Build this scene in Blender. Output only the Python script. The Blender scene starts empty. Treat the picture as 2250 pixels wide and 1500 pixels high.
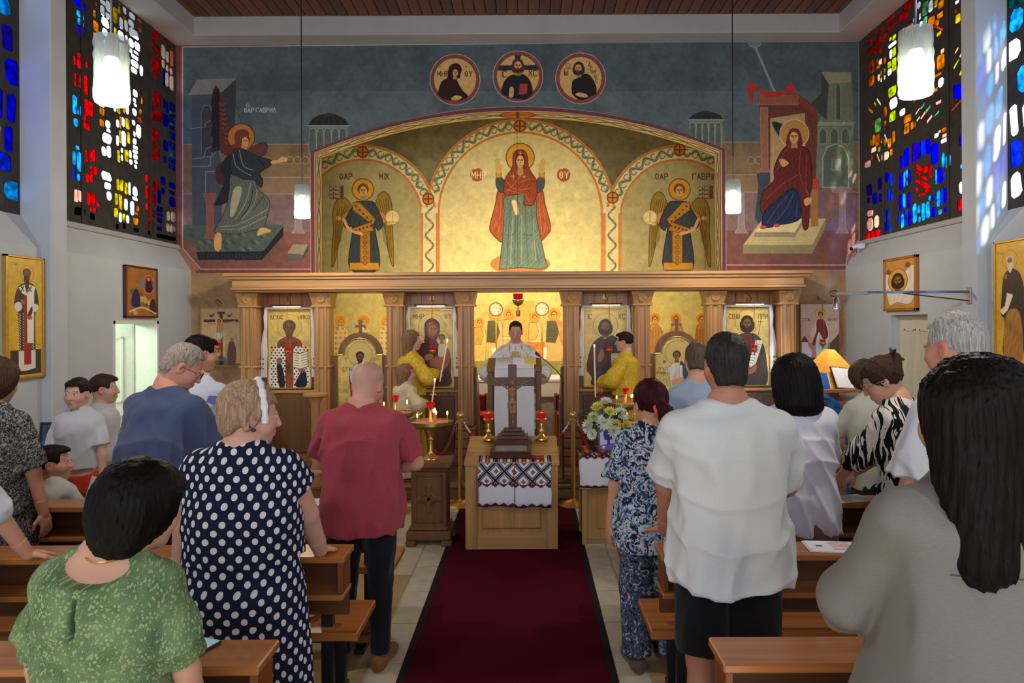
import bpy, bmesh, math, random
import numpy as np
from mathutils import Vector, Matrix
from mathutils.geometry import delaunay_2d_cdt

random.seed(7)
PI = math.pi
SC = bpy.context.scene
COL = SC.collection

# ------------------------------------------------------------------ camera
H = 1.9                 # eye height
CX = 0.118              # camera stands a little right of the aisle's middle
FPX = 1500.0
ROLL = 0.0052
cam = bpy.data.cameras.new('camera'); camo = bpy.data.objects.new('camera', cam); COL.objects.link(camo)
cam.sensor_width = 36; cam.lens = FPX / 2250 * 36
cam.shift_x = -35 / 2250; cam.shift_y = -44 / 2250
cam.clip_start = 0.05
camo.location = (CX, 0, H); camo.rotation_euler = (PI / 2, ROLL, 0)
SC.camera = camo

# ------------------------------------------------------------------ world, sun, fill and sanctuary lights, exposure
w = bpy.data.worlds.new('sky'); SC.world = w; w.use_nodes = True
bg = w.node_tree.nodes['Background']
bg.inputs[0].default_value = (0.80, 0.90, 1.0, 1); bg.inputs[1].default_value = 2.6
sun = bpy.data.lights.new('sun', 'SUN'); suno = bpy.data.objects.new('sun', sun); COL.objects.link(suno)
sun.energy = 9.0; sun.color = (1.0, 0.95, 0.86); sun.angle = math.radians(3.5)
suno.rotation_euler = Vector((-0.33, 1.0, -0.62)).to_track_quat('-Z', 'Y').to_euler()
def area(name, loc, aim, sx, sy, power, color):
    l = bpy.data.lights.new(name, 'AREA'); l.shape = 'RECTANGLE'; l.size = sx; l.size_y = sy
    l.energy = power; l.color = color
    o = bpy.data.objects.new(name, l); COL.objects.link(o); o.location = loc
    o.rotation_euler = (Vector(aim) - Vector(loc)).to_track_quat('-Z', 'Y').to_euler()
    return o
# added area light at the unseen back of the nave, fills in daylight
area('added_rear_fill', (0, -4.6, 3.2), (0, 6, 1.6), 6.5, 3.2, 120, (0.74, 0.86, 1.0))
# warm strip lights behind the beam of the icon screen
area('sanctuary_lamp_row', (0, 8.98, 2.75), (0, 10.9, 2.9), 2.6, 0.25, 33, (1.0, 0.80, 0.44))
area('sanctuary_floor_lamps', (0, 9.05, 2.2), (0, 10.9, 1.3), 4.6, 0.3, 50, (1.0, 0.80, 0.44))
SC.view_settings.view_transform = 'Standard'; SC.view_settings.look = 'None'
SC.view_settings.gamma = 1.0; SC.view_settings.exposure = 0.12
SC.view_settings.use_curve_mapping = False
SC.cycles.max_bounces = 8; SC.cycles.transparent_max_bounces = 12
SC.cycles.caustics_reflective = False; SC.cycles.caustics_refractive = False
SC.cycles.sample_clamp_indirect = 6.0

# ------------------------------------------------------------------ pixel <-> place
def unroll(px, py):
    dx, dy = px - 1160.0, 706.0 - py
    c, s = math.cos(ROLL), math.sin(ROLL)
    return dx * c + dy * s, -dx * s + dy * c
def at(px, py, Y):
    sx, sy = unroll(px, py)
    return Vector((CX + sx * Y / FPX, Y, H + sy * Y / FPX))
def on_x(px, py, X):
    sx, sy = unroll(px, py)
    Y = (X - CX) * FPX / sx
    return Vector((X, Y, H + sy * Y / FPX))

# ------------------------------------------------------------------ materials
def lin(c):
    return tuple((v / 12.92 if v <= 0.04045 else ((v + 0.055) / 1.055) ** 2.4) for v in [x / 255.0 for x in c])
MATS = {}
def nodes_of(m):
    m.use_nodes = True
    nt = m.node_tree
    return nt, nt.nodes, nt.links, nt.nodes['Principled BSDF']
def mat(name, rgb, rough=0.6, metal=0.0, var=0.12, scale=30.0, stretch=(1, 1, 1), bump=0.0, bscale=None, spec=0.5, emit=None, es=0, sheen=0.0, rgb2=None, coat=0.0):
    if name in MATS: return MATS[name]
    m = bpy.data.materials.new(name); MATS[name] = m
    nt, N, L, b = nodes_of(m)
    b.inputs['Roughness'].default_value = rough; b.inputs['Metallic'].default_value = metal
    b.inputs['Specular IOR Level'].default_value = spec
    if sheen: b.inputs['Sheen Weight'].default_value = sheen
    if coat: b.inputs['Coat Weight'].default_value = coat
    c = lin(rgb)
    tc = N.new('ShaderNodeTexCoord'); mp = N.new('ShaderNodeMapping'); mp.inputs['Scale'].default_value = stretch
    L.new(tc.outputs['Object'], mp.inputs[0])
    nz = N.new('ShaderNodeTexNoise'); nz.inputs['Scale'].default_value = scale; nz.inputs['Detail'].default_value = 4
    L.new(mp.outputs[0], nz.inputs['Vector'])
    r = N.new('ShaderNodeValToRGB'); r.color_ramp.elements[0].position = 0.3; r.color_ramp.elements[1].position = 0.7
    c2 = lin(rgb2) if rgb2 else tuple(min(1, x * (1 + var)) for x in c)
    c1 = c if rgb2 else tuple(x * (1 - var) for x in c)
    r.color_ramp.elements[0].color = (*c1, 1); r.color_ramp.elements[1].color = (*c2, 1)
    L.new(nz.outputs['Fac'], r.inputs[0]); L.new(r.outputs[0], b.inputs['Base Color'])
    if bump:
        bp = N.new('ShaderNodeBump'); bp.inputs['Strength'].default_value = bump; bp.inputs['Distance'].default_value = 0.01
        if bscale:
            n2 = N.new('ShaderNodeTexNoise'); n2.inputs['Scale'].default_value = bscale; L.new(mp.outputs[0], n2.inputs['Vector'])
            L.new(n2.outputs['Fac'], bp.inputs['Height'])
        else: L.new(nz.outputs['Fac'], bp.inputs['Height'])
        L.new(bp.outputs[0], b.inputs['Normal'])
    if emit:
        b.inputs['Emission Color'].default_value = (*lin(emit), 1); b.inputs['Emission Strength'].default_value = es
    return m
def wood(name, rgb, axis='z', rough=0.4, var=0.22, scale=9.0, coat=0.0):
    st = {'x': (0.12, 3, 3), 'y': (3, 0.12, 3), 'z': (3, 3, 0.12)}[axis]
    return mat(name, rgb, rough=rough, var=var, scale=scale, stretch=st, bump=0.06, coat=coat)
def glassy(name, rgb, alpha=0.7, rough=0.08, emit=None, es=0.0):
    """tinted see-through glass: coloured transmission with a gloss on top"""
    if name in MATS: return MATS[name]
    m = bpy.data.materials.new(name); MATS[name] = m
    nt, N, L, b = nodes_of(m)
    tr = N.new('ShaderNodeBsdfTransparent'); tr.inputs[0].default_value = (*lin(rgb), 1)
    b.inputs['Base Color'].default_value = (*lin(rgb), 1); b.inputs['Roughness'].default_value = rough
    if emit:
        b.inputs['Emission Color'].default_value = (*lin(emit), 1); b.inputs['Emission Strength'].default_value = es
    mx = N.new('ShaderNodeMixShader'); mx.inputs[0].default_value = 1 - alpha
    L.new(tr.outputs[0], mx.inputs[1]); L.new(b.outputs[0], mx.inputs[2])
    L.new(mx.outputs[0], N['Material Output'].inputs[0])
    return m

# ------------------------------------------------------------------ mesh helpers
class MB:
    def __init__(s): s.v = []; s.f = []
    def add(s, v, f):
        n = len(s.v); s.v += [tuple(p) for p in v]; s.f += [tuple(i + n for i in q) for q in f]; return s
    def box(s, a, b, bev=0.0, M=None):
        bm = bmesh.new(); bmesh.ops.create_cube(bm, size=1.0)
        for v in bm.verts:
            v.co = Vector([(a[i] + b[i]) / 2 + v.co[i] * (b[i] - a[i]) for i in range(3)])
        if bev:
            bmesh.ops.bevel(bm, geom=bm.edges[:], offset=bev, segments=1, affect='EDGES', clamp_overlap=True)
        if M is not None: bm.transform(M)
        bm.verts.index_update()
        s.add([v.co[:] for v in bm.verts], [[v.index for v in f.verts] for f in bm.faces]); bm.free(); return s
    def lathe(s, prof, n=20, c=(0, 0, 0), M=None, caps=True):
        v = []; f = []
        for r, z in prof:
            for k in range(n):
                a = 2 * PI * k / n; v.append((c[0] + r * math.cos(a), c[1] + r * math.sin(a), c[2] + z))
        for i in range(len(prof) - 1):
            for k in range(n):
                k2 = (k + 1) % n; f.append((i * n + k, i * n + k2, (i + 1) * n + k2, (i + 1) * n + k))
        if caps: f.append(tuple(range(n - 1, -1, -1))); f.append(tuple((len(prof) - 1) * n + k for k in range(n)))
        if M is not None: v = [M @ Vector(p) for p in v]
        return s.add(v, f)
    def tube(s, pts, r, n=8, cap=True):
        pts = [Vector(p) for p in pts]; rs = r if isinstance(r, (list, tuple)) else [r] * len(pts)
        v = []; f = []; up = None
        for i, p in enumerate(pts):
            t = (pts[min(i + 1, len(pts) - 1)] - pts[max(i - 1, 0)]).normalized()
            if up is None: up = Vector((0, 0, 1)) if abs(t.z) < 0.9 else Vector((1, 0, 0))
            a = t.cross(up).normalized(); b = t.cross(a).normalized(); up = b.cross(t) * -1 if False else up
            for k in range(n):
                an = 2 * PI * k / n; v.append(p + (a * math.cos(an) + b * math.sin(an)) * rs[i])
        for i in range(len(pts) - 1):
            for k in range(n):
                k2 = (k + 1) % n; f.append((i * n + k, i * n + k2, (i + 1) * n + k2, (i + 1) * n + k))
        if cap:
            f.append(tuple(range(n))); f.append(tuple((len(pts) - 1) * n + k for k in range(n - 1, -1, -1)))
        return s.add(v, f)
    def prism(s, poly, y0, y1, plane='xz'):
        """outline in a plane, pushed through the third axis"""
        n = len(poly); v = []
        for y in (y0, y1):
            for p in poly:
                v.append({'xz': (p[0], y, p[1]), 'yz': (y, p[0], p[1]), 'xy': (p[0], p[1], y)}[plane])
        f = [tuple(range(n)), tuple(range(2 * n - 1, n - 1, -1))]
        for i in range(n): j = (i + 1) % n; f.append((i, i + n, j + n, j))
        return s.add(v, f)
    def ball(s, c, r, n=12, m=8):
        rr = r if isinstance(r, (tuple, list)) else (r, r, r)
        v = [(c[0], c[1], c[2] - rr[2])]; f = []
        for i in range(1, m):
            t = -PI / 2 + PI * i / m
            for k in range(n):
                a = 2 * PI * k / n; v.append((c[0] + rr[0] * math.cos(t) * math.cos(a), c[1] + rr[1] * math.cos(t) * math.sin(a), c[2] + rr[2] * math.sin(t)))
        v.append((c[0], c[1], c[2] + rr[2])); top = len(v) - 1
        for k in range(n): f.append((0, 1 + (k + 1) % n, 1 + k)); f.append((top, top - n + k, top - n + (k + 1) % n))
        for i in range(m - 2):
            for k in range(n):
                k2 = (k + 1) % n; f.append((1 + i * n + k, 1 + i * n + k2, 1 + (i + 1) * n + k2, 1 + (i + 1) * n + k))
        return s.add(v, f)
    def build(s, name, material, parent=None, smooth=False, fix=True):
        me = bpy.data.meshes.new(name); me.from_pydata(s.v, [], s.f); me.update()
        if fix:
            bm = bmesh.new(); bm.from_mesh(me); bmesh.ops.recalc_face_normals(bm, faces=bm.faces); bm.to_mesh(me); bm.free()
        me.materials.append(material)
        if smooth:
            me.shade_smooth()
            try: me.set_sharp_from_angle(angle=math.radians(42))
            except Exception: pass
        o = bpy.data.objects.new(name, me); COL.objects.link(o)
        if parent is not None: o.parent = parent
        return o
def thing(name, label, cat, loc=(0, 0, 0), rz=0.0, group=None):
    o = bpy.data.objects.new(name, None); COL.objects.link(o); o.location = loc; o.rotation_euler = (0, 0, rz)
    o.empty_display_size = 0.1
    o['label'] = label; o['category'] = cat
    if group: o['group'] = group
    return o
def tag(o, label, cat, group=None):
    o['label'] = label; o['category'] = cat
    if group: o['group'] = group
    return o
def struct(o, label=None):
    o['kind'] = 'structure'
    if label: o['label'] = label
    return o
def bx(name, a, b, m, parent=None, bev=0.004):
    return MB().box(a, b, bev).build(name, m, parent)
def copy_tree(o, parent=None):
    c = o.copy(); COL.objects.link(c)
    if parent is not None: c.parent = parent
    for ch in list(o.children): copy_tree(ch, c)
    return c

# common materials
M_plaster = mat('white_plaster', (194, 200, 208), rough=0.9, var=0.05, scale=3.0, bump=0.08, bscale=90)
M_oak_z = wood('oak_upright', (190, 142, 92), 'z'); M_oak_x = wood('oak_crosswise', (190, 142, 92), 'x')
M_oak_dz = wood('oak_panel', (152, 102, 64), 'z')
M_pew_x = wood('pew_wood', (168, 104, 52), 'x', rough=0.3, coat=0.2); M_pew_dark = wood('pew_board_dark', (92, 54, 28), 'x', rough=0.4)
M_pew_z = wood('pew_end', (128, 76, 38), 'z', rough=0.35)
M_carved = wood('carved_wood', (110, 74, 44), 'z', rough=0.45)
M_walnut = wood('walnut', (84, 52, 34), 'z', rough=0.4)
M_brass = mat('brass', (222, 178, 96), rough=0.28, metal=0.85, var=0.06)
M_brass_dull = mat('brass_aged', (176, 150, 92), rough=0.38, metal=1.0, var=0.12)
M_black = mat('black_metal', (24, 24, 26), rough=0.45)
M_chrome = mat('chrome', (200, 204, 210), rough=0.15, metal=1.0)
M_whitecloth = mat('white_linen', (226, 228, 236), rough=0.9, var=0.04, scale=60, bump=0.1, bscale=300)
M_gold = mat('gold_leaf', (206, 170, 92), rough=0.34, metal=0.75, var=0.1, scale=14)
M_wax = mat('candle_wax', (236, 222, 190), rough=0.5, var=0.03, emit=(255, 220, 150), es=0.15)
M_flame = mat('flame', (255, 190, 90), emit=(255, 176, 84), es=14)
M_redglass = mat('red_glass', (190, 14, 30), rough=0.12, emit=(200, 10, 20), es=0.25)
M_paper = mat('paper', (232, 232, 236), rough=0.9, var=0.02)
# ================================================================== painted colour: a small numpy painter
GL = {'A': '0,0 2,6 4,0|.7,2 3.3,2', 'B': '0,0 0,6 4,6|0,3.3 3.4,3.3 4,2.5 4,.8 3.2,0 0,0', 'V': '0,0 0,6 3.3,6 3.8,5 3.3,3.4 0,3.4|3.3,3.4 4,2.4 4,.9 3.3,0 0,0',
      'G': '0,0 0,6 4,6 4,5', 'D': '0,-1 0,.4 4,.4 4,-1|.6,.4 2,6 3.4,.4', 'E': '4,0 0,0 0,6 4,6|0,3 3,3', 'I': '1,0 1,6', 'N': '0,0 0,6|4,0 4,6|0,3 4,3',
      'U': '0,6 0,0 4,6 4,0', 'K': '0,0 0,6|4,6 0,3 4,0', 'L': '0,0 2,6 4,0', 'M': '0,0 0,6 2,2 4,6 4,0', 'O': '2,0 .4,1.4 .4,4.6 2,6 3.6,4.6 3.6,1.4 2,0',
      'P': '0,0 0,6 4,6 4,0', 'R': '0,0 0,6 3.4,6 4,5 3.4,3 0,3', 'C': '4,5.2 3,6 1,6 0,4.8 0,1.2 1,0 3,0 4,.8', 'T': '2,0 2,6|0,6 4,6',
      'Y': '2,0 2,3 0,6|2,3 4,6', 'F': '2,0 2,6|2,4.8 .2,4.8 .2,2.6 3.8,2.6 3.8,4.8 2,4.8', 'X': '0,0 4,6|0,6 4,0', 'Q': '2,0 .4,1.4 .4,4.6 2,6 3.6,4.6 3.6,1.4 2,0|.4,3 3.6,3',
      'W': '0,6 0,1 1,0 2,1 2,4|2,1 3,0 4,1 4,6', '~': '0,6.5 1.3,7.4 2.7,6.6 4,7.5', 'H': '0,0 0,6|4,0 4,6|0,3 4,3', 'S': '4,5 3,6 1,6 0,4.6 4,1.4 3,0 1,0 0,1'}
class Canvas:
    def __init__(s, w, h, base, conv):
        s.w, s.h = int(w), int(h); s.a = np.empty((s.h, s.w, 3), np.float32); s.a[:] = lin(base); s.conv = conv; s.fr = (0.0, 0.0, 1.0)
    def frame(s, ox, oy, k): s.fr = (ox, oy, k); return s
    def P(s, pts):
        ox, oy, k = s.fr
        return np.array([s.conv(ox + x * k, oy + y * k) for x, y in pts], np.float64)
    def sc(s):
        a = s.P([(0, 0), (100, 0)]); return np.hypot(*(a[1] - a[0])) / 100
    @staticmethod
    def smooth(p, closed=True, n=5):
        p = np.asarray(p, float); m = len(p); out = []
        for i in range(m if closed else m - 1):
            if closed: a, b, c, d = p[i - 1], p[i], p[(i + 1) % m], p[(i + 2) % m]
            else: a, b, c, d = p[max(i - 1, 0)], p[i], p[i + 1], p[min(i + 2, m - 1)]
            for t in np.arange(n) / n:
                out.append(0.5 * ((2 * b) + (c - a) * t + (2 * a - 5 * b + 4 * c - d) * t * t + (3 * b - a - 3 * c + d) * t ** 3))
        if not closed: out.append(p[-1])
        return np.array(out)
    def _box(s, p, pad=1):
        x0, y0 = np.floor(p.min(0) - pad).astype(int); x1, y1 = np.ceil(p.max(0) + pad).astype(int) + 1
        return max(x0, 0), max(y0, 0), min(x1, s.w), min(y1, s.h)
    def _mask(s, p):
        x0, y0, x1, y1 = s._box(p)
        if x1 <= x0 or y1 <= y0: return None
        X, Y = np.meshgrid(np.arange(x0, x1) + .5, np.arange(y0, y1) + .5)
        m = np.zeros(X.shape, bool); q = np.roll(p, -1, 0)
        for (ax, ay), (bx_, by) in zip(p, q):
            if ay == by: continue
            c = ((ay > Y) != (by > Y)) & (X < (bx_ - ax) * (Y - ay) / (by - ay) + ax)
            m ^= c
        return m, (slice(y0, y1), slice(x0, x1))
    def poly(s, pts, col, sm=True, al=1.0, line=None, lw=1.0, shade=0.0, hl=None):
        p = s.P(pts)
        if sm: p = s.smooth(p)
        r = s._mask(p)
        if r is None: return s
        m, sl = r; v = s.a[sl]; c = np.array(lin(col), np.float32)
        if shade:   # painted folds: streaks in lighter and darker pigment
            yy, xx = np.mgrid[sl[0], sl[1]]; k = s.sc()
            st = np.sin((xx * 0.9 + yy * 0.25 + 6 * np.sin(yy * .05 / max(k, .3))) * 0.35 / max(k, .3)) * np.sin((xx * .3 - yy * .12) * .3 / max(k, .3) + 1)
            cc = c[None, None] * (1 + shade * st[..., None])
            v[m] = v[m] * (1 - al) + cc[m] * al
        else: v[m] = v[m] * (1 - al) + c * al
        if line: s.stroke(None, line, lw, raw=np.vstack([p, p[:1]]))
        return s
    def ell(s, x, y, rx, ry, col, al=1.0, line=None, lw=1.0, rot=0.0, shade=0):
        t = np.linspace(0, 2 * PI, 28, endpoint=False); c, n = math.cos(rot), math.sin(rot)
        return s.poly([(x + rx * math.cos(a) * c - ry * math.sin(a) * n, y + rx * math.cos(a) * n + ry * math.sin(a) * c) for a in t], col, False, al, line, lw, shade)
    def stroke(s, pts, col, wd=1.0, sm=False, raw=None, al=1.0):
        p = s.P(pts) if raw is None else raw
        if sm: p = s.smooth(p, False)
        r = max(wd * s.sc() / 2, 0.55); c = np.array(lin(col), np.float32)
        for a, b in zip(p[:-1], p[1:]):
            x0, y0, x1, y1 = s._box(np.array([a, b]), r + 1)
            if x1 <= x0 or y1 <= y0: continue
            X, Y = np.meshgrid(np.arange(x0, x1) + .5, np.arange(y0, y1) + .5)
            d = b - a; t = np.clip(((X - a[0]) * d[0] + (Y - a[1]) * d[1]) / max(d @ d, 1e-9), 0, 1)
            q = np.hypot(X - a[0] - t * d[0], Y - a[1] - t * d[1])
            m = (np.clip(r + .5 - q, 0, 1) * al)[..., None]; v = s.a[y0:y1, x0:x1]; v[:] = v * (1 - m) + c * m
        return s
    def text(s, t, x, y, h, col, wd=None, adv=0.85):
        k = h / 6.0; cx = x
        for ch in t:
            if ch == ' ': cx += 3 * k; continue
            for pl in GL.get(ch, GL['O']).split('|'):
                s.stroke([(cx + float(a) * k * .85, y + h - float(b) * k) for a, b in (q.split(',') for q in pl.split())], col, wd or h * .14)
            cx += 4 * k * adv + 1.6 * k * (0.2 if ch == 'I' else 1) - (2 * k if ch == 'I' else 0)
        return s
    def mottle(s, amp=0.12, cell=40, seed=1, rect=None):
        rng = np.random.default_rng(seed); out = np.zeros((s.h, s.w), np.float32)
        for o in range(4):
            c = max(cell / 2 ** o, 2); gw, gh = int(s.w / c) + 3, int(s.h / c) + 3; g = rng.standard_normal((gh, gw)).astype(np.float32)
            xs = np.arange(s.w) / c; ys = np.arange(s.h) / c; xi = xs.astype(int); yi = ys.astype(int); fx = (xs - xi)[None]; fy = (ys - yi)[:, None]
            fx = fx * fx * (3 - 2 * fx); fy = fy * fy * (3 - 2 * fy)
            a = g[yi][:, xi]; b = g[yi][:, xi + 1]; c2 = g[yi + 1][:, xi]; d = g[yi + 1][:, xi + 1]
            out += ((a * (1 - fx) + b * fx) * (1 - fy) + (c2 * (1 - fx) + d * fx) * fy) / 1.6 ** o
        s.a *= np.clip(1 + amp * out, .3, 2)[..., None]
        return s
    def image(s, name, gain=1.0):
        im = bpy.data.images.new(name, s.w, s.h, float_buffer=False)
        a = np.clip(s.a * gain, 0, 1); a = np.where(a <= 0.0031308, a * 12.92, 1.055 * np.power(np.maximum(a, 1e-6), 1 / 2.4) - 0.055)
        px = np.ones((s.h, s.w, 4), np.float32); px[..., :3] = a[::-1]
        im.pixels.foreach_set(px.ravel()); im.update(); im.pack()
        return im
def img_mat(name, canvas, rough=0.8, gain=1.0, spec=0.3, metal=0.0):
    m = bpy.data.materials.new(name); nt, N, L, b = nodes_of(m)
    t = N.new('ShaderNodeTexImage'); t.image = canvas.image(name, gain); t.extension = 'EXTEND'
    L.new(t.outputs[0], b.inputs['Base Color']); b.inputs['Roughness'].default_value = rough; b.inputs['Specular IOR Level'].default_value = spec
    b.inputs['Metallic'].default_value = metal
    return m
def uv_xz(o, x0, x1, z0, z1, ax=(0, 2)):
    """lay the painting on a flat face: UVs straight from the mesh's own coordinates"""
    me = o.data; uv = me.uv_layers.new(name='UVMap'); co = np.empty(len(me.vertices) * 3); me.vertices.foreach_get('co', co); co = co.reshape(-1, 3)
    li = np.empty(len(me.loops), int); me.loops.foreach_get('vertex_index', li)
    u = (co[li, ax[0]] - x0) / (x1 - x0); v = (co[li, ax[1]] - z0) / (z1 - z0)
    uv.data.foreach_set('uv', np.stack([u, v], 1).astype(np.float32).ravel())
def plane_canvas(px0, py0, px1, py1, Y, k, base):
    """a canvas for a wall that faces the nave at depth Y; painted in photograph pixels"""
    a = at(px0, py0, Y); b = at(px1, py1, Y)
    x0, x1, z1, z0 = a.x, b.x, a.z, b.z; S = FPX / Y * k
    def conv(px, py):
        p = at(px, py, Y); return ((p.x - x0) * S, (z1 - p.z) * S)
    c = Canvas((x1 - x0) * S, (z1 - z0) * S, base, conv); c.ext = (x0, x1, z0, z1)
    return c
def panel_canvas(px0, py0, px1, py1, k, base):
    """a canvas for a movable picture: its own little rectangle"""
    c = Canvas((px1 - px0) * k, (py1 - py0) * k, base, lambda x, y: ((x - px0) * k, (y - py0) * k))
    return c
# ================================================================== the room
YW = 8.70          # painted wall that carries the arch
YS = 10.9          # rear wall of the sanctuary
XU, XL, XP = 4.355, 4.17, 4.08   # window plane, lower wall face, face of the wall piers
Z_SILL, Z_SLOPE, Z_BEAM, Z_CEIL = 2.86, 2.57, 5.44, 5.68
Y_STEP, Z_STEP = 7.29, 0.155
Y_BACK = -5.2

# floor
M_floor = mat('floor_stone', (176, 166, 142), rough=0.45, var=0.15, scale=6, bump=0.03)
M_slab = mat('floor_slab_pale', (206, 198, 176), rough=0.4, var=0.12, scale=9, rgb2=(184, 174, 150))
M_slab2 = mat('floor_slab_ochre', (176, 152, 104), rough=0.42, var=0.15, scale=7, rgb2=(152, 130, 90))
fl = struct(bx('floor', (-4.6, Y_BACK, -0.2), (4.6, 11.2, 0.0), M_floor, None, 0), 'pale stone floor of the church')
slab_a = MB().box((-0.085, -0.245, 0), (0.085, 0.245, 0.005), 0.002).build('slab', M_slab, fl)
slab_b = MB().box((-0.4, -0.47, 0), (0.4, 0.47, 0.004), 0.002).build('slab', M_slab2, fl)
slab_c = MB().box((-0.3, -0.295, 0), (0.3, 0.295, 0.005), 0.002).build('slab', M_slab, fl)
def put(o, loc, first):
    if first: o.location = loc; return o
    c = o.copy(); COL.objects.link(c); c.location = loc; c.parent = o.parent; return c
n = 0
for sx in (-1, 1):
    for i in range(12): put(slab_a, (sx * 0.672, 1.55 + i * 0.5, 0), n == 0); n += 1
n = 0
for sx in (-1, 1):
    for i in range(4): put(slab_b, (sx * 1.17, 1.9 + i * 0.95, 0), n == 0); n += 1
n = 0
for sx in (-1, 1):
    for i in range(3):
        for j in range(3): put(slab_c, (sx * (1.07 + j * 0.61), 5.42 + i * 0.6, 0), n == 0); n += 1
M_marble = mat('brown_marble', (104, 72, 50), rough=0.25, var=0.35, scale=5, rgb2=(150, 112, 82))
st = struct(bx('trim_1', (-4.17, Y_STEP, 0), (4.17, 11.0, Z_STEP), M_marble, None, 0.008), 'brown marble step in front of the icon screen')
bx('nosing', (-4.17, Y_STEP - 0.03, Z_STEP - 0.035), (4.17, Y_STEP + 0.3, Z_STEP + 0.004), M_marble, st, 0.01)
M_sancfloor = mat('sanctuary_carpet', (170, 146, 92), rough=0.95, var=0.15, scale=40)
struct(bx('trim_2', (-3.2, 8.75, Z_STEP), (3.2, 10.9, Z_STEP + 0.012), M_sancfloor, None, 0.002), 'ochre floor covering inside the sanctuary')

# carpet in the aisle
cr = thing('aisle_carpet', 'dark red carpet runner with dark border along the middle aisle', 'carpet', (0, 0, 0))
M_carpet = mat('carpet_red', (86, 24, 36), rough=1.0, var=0.25, scale=180, bump=0.4, bscale=900, spec=0.0)
M_carpet2 = mat('carpet_edge', (44, 34, 34), rough=1.0, var=0.2, scale=200, spec=0.1)
bx('pile', (-0.54, 0.6, 0.0), (0.54, 7.27, 0.012), M_carpet, cr, 0.003)
for sx in (-1, 1): bx('border', (min(sx * .54, sx * .585), 0.6, 0.0), (max(sx * .54, sx * .585), 7.27, 0.011), M_carpet2, cr, 0.002)

# ceiling of boards and the ring beam
ce = struct(bx('ceiling', (-4.6, Y_BACK, Z_CEIL + 0.02), (4.6, 9.0, Z_CEIL + 0.2), M_walnut, None, 0), 'board ceiling of dark reddish wood')
M_board = wood('ceiling_board', (112, 68, 44), 'y', rough=0.5, var=0.3)
M_board2 = wood('ceiling_board_b', (96, 56, 36), 'y', rough=0.5, var=0.3)
pl = [MB().box((-0.061, 0, -0.012), (0.061, 8.5 - Y_BACK, 0.022), 0.004).build('plank', m, ce) for m in (M_board, M_board2)]
pl[0].location = (-3.95, Y_BACK, Z_CEIL); pl[1].location = (-3.95 + 0.13, Y_BACK, Z_CEIL)
for i in range(2, 62):
    c = pl[(i * 7 % 5) % 2].copy(); COL.objects.link(c); c.location = (-3.95 + 0.13 * i, Y_BACK, Z_CEIL)
M_beam = mat('beam_plaster', (178, 174, 174), rough=0.9, var=0.05, scale=4, bump=0.06, bscale=80)
struct(bx('trim_3', (-4.7, 8.40, Z_BEAM), (4.7, 9.0, Z_CEIL + .03), M_beam, None, 0.01), 'white plastered beam above the painted wall')
for i, sx in enumerate((-1, 1)):
    struct(bx('trim_%d' % (4 + i), (min(sx * 3.97, sx * 4.75), Y_BACK, Z_BEAM), (max(sx * 3.97, sx * 4.75), 8.42, Z_CEIL + .03), M_beam, None, 0.01),
           'white plastered beam above the %s windows' % ('left', 'right')[i])

# side walls: a thick lower wall with a sloped top, doors cut in, windows above, piers between
DL = (7.05, 7.92, 1.93)     # left door: from, to, height
DR = (6.92, 7.62, 1.95)
def lower_wall(name, sx, door, label):
    m = MB(); xi, xo = sx * XL, sx * (XL + 0.26)
    def seg(y0, y1, z0):
        pr = [(xi, z0), (xi, Z_SLOPE), (sx * XU, Z_SILL), (xo, Z_SILL), (xo, z0)]
        m.prism(pr, y0, y1, 'xz')
    seg(Y_BACK, door[0], 0); seg(door[1], YW + .02, 0); seg(door[0], door[1], door[2])
    return struct(m.build(name, M_plaster, None), label)
wl = lower_wall('wall_left', -1, DL, 'white plastered left wall below the coloured windows')
wr = lower_wall('wall_right', 1, DR, 'white plastered right wall below the coloured windows')
for name, sx in (('sill', -1), ('sill', 1)):
    o = MB().box((min(sx * XU, sx * (XU - .05)), 6.2, Z_SILL - .02), (max(sx * XU, sx * (XU - .05)), YW, Z_SILL + .035), .006).build('sill', M_beam, wl if sx < 0 else wr)
k = 0
for y in (6.02, 1.35, -3.3):
    for sx in (-1, 1):
        k += 1
        o = struct(bx('trim_%d' % (5 + k), (min(sx * XP, sx * 4.75), y, 0), (max(sx * XP, sx * 4.75), y + .21, Z_BEAM + .01), M_plaster, None, 0.008),
               'white wall pier beside the %s windows' % ('left' if sx < 0 else 'right'))
# unseen back of the nave (behind the camera), with a gap added for light
wb = MB(); wb.box((-4.7, Y_BACK - .2, 0), (-3.2, Y_BACK, Z_CEIL)); wb.box((3.2, Y_BACK - .2, 0), (4.7, Y_BACK, Z_CEIL)); wb.box((-3.2, Y_BACK - .2, 4.7), (3.2, Y_BACK, Z_CEIL)); wb.box((-3.2, Y_BACK - .2, 0), (3.2, Y_BACK, 1.7))
struct(wb.build('wall_back', M_plaster), 'unseen white rear wall with an opening added for light')

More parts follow.
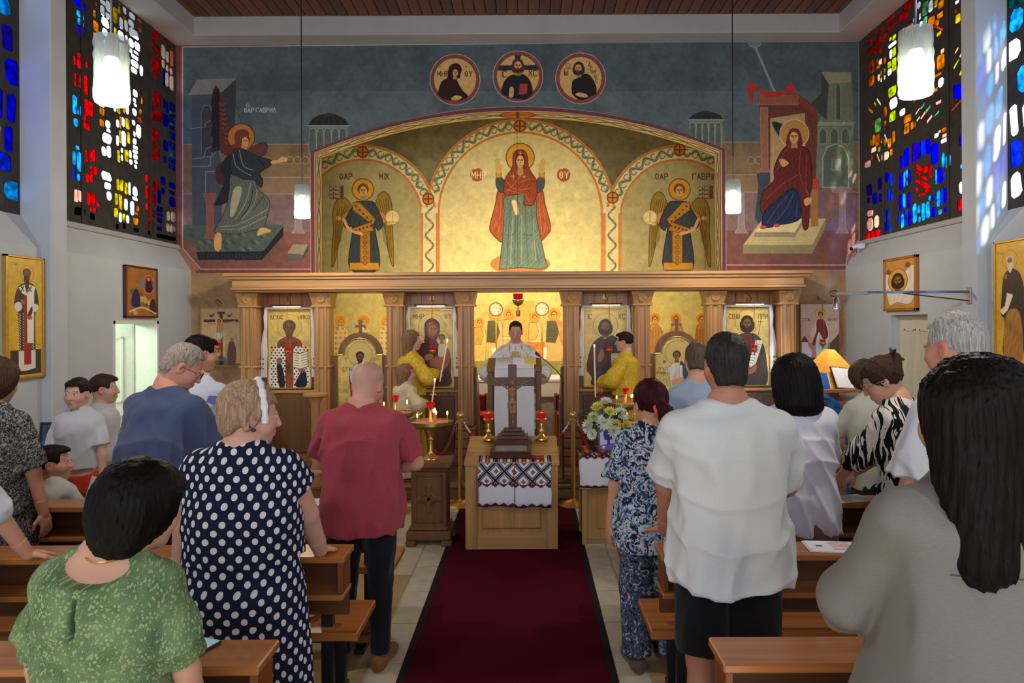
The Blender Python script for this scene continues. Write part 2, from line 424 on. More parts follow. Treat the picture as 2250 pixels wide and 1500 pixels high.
# doors
M_creampaint = mat('cream_paint', (216, 212, 190), rough=0.5, var=0.04)
M_whitepaint = mat('white_paint', (226, 232, 222), rough=0.5, var=0.03)
def panel_door(name, label, hinge, ang, w, h, m, sx):
    d = struct(bpy.data.objects.new(name, None)); COL.objects.link(d); d['label'] = label; d.location = hinge; d.rotation_euler = (0, 0, ang)
    bx('leaf', (0, -.02, 0.01), (w, .02, h), m, d, 0.003)
    for z0, z1 in ((.12, .85), (1.0, h - .15)):
        for x0, x1 in ((.1, w / 2 - .04), (w / 2 + .04, w - .1)):
            f = MB()
            for a, b in (((x0, -.032, z0), (x1, .032, z0 + .025)), ((x0, -.032, z1 - .025), (x1, .032, z1)), ((x0, -.032, z0), (x0 + .025, .032, z1)), ((x1 - .025, -.032, z0), (x1, .032, z1))): f.box(a, b, .003)
            f.build('moulding', m, d)
    MB().tube([(w - .07, -.02, 1.0), (w - .07, -.065, 1.0), (w - .17, -.065, 1.0)], .01).build('handle', M_chrome, d, True)
    return d
panel_door('door_1', 'white panelled door standing open in the left wall', (-XL - .27, 7.88, 0), math.radians(213), .80, 1.9, M_whitepaint, -1)
vest = MB(); vest.box((-7.2, 6.2, -.05), (-XL - .25, 6.25, 2.6)); vest.box((-7.2, 9.0, -.05), (-XL - .25, 9.05, 2.6)); vest.box((-7.25, 6.2, -.05), (-7.2, 9.05, 2.6)); vest.box((-7.2, 6.2, 2.55), (-XL - .25, 9.05, 2.6)); vest.box((-7.2, 6.2, -.06), (-XL - .2, 9.05, 0))
struct(vest.build('wall_vestry', M_whitepaint), 'pale side room seen through the open left door')
jb = MB(); jb.box((-XL - .265, DL[0] - .001, 0), (-XL + .006, DL[0] + .035, DL[2])); jb.box((-XL - .265, DL[1] - .035, 0), (-XL + .006, DL[1] + .001, DL[2])); jb.box((-XL - .265, DL[0], DL[2] - .035), (-XL + .006, DL[1], DL[2] + .001))
jb.build('jamb', M_whitepaint, wl)
pl_ = bpy.data.lights.new('vestry_lamp', 'POINT'); pl_.energy = 55; pl_.color = (0.9, 1.0, 0.82); pl_.shadow_soft_size = .15
vo = bpy.data.objects.new('vestry_lamp', pl_); COL.objects.link(vo); vo.location = (-5.3, 6.75, 2.2)
panel_door('door_2', 'cream panelled door closed in the right wall', (XL + .12, DR[1], 0), math.radians(-90), DR[1] - DR[0], DR[2], M_creampaint, 1)

# ------------------------------------------------------------------ coloured windows: thick glass pieces cast in dark concrete
GC = {'R': (236, 10, 44), 'B': (16, 14, 250), 'C': (70, 200, 255), 'c': (10, 104, 240), 'V': (84, 20, 214), 'W': (246, 250, 255), 'Y': (230, 208, 40), 'A': (224, 160, 30),
      'L': (214, 222, 50), 'P': (250, 196, 176), 'T': (206, 110, 80), 'G': (150, 214, 170), 'K': (6, 6, 8), 'E': (0, 120, 130)}
def glass_mat(k):
    nm = 'dalle_glass_' + k.lower() + ('_light' if k == 'c' else '')
    if nm in MATS: return MATS[nm]
    m = bpy.data.materials.new(nm); MATS[nm] = m; nt, N, L, b = nodes_of(m)
    c = lin(GC[k]); tc = N.new('ShaderNodeTexCoord'); nz = N.new('ShaderNodeTexNoise'); nz.inputs['Scale'].default_value = 14; L.new(tc.outputs['Object'], nz.inputs['Vector'])
    r = N.new('ShaderNodeValToRGB'); r.color_ramp.elements[0].position = .32; r.color_ramp.elements[1].position = .66
    r.color_ramp.elements[0].color = (*[x * (.85 if k in 'WP' else .45) for x in c], 1); r.color_ramp.elements[1].color = (*[min(1, x * 1.1 + .004) for x in c], 1)
    L.new(nz.outputs['Fac'], r.inputs[0])
    tr = N.new('ShaderNodeBsdfTransparent'); L.new(r.outputs[0], tr.inputs[0])
    b.inputs['Base Color'].default_value = (*[x * .3 for x in c], 1); b.inputs['Roughness'].default_value = .12
    mx = N.new('ShaderNodeMixShader'); mx.inputs[0].default_value = .08
    L.new(tr.outputs[0], mx.inputs[1]); L.new(b.outputs[0], mx.inputs[2]); L.new(mx.outputs[0], N['Material Output'].inputs[0])
    return m
M_matrix = mat('window_concrete', (62, 58, 56), rough=0.95, var=0.25, scale=8, bump=0.3, bscale=60)
def dalle_window(name, label, sx, y0, y1, panes):
    """panes: (colour, y, z, half-length, half-height, tilt) on the wall plane"""
    rng = random.Random(len(panes)); X = sx * XU
    root = struct(bpy.data.objects.new(name, None), label); COL.objects.link(root); root.location = (X, 0, 0)
    V = [(y0, Z_SILL), (y1, Z_SILL), (y1, Z_BEAM), (y0, Z_BEAM)]; F = [[0, 1, 2, 3]]; polys = []
    for k, y, z, a, h, t in panes:
        a *= 1.03; h *= 1.02; q = []
        cr = min(a, h) * (.5 if k in 'CBW' else .32)
        for ux, uz in ((-1, -1), (1, -1), (1, 1), (-1, 1)):
            jx, jz = rng.uniform(-.14, .1) * a, rng.uniform(-.1, .06) * h
            cxy = (ux * (a + jx), uz * (h + jz))
            e1, e2 = ((ux * (a + jx - cr), cxy[1]), (cxy[0], uz * (h + jz - cr)))
            q += [e1, e2] if ux * uz < 0 else [e2, e1]
        ct, sn = math.cos(t), math.sin(t)
        q = [(min(max(y + px * ct - pz * sn, y0 + .02), y1 - .02), min(max(z + px * sn + pz * ct, Z_SILL + .02), Z_BEAM - .02)) for px, pz in q]
        F.append([len(V) + i for i in range(len(q))]); V += q; polys.append((k, q))
    r = delaunay_2d_cdt([Vector(p) for p in V], [], F, 1, 1e-5)
    mv, mf, of = r[0], r[2], r[5]
    keep = [f for f, o in zip(mf, of) if 0 in o and len(o) == 1]
    m = MB(); n = len(mv); m.v = [(0, p[0], p[1]) for p in mv] + [(sx * .004, p[0], p[1]) for p in mv]
    cnt = {}
    for f in keep:
        m.f.append(tuple(f)); m.f.append(tuple(i + n for i in reversed(f)))
        for i in range(len(f)):
            e = (f[i], f[(i + 1) % len(f)]); cnt[e] = cnt.get(e, 0) + 1
    for (a, b) in list(cnt):
        if (b, a) not in cnt: m.f.append((a, a + n, b + n, b))
    m.build('concrete', M_matrix, root)
    for k, q in polys:
        MB().prism(q, -sx * .003, sx * .006, 'yz').build('pane', glass_mat(k), root)
    # moulded ribs between the cast panels
    rb = MB()
    for t in (.255, .76): rb.box((min(-sx * .012, 0), y0 + (y1 - y0) * t - .018, Z_SILL), (max(-sx * .012, 0), y0 + (y1 - y0) * t + .018, Z_BEAM), .003)
    if y1 > 8: rb.build('rib', M_matrix, root)
    return root
def read_panes(sx, txt):
    out = []; fr = None
    for tok in txt.split(';'):
        tok = tok.strip()
        if not tok: continue
        if tok[0] == '@': fr = [float(x) for x in tok[1:].split(',')]; continue
        k, rest = tok[0], [float(x) for x in tok[1:].split(',')]
        x0, y0, x1, y1 = rest[:4]; t = math.radians(rest[4]) if len(rest) > 4 else 0
        px, py = fr[0] + fr[2] * (x0 + x1) / 2, fr[1] + fr[2] * (y0 + y1) / 2
        c = on_x(px, py, sx * XU); a = on_x(fr[0] + fr[2] * x0, py, sx * XU); b = on_x(fr[0] + fr[2] * x1, py, sx * XU)
        out.append((k, c.y, c.z, abs(a.y - b.y) / 2, fr[2] * (y1 - y0) / 2 * c.y / FPX * .93, t))
    return out
PL = """@150,0,.18;B75,0,215,110;C105,140,195,225;C115,235,195,320;B120,320,200,370;V120,370,195,440;R110,650,185,850;R65,680,95,790;R215,750,240,830;R75,890,105,1050;R135,910,190,1090;R190,920,240,1150;
C55,1150,110,1400;C105,1320,135,1400;C145,1290,195,1440;R200,1200,250,1420;R250,1240,310,1420;R180,1400,225,1500;A330,20,360,75;A305,120,340,210;A305,250,370,390;A305,390,340,500;W390,0,460,60;W455,0,515,150;W390,65,450,200;W455,155,510,235;W405,210,500,335;W415,340,480,440;
Y610,0,645,65;Y550,90,605,290;Y610,75,640,170;W668,20,710,175;A670,195,705,240;W625,215,670,355;W685,240,730,385;Y560,330,590,440;Y515,380,545,430;W605,375,685,490;W695,430,730,495;W745,160,815,235;W735,240,805,335;W740,355,860,465;W735,470,805,580;W810,510,880,620;A805,145,855,205;A850,210,900,275;A865,300,900,400;W745,585,785,650;W800,625,860,665;W765,670,860,725;W765,735,860,820;W770,825,845,900;W870,790,915,930;W320,570,360,635;W430,500,520,620;Y560,470,610,600;W620,520,690,660;W420,640,500,760;
R1000,320,1110,480;R980,490,1045,620;R1060,550,1115,690;R1000,690,1055,890;R1060,720,1125,870;R1065,880,1105,970;R1145,430,1300,530;W1135,540,1190,720;W1190,615,1230,770;P1245,615,1285,820;W1140,730,1180,830;W1190,790,1225,870;W1235,830,1275,910;W1185,880,1225,1055;W1235,920,1290,1115;B1155,840,1180,1050;R1030,1110,1068,1250;R1072,1125,1125,1310;R1020,1280,1065,1350;R1010,1360,1060,1470;R1065,1355,1145,1490;B1160,1200,1185,1330;B1190,1230,1220,1380;c1235,1255,1300,1360;C1235,1370,1300,1430;c1230,1440,1290,1500;B1150,1390,1225,1500;
W365,1195,455,1310;A380,1310,445,1410;W555,1240,590,1365;Y592,1240,640,1390;A650,1225,740,1280;A665,1290,695,1380;W700,1285,745,1400;W790,1095,850,1185;W790,1195,830,1250;W800,1260,840,1305;W785,1325,840,1415;A890,1180,910,1270;A865,1330,900,1395;A845,1425,895,1490;
@150,250,.1933;A360,60,410,145;C60,50,115,150;R170,20,213,170;R217,90,250,190;W425,75,480,165;W435,170,485,212;W390,215,495,345;W380,370,433,480;W437,360,490,500;W545,60,583,160;A585,25,605,170;W607,35,645,150;Y655,55,700,180;W545,240,578,365;Y580,185,600,340;W605,185,660,375;Y668,205,705,340;W597,385,625,445;Y560,415,593,555;W597,460,625,535;Y640,405,688,550;W692,415,725,505;W695,515,735,580;W725,70,765,135;W770,115,830,280;W740,195,768,265;W735,275,780,350;W735,360,795,405;W735,410,795,455;W740,458,790,520;W750,525,790,570;W750,575,785,625;A790,35,835,95;
R940,0,983,75;R987,10,1060,95;R930,155,983,290;R987,190,1035,320;R940,300,985,375;R960,380,1040,428;R930,432,983,525;R987,440,1035,530;B1075,20,1135,150;c1150,0,1205,46;C1145,50,1205,130;c1150,140,1210,190;c1150,200,1210,300;B1080,290,1135,430;c1145,310,1210,410;C1145,420,1220,485;c1080,470,1115,565;c1145,500,1215,572;c1145,577,1215,640;
C50,420,90,580;C85,360,130,410;C100,430,160,665;c163,570,185,640;C100,680,138,765;c145,680,180,765;c55,600,85,740;R195,410,225,550;R250,400,310,550;R248,585,280,780;R285,600,335,695;R205,680,245,785;P70,855,112,1005;P117,870,160,1005;R215,885,255,1040;R260,900,310,1050;R325,1005,360,1050;R250,1065,320,1110;
W385,655,495,765;W410,780,490,860;W435,875,495,990;Y550,735,588,870;Y592,745,630,880;Y640,780,678,920;W682,770,710,930;W730,820,790,940;W730,945,790,985;Y530,895,568,1040;Y575,905,615,1090;W635,960,680,1100;W705,990,750,1155;A775,1045,810,1112;A760,1117,795,1150;Y520,1070,570,1180;W575,1120,613,1240;Y617,1130,653,1220;W657,1150,695,1245;A740,1180,800,1265;K70,1060,190,1160;K250,1130,300,1210;K540,1250,570,1310;K620,1240,650,1310;K745,1300,800,1340;K905,1330,955,1380;K1010,1380,1220,1430;
R875,690,910,775;R940,750,980,890;R985,745,1025,890;R880,815,915,985;R920,850,950,920;R920,940,945,1010;R955,910,995,1030;R885,1015,945,1100;R905,1110,945,1195;R955,1090,985,1185;R910,1205,960,1320;B1050,710,1100,815;B1055,840,1095,920;B1015,870,1050,1020;B1140,780,1215,850;B1150,875,1205,915;B1145,945,1215,1060;V1005,1050,1075,1125;c1005,1130,1070,1170;V1010,1180,1065,1240;V1010,1275,1060,1330;W1120,1105,1158,1215;W1165,1105,1220,1235;W1115,1240,1155,1345;W1160,1255,1188,1350;W1192,1270,1220,1340"""
PR = """@1890,0,.18;R530,0,640,110;R470,140,575,255;R295,180,430,250;R380,260,440,320;R325,300,375,390;R240,315,295,390;R165,375,215,415;R210,420,325,540;R100,440,150,530;R155,490,205,565;R90,580,150,650;R160,575,215,645;R222,575,280,645;L350,455,385,500;L390,425,435,490;W345,515,440,570;W355,600,390,720;L395,575,435,690;A95,720,130,915;A134,720,170,900;A195,715,220,775;W225,715,270,790;A275,695,315,780;A195,795,245,840;L330,750,380,825;L390,700,440,865;W330,835,385,920;L243,845,305,920;W210,905,240,990;W245,930,305,990;A105,920,170,1050;
L345,1050,440,1180;W355,1195,450,1335;L355,1355,430,1480;A260,1310,325,1450;W480,1325,550,1410;G755,20,825,185;W832,0,890,145;Y900,0,945,90;A950,0,1020,100;A820,200,905,355;G770,200,816,310;W715,160,740,240;W720,260,760,325;A935,150,1010,225;A910,235,960,320;T880,325,1020,355,35;Y930,385,990,435;W640,220,670,270;G620,275,650,310;A630,320,690,380;R640,0,690,60;W690,20,740,110;A560,300,620,380;
W1155,0,1210,45;Y1160,170,1225,280;A1230,130,1265,220;T1145,115,1180,155;P980,595,1025,650;A930,660,1025,850;A910,895,985,930;W950,940,1020,1065;A890,1070,945,1120;B1230,510,1250,570;B1270,490,1310,640;P1150,600,1200,632,-35;P1205,640,1265,676,-35;Y1130,765,1210,798,-35;Y1195,835,1290,880,-40;B1140,1020,1185,1220;B1190,1020,1238,1220;c1245,1040,1305,1250;T1105,1270,1240,1300,-20;A520,430,570,560;W560,600,640,760;A640,500,720,640;Y760,420,840,560;
P920,1230,990,1270;G730,1280,785,1315,-25;G795,1310,860,1350,-25;G905,1372,965,1400,-20;P670,1342,730,1372,-30;P735,1385,805,1420,-30;P810,1432,880,1470,-25;A525,1400,620,1500;P685,1435,730,1465,-30;Y85,1325,160,1360,40;L160,1250,200,1280,45;W190,1230,265,1255,48;T640,1210,700,1235,-15;
@1890,260,.18;G175,0,255,170;A270,30,315,100;A265,105,300,175;Y150,200,177,335;A182,195,235,340;A390,155,425,300;A330,235,380,365;Y250,240,315,320,40;W130,350,195,415;W260,410,345,515;W60,520,130,600;A360,370,395,455;Y118,260,146,345;L215,345,245,410;A125,450,150,510;A530,60,600,190;A610,40,650,140;A655,40,680,110;W270,260,380,285,60;W190,470,250,490,60;T130,80,190,100,60;
P945,145,985,180;A990,110,1070,165;W905,180,960,235;P1000,185,1060,228;W980,240,1065,300;B490,450,525,625;B530,350,600,605;V640,290,695,540;V700,280,735,500;c740,265,795,460;B805,250,860,445;B870,290,955,570;C990,415,1030,610;C1035,440,1105,610;
R670,580,770,640,30;R772,585,825,660;R830,570,875,730;R675,665,760,705,40;R735,710,820,745,25;R660,755,735,795,25;R725,780,855,850,25;R670,850,705,900;R780,860,840,900;R705,910,785,945;B480,660,522,885;C525,640,550,845;C555,625,580,730;B590,620,615,805;C560,765,580,820;C910,620,940,805;B945,590,1000,795;c1005,655,1035,760;C1055,650,1080,720;
B480,920,512,1130;C516,910,555,1100;V580,900,620,1095;C930,870,977,1085;c981,850,1010,1060;B1025,830,1090,1025;C830,940,868,1005;B875,930,900,1010;C635,1030,690,1290;C695,1055,735,1160;C745,1030,790,1250;C795,1010,850,1230;C710,1190,740,1270;B870,1070,920,1210;C950,1105,995,1175;B1030,1065,1090,1150;c465,1150,485,1275;C495,1170,535,1345;c540,1110,580,1310;V590,1120,628,1310;
V80,800,145,950;V85,960,120,1040;B150,900,212,1055;V215,720,265,870;V230,910,265,1025;B310,660,350,780;c365,660,400,830;c335,860,365,1010;c370,870,395,1020;W85,1120,155,1200;W85,1208,160,1375;W170,1180,230,1335;R65,1390,120,1480;R125,1380,175,1460;R180,1360,245,1445;c280,1130,315,1230;c320,1090,355,1280;c350,1285,380,1385;B285,1270,330,1390;B1215,195,1258,340;B1262,200,1310,360;E1240,410,1310,450;E1240,480,1310,510;C1220,545,1280,610;W1205,765,1280,920;W1285,755,1315,890;R1190,985,1250,1125;R1255,960,1315,1110"""
dalle_window('window_1', 'coloured glass window with clear and yellow centre and red and blue sides', -1, 6.23, YW, read_panes(-1, PL))
dalle_window('window_2', 'coloured glass window with red rose in blue ring and yellow rays', 1, 6.23, YW, read_panes(1, PR))
def random_panes(y0, y1, seed, pal, dz=.3):
    rng = random.Random(seed); out = []; z = Z_SILL + .2
    while z < Z_BEAM - .15:
        y = y0 + .1; h = rng.uniform(.07, .13)
        while y < y1 - .1:
            a = rng.uniform(.05, .12); out.append((rng.choice(pal), y + a, z, a * .86, h, rng.uniform(-.12, .12))); y += 2 * a + .03
        z += 2 * h + .06
    return out
dalle_window('window_3', 'blue and turquoise coloured glass window at the left edge beside the white pier', -1, 1.56, 6.02, random_panes(1.56, 6.02, 3, 'BBcCCWWVB'))
dalle_window('window_4', 'turquoise and blue coloured glass window at the right edge beside the white pier', 1, 1.56, 6.02, random_panes(1.56, 6.02, 5, 'CCcCEBWWWC'))
for i, sx in enumerate((-1, 1)):
    struct(bx('wall_rear_%s' % ('left', 'right')[i], (min(sx * XU, sx * 4.7), Y_BACK, Z_SILL), (max(sx * XU, sx * 4.7), 1.36, Z_BEAM), M_plaster, None, 0), 'white upper wall behind the viewpoint, %s side' % ('left', 'right')[i])

# ------------------------------------------------------------------ pendant lamps
M_lampglass = glassy('lamp_glass', (222, 228, 226), alpha=0.62, rough=0.25)
nt = M_lampglass.node_tree; nz = nt.nodes.new('ShaderNodeTexNoise'); nz.inputs['Scale'].default_value = 26; mp = nt.nodes.new('ShaderNodeMapping'); mp.inputs['Scale'].default_value = (2, 2, .35); tcn = nt.nodes.new('ShaderNodeTexCoord')
bp = nt.nodes.new('ShaderNodeBump'); bp.inputs['Strength'].default_value = .9; bp.inputs['Distance'].default_value = .02
nt.links.new(tcn.outputs['Object'], mp.inputs[0]); nt.links.new(mp.outputs[0], nz.inputs['Vector']); nt.links.new(nz.outputs['Fac'], bp.inputs['Height']); nt.links.new(bp.outputs[0], nt.nodes['Principled BSDF'].inputs['Normal'])
M_bulb = mat('lamp_glow', (255, 250, 235), emit=(255, 246, 222), es=16)
def pendant(x, y, z0, label):
    p = thing('pendant_lamp', label, 'lamp', (x, y, z0), 0, 'bark-glass pendant lamps')
    rng = random.Random(int(x * 100 + y * 10)); pr = [(.078, 0)] + [(.084 + rng.uniform(-.004, .004), .02 + .032 * i) for i in range(10)] + [(.08, .345), (.075, .345), (.076, .03)]
    MB().lathe(pr, 28).build('glass_shade', M_lampglass, p, True)
    MB().lathe([(.0, .012), (.066, .014), (.071, .05), (.07, .15), (.05, .185), (.03, .24), (.0, .25)], 20).build('bulb', M_bulb, p, True)
    MB().lathe([(.0, .24), (.03, .24), (.03, .33), (.012, .36), (.0, .36)], 14).build('socket', M_chrome, p, True)
    MB().tube([(0, 0, .35), (0, 0, .6)], .006).build('stem', M_chrome, p, True)
    MB().tube([(0, 0, .6), (0, 0, Z_CEIL - z0 - .01)], .006).build('cord', M_black, p, True)
    l = bpy.data.lights.new('pendant_light', 'POINT'); l.energy = 48; l.color = (1.0, .89, .70); l.shadow_soft_size = .07
    lo = bpy.data.objects.new('pendant_light', l); COL.objects.link(lo); lo.parent = p; lo.location = (0, 0, -.06)
    return p
pendant(-2.07, 3.6, 3.06, 'large near pendant lamp in front of the left coloured window')
pendant(2.17, 3.6, 3.08, 'large near pendant lamp in front of the right coloured window')
pendant(-2.29, 7.3, 3.02, 'small far pendant lamp left of the painted arch')
pendant(2.32, 7.3, 3.05, 'small far pendant lamp right of the painted arch')
for sx in (-1, 1): pendant(sx * 2.1, -.1, 3.06, 'pendant lamp behind the viewpoint, %s side' % ('left' if sx < 0 else 'right'))

# ------------------------------------------------------------------ pews
def pew(sx, y0, label, x_in=.70, x_out=3.9):
    p = thing('pew', label, 'pew', (0, y0, 0), 0, 'wooden pews')
    def B(name, x0, x1, ya, yb, za, zb, m, bev=.004, par=None):
        a, b = sorted((sx * x0, sx * x1)); return bx(name, (a, ya, za), (b, yb, zb), m, par or p, bev)
    B('book_ledge', x_in + .01, x_out, 0, .185, .822, .852, M_pew_x, .005)
    B('book_shelf', x_in + .015, x_out, .0, .15, .655, .68, M_pew_x)
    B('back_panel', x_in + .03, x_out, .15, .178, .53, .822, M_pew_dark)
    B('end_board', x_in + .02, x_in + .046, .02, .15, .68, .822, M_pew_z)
    B('seat', x_in - .015, x_out, .13, .52, .412, .452, M_pew_x, .006)
    for x in (x_in + .12, 2.25, x_out - .15):
        B('leg', x, x + .055, .2, .245, 0, .53, M_black, .003); B('leg', x, x + .055, .42, .46, 0, .412, M_black, .003)
        B('foot_bar', x, x + .055, -.04, .5, .02, .05, M_black, .003)
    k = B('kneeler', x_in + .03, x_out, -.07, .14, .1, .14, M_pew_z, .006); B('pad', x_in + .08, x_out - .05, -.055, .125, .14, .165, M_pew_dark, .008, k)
    for x in (x_in + .13, x_out - .14): B('kneeler_leg', x, x + .05, .02, .08, 0, .1, M_black, .003, k)
    return p
for sx, sd in ((-1, 'left'), (1, 'right')):
    pew(sx, 3.90, 'front wooden pew on the %s side, farthest from the viewpoint' % sd)
    pew(sx, 3.05, 'middle wooden pew on the %s side, second from the front' % sd)
    pew(sx, 2.08, 'nearest wooden pew on the %s side, cut by the lower edge' % sd)
# ================================================================== wall paintings
SKIN = (196, 146, 92); GOLD = (196, 138, 48)
def face(c, x, y, r, skin=SKIN, hair=(70, 42, 28), beard=None, turn=0.0, veil=None, long=False):
    """an icon painter's head: hair or veil, long nose, dark brows and eyes"""
    if veil: c.poly([(x - r * 1.25, y + r * 1.5), (x - r * 1.2, y - r * .2), (x - r * .7, y - r * 1.25), (x, y - r * 1.5), (x + r * .7, y - r * 1.25), (x + r * 1.2, y - r * .2), (x + r * 1.25, y + r * 1.5)], veil)
    else:
        c.ell(x, y - r * .3, r * 1.12, r * 1.15, hair)
        if long: c.poly([(x - r * 1.1, y - r * .4), (x - r * 1.2, y + r * .9), (x - r * .5, y + r * 1.5), (x + r * .5, y + r * 1.5), (x + r * 1.2, y + r * .9), (x + r * 1.1, y - r * .4)], hair)
    c.poly([(x - r * .45, y + r * .8), (x + r * .45, y + r * .8), (x + r * .6, y + r * 1.9), (x - r * .6, y + r * 1.9)], tuple(int(v * .82) for v in skin), False)
    c.ell(x + turn * r * .15, y + r * .1, r * .74, r * 1.0, skin)
    d = tuple(int(v * .42) for v in skin); t = turn * r * .25
    if beard: c.poly([(x - r * .75, y + r * .25), (x - r * .3, y + r * .5), (x + t, y + r * .42), (x + r * .3, y + r * .5), (x + r * .75, y + r * .25), (x + r * .6, y + r * 1.1), (x + t, y + r * 1.55), (x - r * .6, y + r * 1.1)], beard)
    for sx in (-1, 1):
        c.stroke([(x + t + sx * r * .12, y - r * .2), (x + t + sx * r * .5, y - r * .22)], d, r * .13)
        c.ell(x + t + sx * r * .3, y - r * .03, r * .13, r * .08, (40, 26, 20))
    c.stroke([(x + t, y - r * .1), (x + t * 1.15, y + r * .35), (x + t - r * .08, y + r * .38)], d, r * .1)
    c.stroke([(x + t - r * .2, y + r * .62), (x + t + r * .2, y + r * .62)], (140, 64, 50), r * .12)
def folds(c, lines, col, w=2.0, al=.8):
    for l in lines: c.stroke(l, col, w, True, None, al)
def hand(c, x, y, s, skin=SKIN, up=-1):
    c.ell(x, y, s * .5, s * .6, skin)
    for i in range(4): c.stroke([(x - s * .36 + i * s * .24, y + up * s * .3), (x - s * .4 + i * s * .26, y + up * s * 1.25)], skin, s * .2)

fw = plane_canvas(330, 40, 1960, 1080, YW, 1.3, (146, 116, 88))
c = fw
c.poly([(380, 60), (1915, 60), (1915, 330), (380, 330)], (80, 92, 95), False)
c.poly([(380, 316), (1915, 312), (1915, 390), (380, 390)], (112, 92, 66), False); c.poly([(380, 388), (1915, 386), (1915, 428), (380, 428)], (120, 96, 74), False)
c.poly([(380, 426), (1915, 424), (1915, 512), (380, 512)], (112, 90, 88), False); c.poly([(380, 510), (1915, 506), (1915, 592), (380, 600)], (112, 72, 64), False)
c.poly([(380, 60), (1915, 60), (1915, 200), (380, 200)], (62, 74, 78), False, .5)
c.mottle(.10, 60, 3)
for y, x0, x1 in ((317, 392, 700), (389, 560, 700), (426, 392, 700)): c.stroke([(x0, y), (x1, y)], (150, 130, 104), 2)
for y in (312, 384, 422): c.stroke([(1590, y), (1680, y)], (146, 128, 104), 2); c.stroke([(1830, y), (1890, y)], (146, 128, 104), 2)
for x0 in (655, 1628, 1850):   # little crosses on the low wall
    c.poly([(x0 - 6, 425), (x0 + 6, 425), (x0 + 7, 500), (x0 + 14, 512), (x0 - 14, 512), (x0 - 7, 500)], (136, 116, 112), False, 1, (170, 156, 148), 1)
c.poly([(1843, 400), (1855, 400), (1855, 500), (1843, 500)], (136, 116, 112), False); c.poly([(1826, 412), (1872, 412), (1872, 422), (1826, 422)], (136, 116, 112), False)
for x0, k in ((560, 1), (1590, 1)):
    for i in range(5): c.ell(x0 + 60 + i * 17 * k, 352, 8, 8, (112, 92, 66), 1, (150, 132, 104), 1.5)
def dome(x0, x1, y0, y1, y2):
    w = x1 - x0
    c.poly([(x0 + 2, y1), (x1 - 2, y1), (x1 - 2, y2), (x0 + 2, y2)], (104, 112, 102), False)
    c.poly([(x0, y1 - 1), (x0 + w * .12, y1 - (y1 - y0) * .55), (x0 + w * .3, y0 + 4), (x0 + w * .5, y0), (x0 + w * .7, y0 + 4), (x0 + w * .88, y1 - (y1 - y0) * .55), (x1, y1 - 1)], (38, 36, 40), False)
    for i in range(1, 6): c.stroke([(x0 + w * .5, y0 + 1), (x0 + w * (.5 + (i / 6 - .5) * .8), (y0 + y1) / 2), (x0 + w * i / 6, y1)], (62, 58, 60), 1)
    c.stroke([(x0, y1), (x1, y1)], (140, 148, 136), 2.5)
    for i in range(5):
        xa = x0 + 4 + i * (w - 8) / 5; xb = xa + (w - 8) / 5 - 3
        c.poly([(xa, y2), (xa, y1 + 14), ((xa + xb) / 2, y1 + 6), (xb, y1 + 14), (xb, y2)], (78, 86, 80), True, 1, (140, 146, 132), 1)
dome(676, 767, 248, 276, 340); dome(1512, 1590, 243, 263, 330)
# --- announcing angel, left
c.frame(400, 170, .28)
c.poly([(75, 140), (410, 30), (408, 520), (310, 560), (310, 930), (310, 1160), (80, 1160)], (66, 74, 82), False)
c.poly([(55, 135), (120, 20), (425, 10), (300, 125)], (112, 112, 104), False, 1, (140, 138, 126), 3); c.poly([(300, 125), (425, 10), (412, 520), (300, 520)], (52, 58, 64), False)
c.poly([(150, 620), (150, 280), (175, 220), (215, 220), (235, 280), (235, 620)], (54, 60, 68), False, 1, (128, 130, 124), 3)
for l in ([(70, 400), (180, 390), (180, 360), (240, 330)], [(80, 640), (170, 630), (190, 560), (240, 535), (290, 560), (310, 640)], [(80, 700), (220, 695), (225, 620), (265, 590)], [(185, 950), (185, 740), (300, 735)]): c.stroke(l, (132, 134, 128), 5)
c.poly([(5, 1155), (795, 1155), (640, 1360), (200, 1372), (60, 1290), (5, 1250)], (74, 84, 78), False); c.poly([(110, 1370), (640, 1362), (795, 1165), (795, 1240), (625, 1432), (130, 1432)], (28, 34, 42), False)
for i in range(26): c.ell(60 + (i * 137) % 600, 1190 + (i * 53) % 160, 26, 12, (108, 112, 92) if i % 2 else (44, 54, 54), .5, None, 1, .6)
for i in range(9): c.ell(160 + i * 55, 1400, 17, 17, (28, 34, 42), 1, (62, 68, 72), 3)
c.poly([(170, 910), (268, 910), (250, 990), (245, 1225), (262, 1262), (172, 1262), (195, 1225), (190, 990)], (126, 78, 68), False, 1, (150, 104, 90), 3)
wing = [(265, 60), (305, 140), (335, 240), (365, 360), (405, 560), (385, 610), (320, 600), (275, 540), (240, 500), (228, 400), (230, 300), (238, 160)]
c.poly(wing, (84, 46, 42)); rng = random.Random(2)
for i in range(16): y = 90 + i * 30; c.poly([(245 - (i % 3) * 4, y), (285, y - 6), (300, y + 30), (238 - i % 4 * 5, y + 44)], (30, 28, 32), False, .9)
for i in range(9): c.stroke([(290 + i * 6, 200 + i * 38), (310 + i * 6, 220 + i * 38), (335 + i * 5, 205 + i * 38)], (140, 86, 66), 4, True)
c.poly([(270, 700), (380, 640), (385, 760), (330, 840), (270, 810)], (70, 40, 40))
c.poly([(510, 585), (590, 525), (655, 512), (668, 560), (640, 610), (570, 628)], (92, 52, 46), True, 1, (40, 26, 26), 5)
c.ell(463, 470, 106, 106, (164, 104, 52), 1, (60, 34, 28), 6); c.stroke([(410, 170), (468, 365)], (60, 44, 40), 5)
c.poly([(410, 470), (425, 425), (470, 408), (515, 420), (525, 455), (480, 470), (455, 560), (400, 555), (385, 530), (415, 515)], (104, 54, 40)); face(c, 492, 500, 36, SKIN, (104, 54, 40), None, .5)
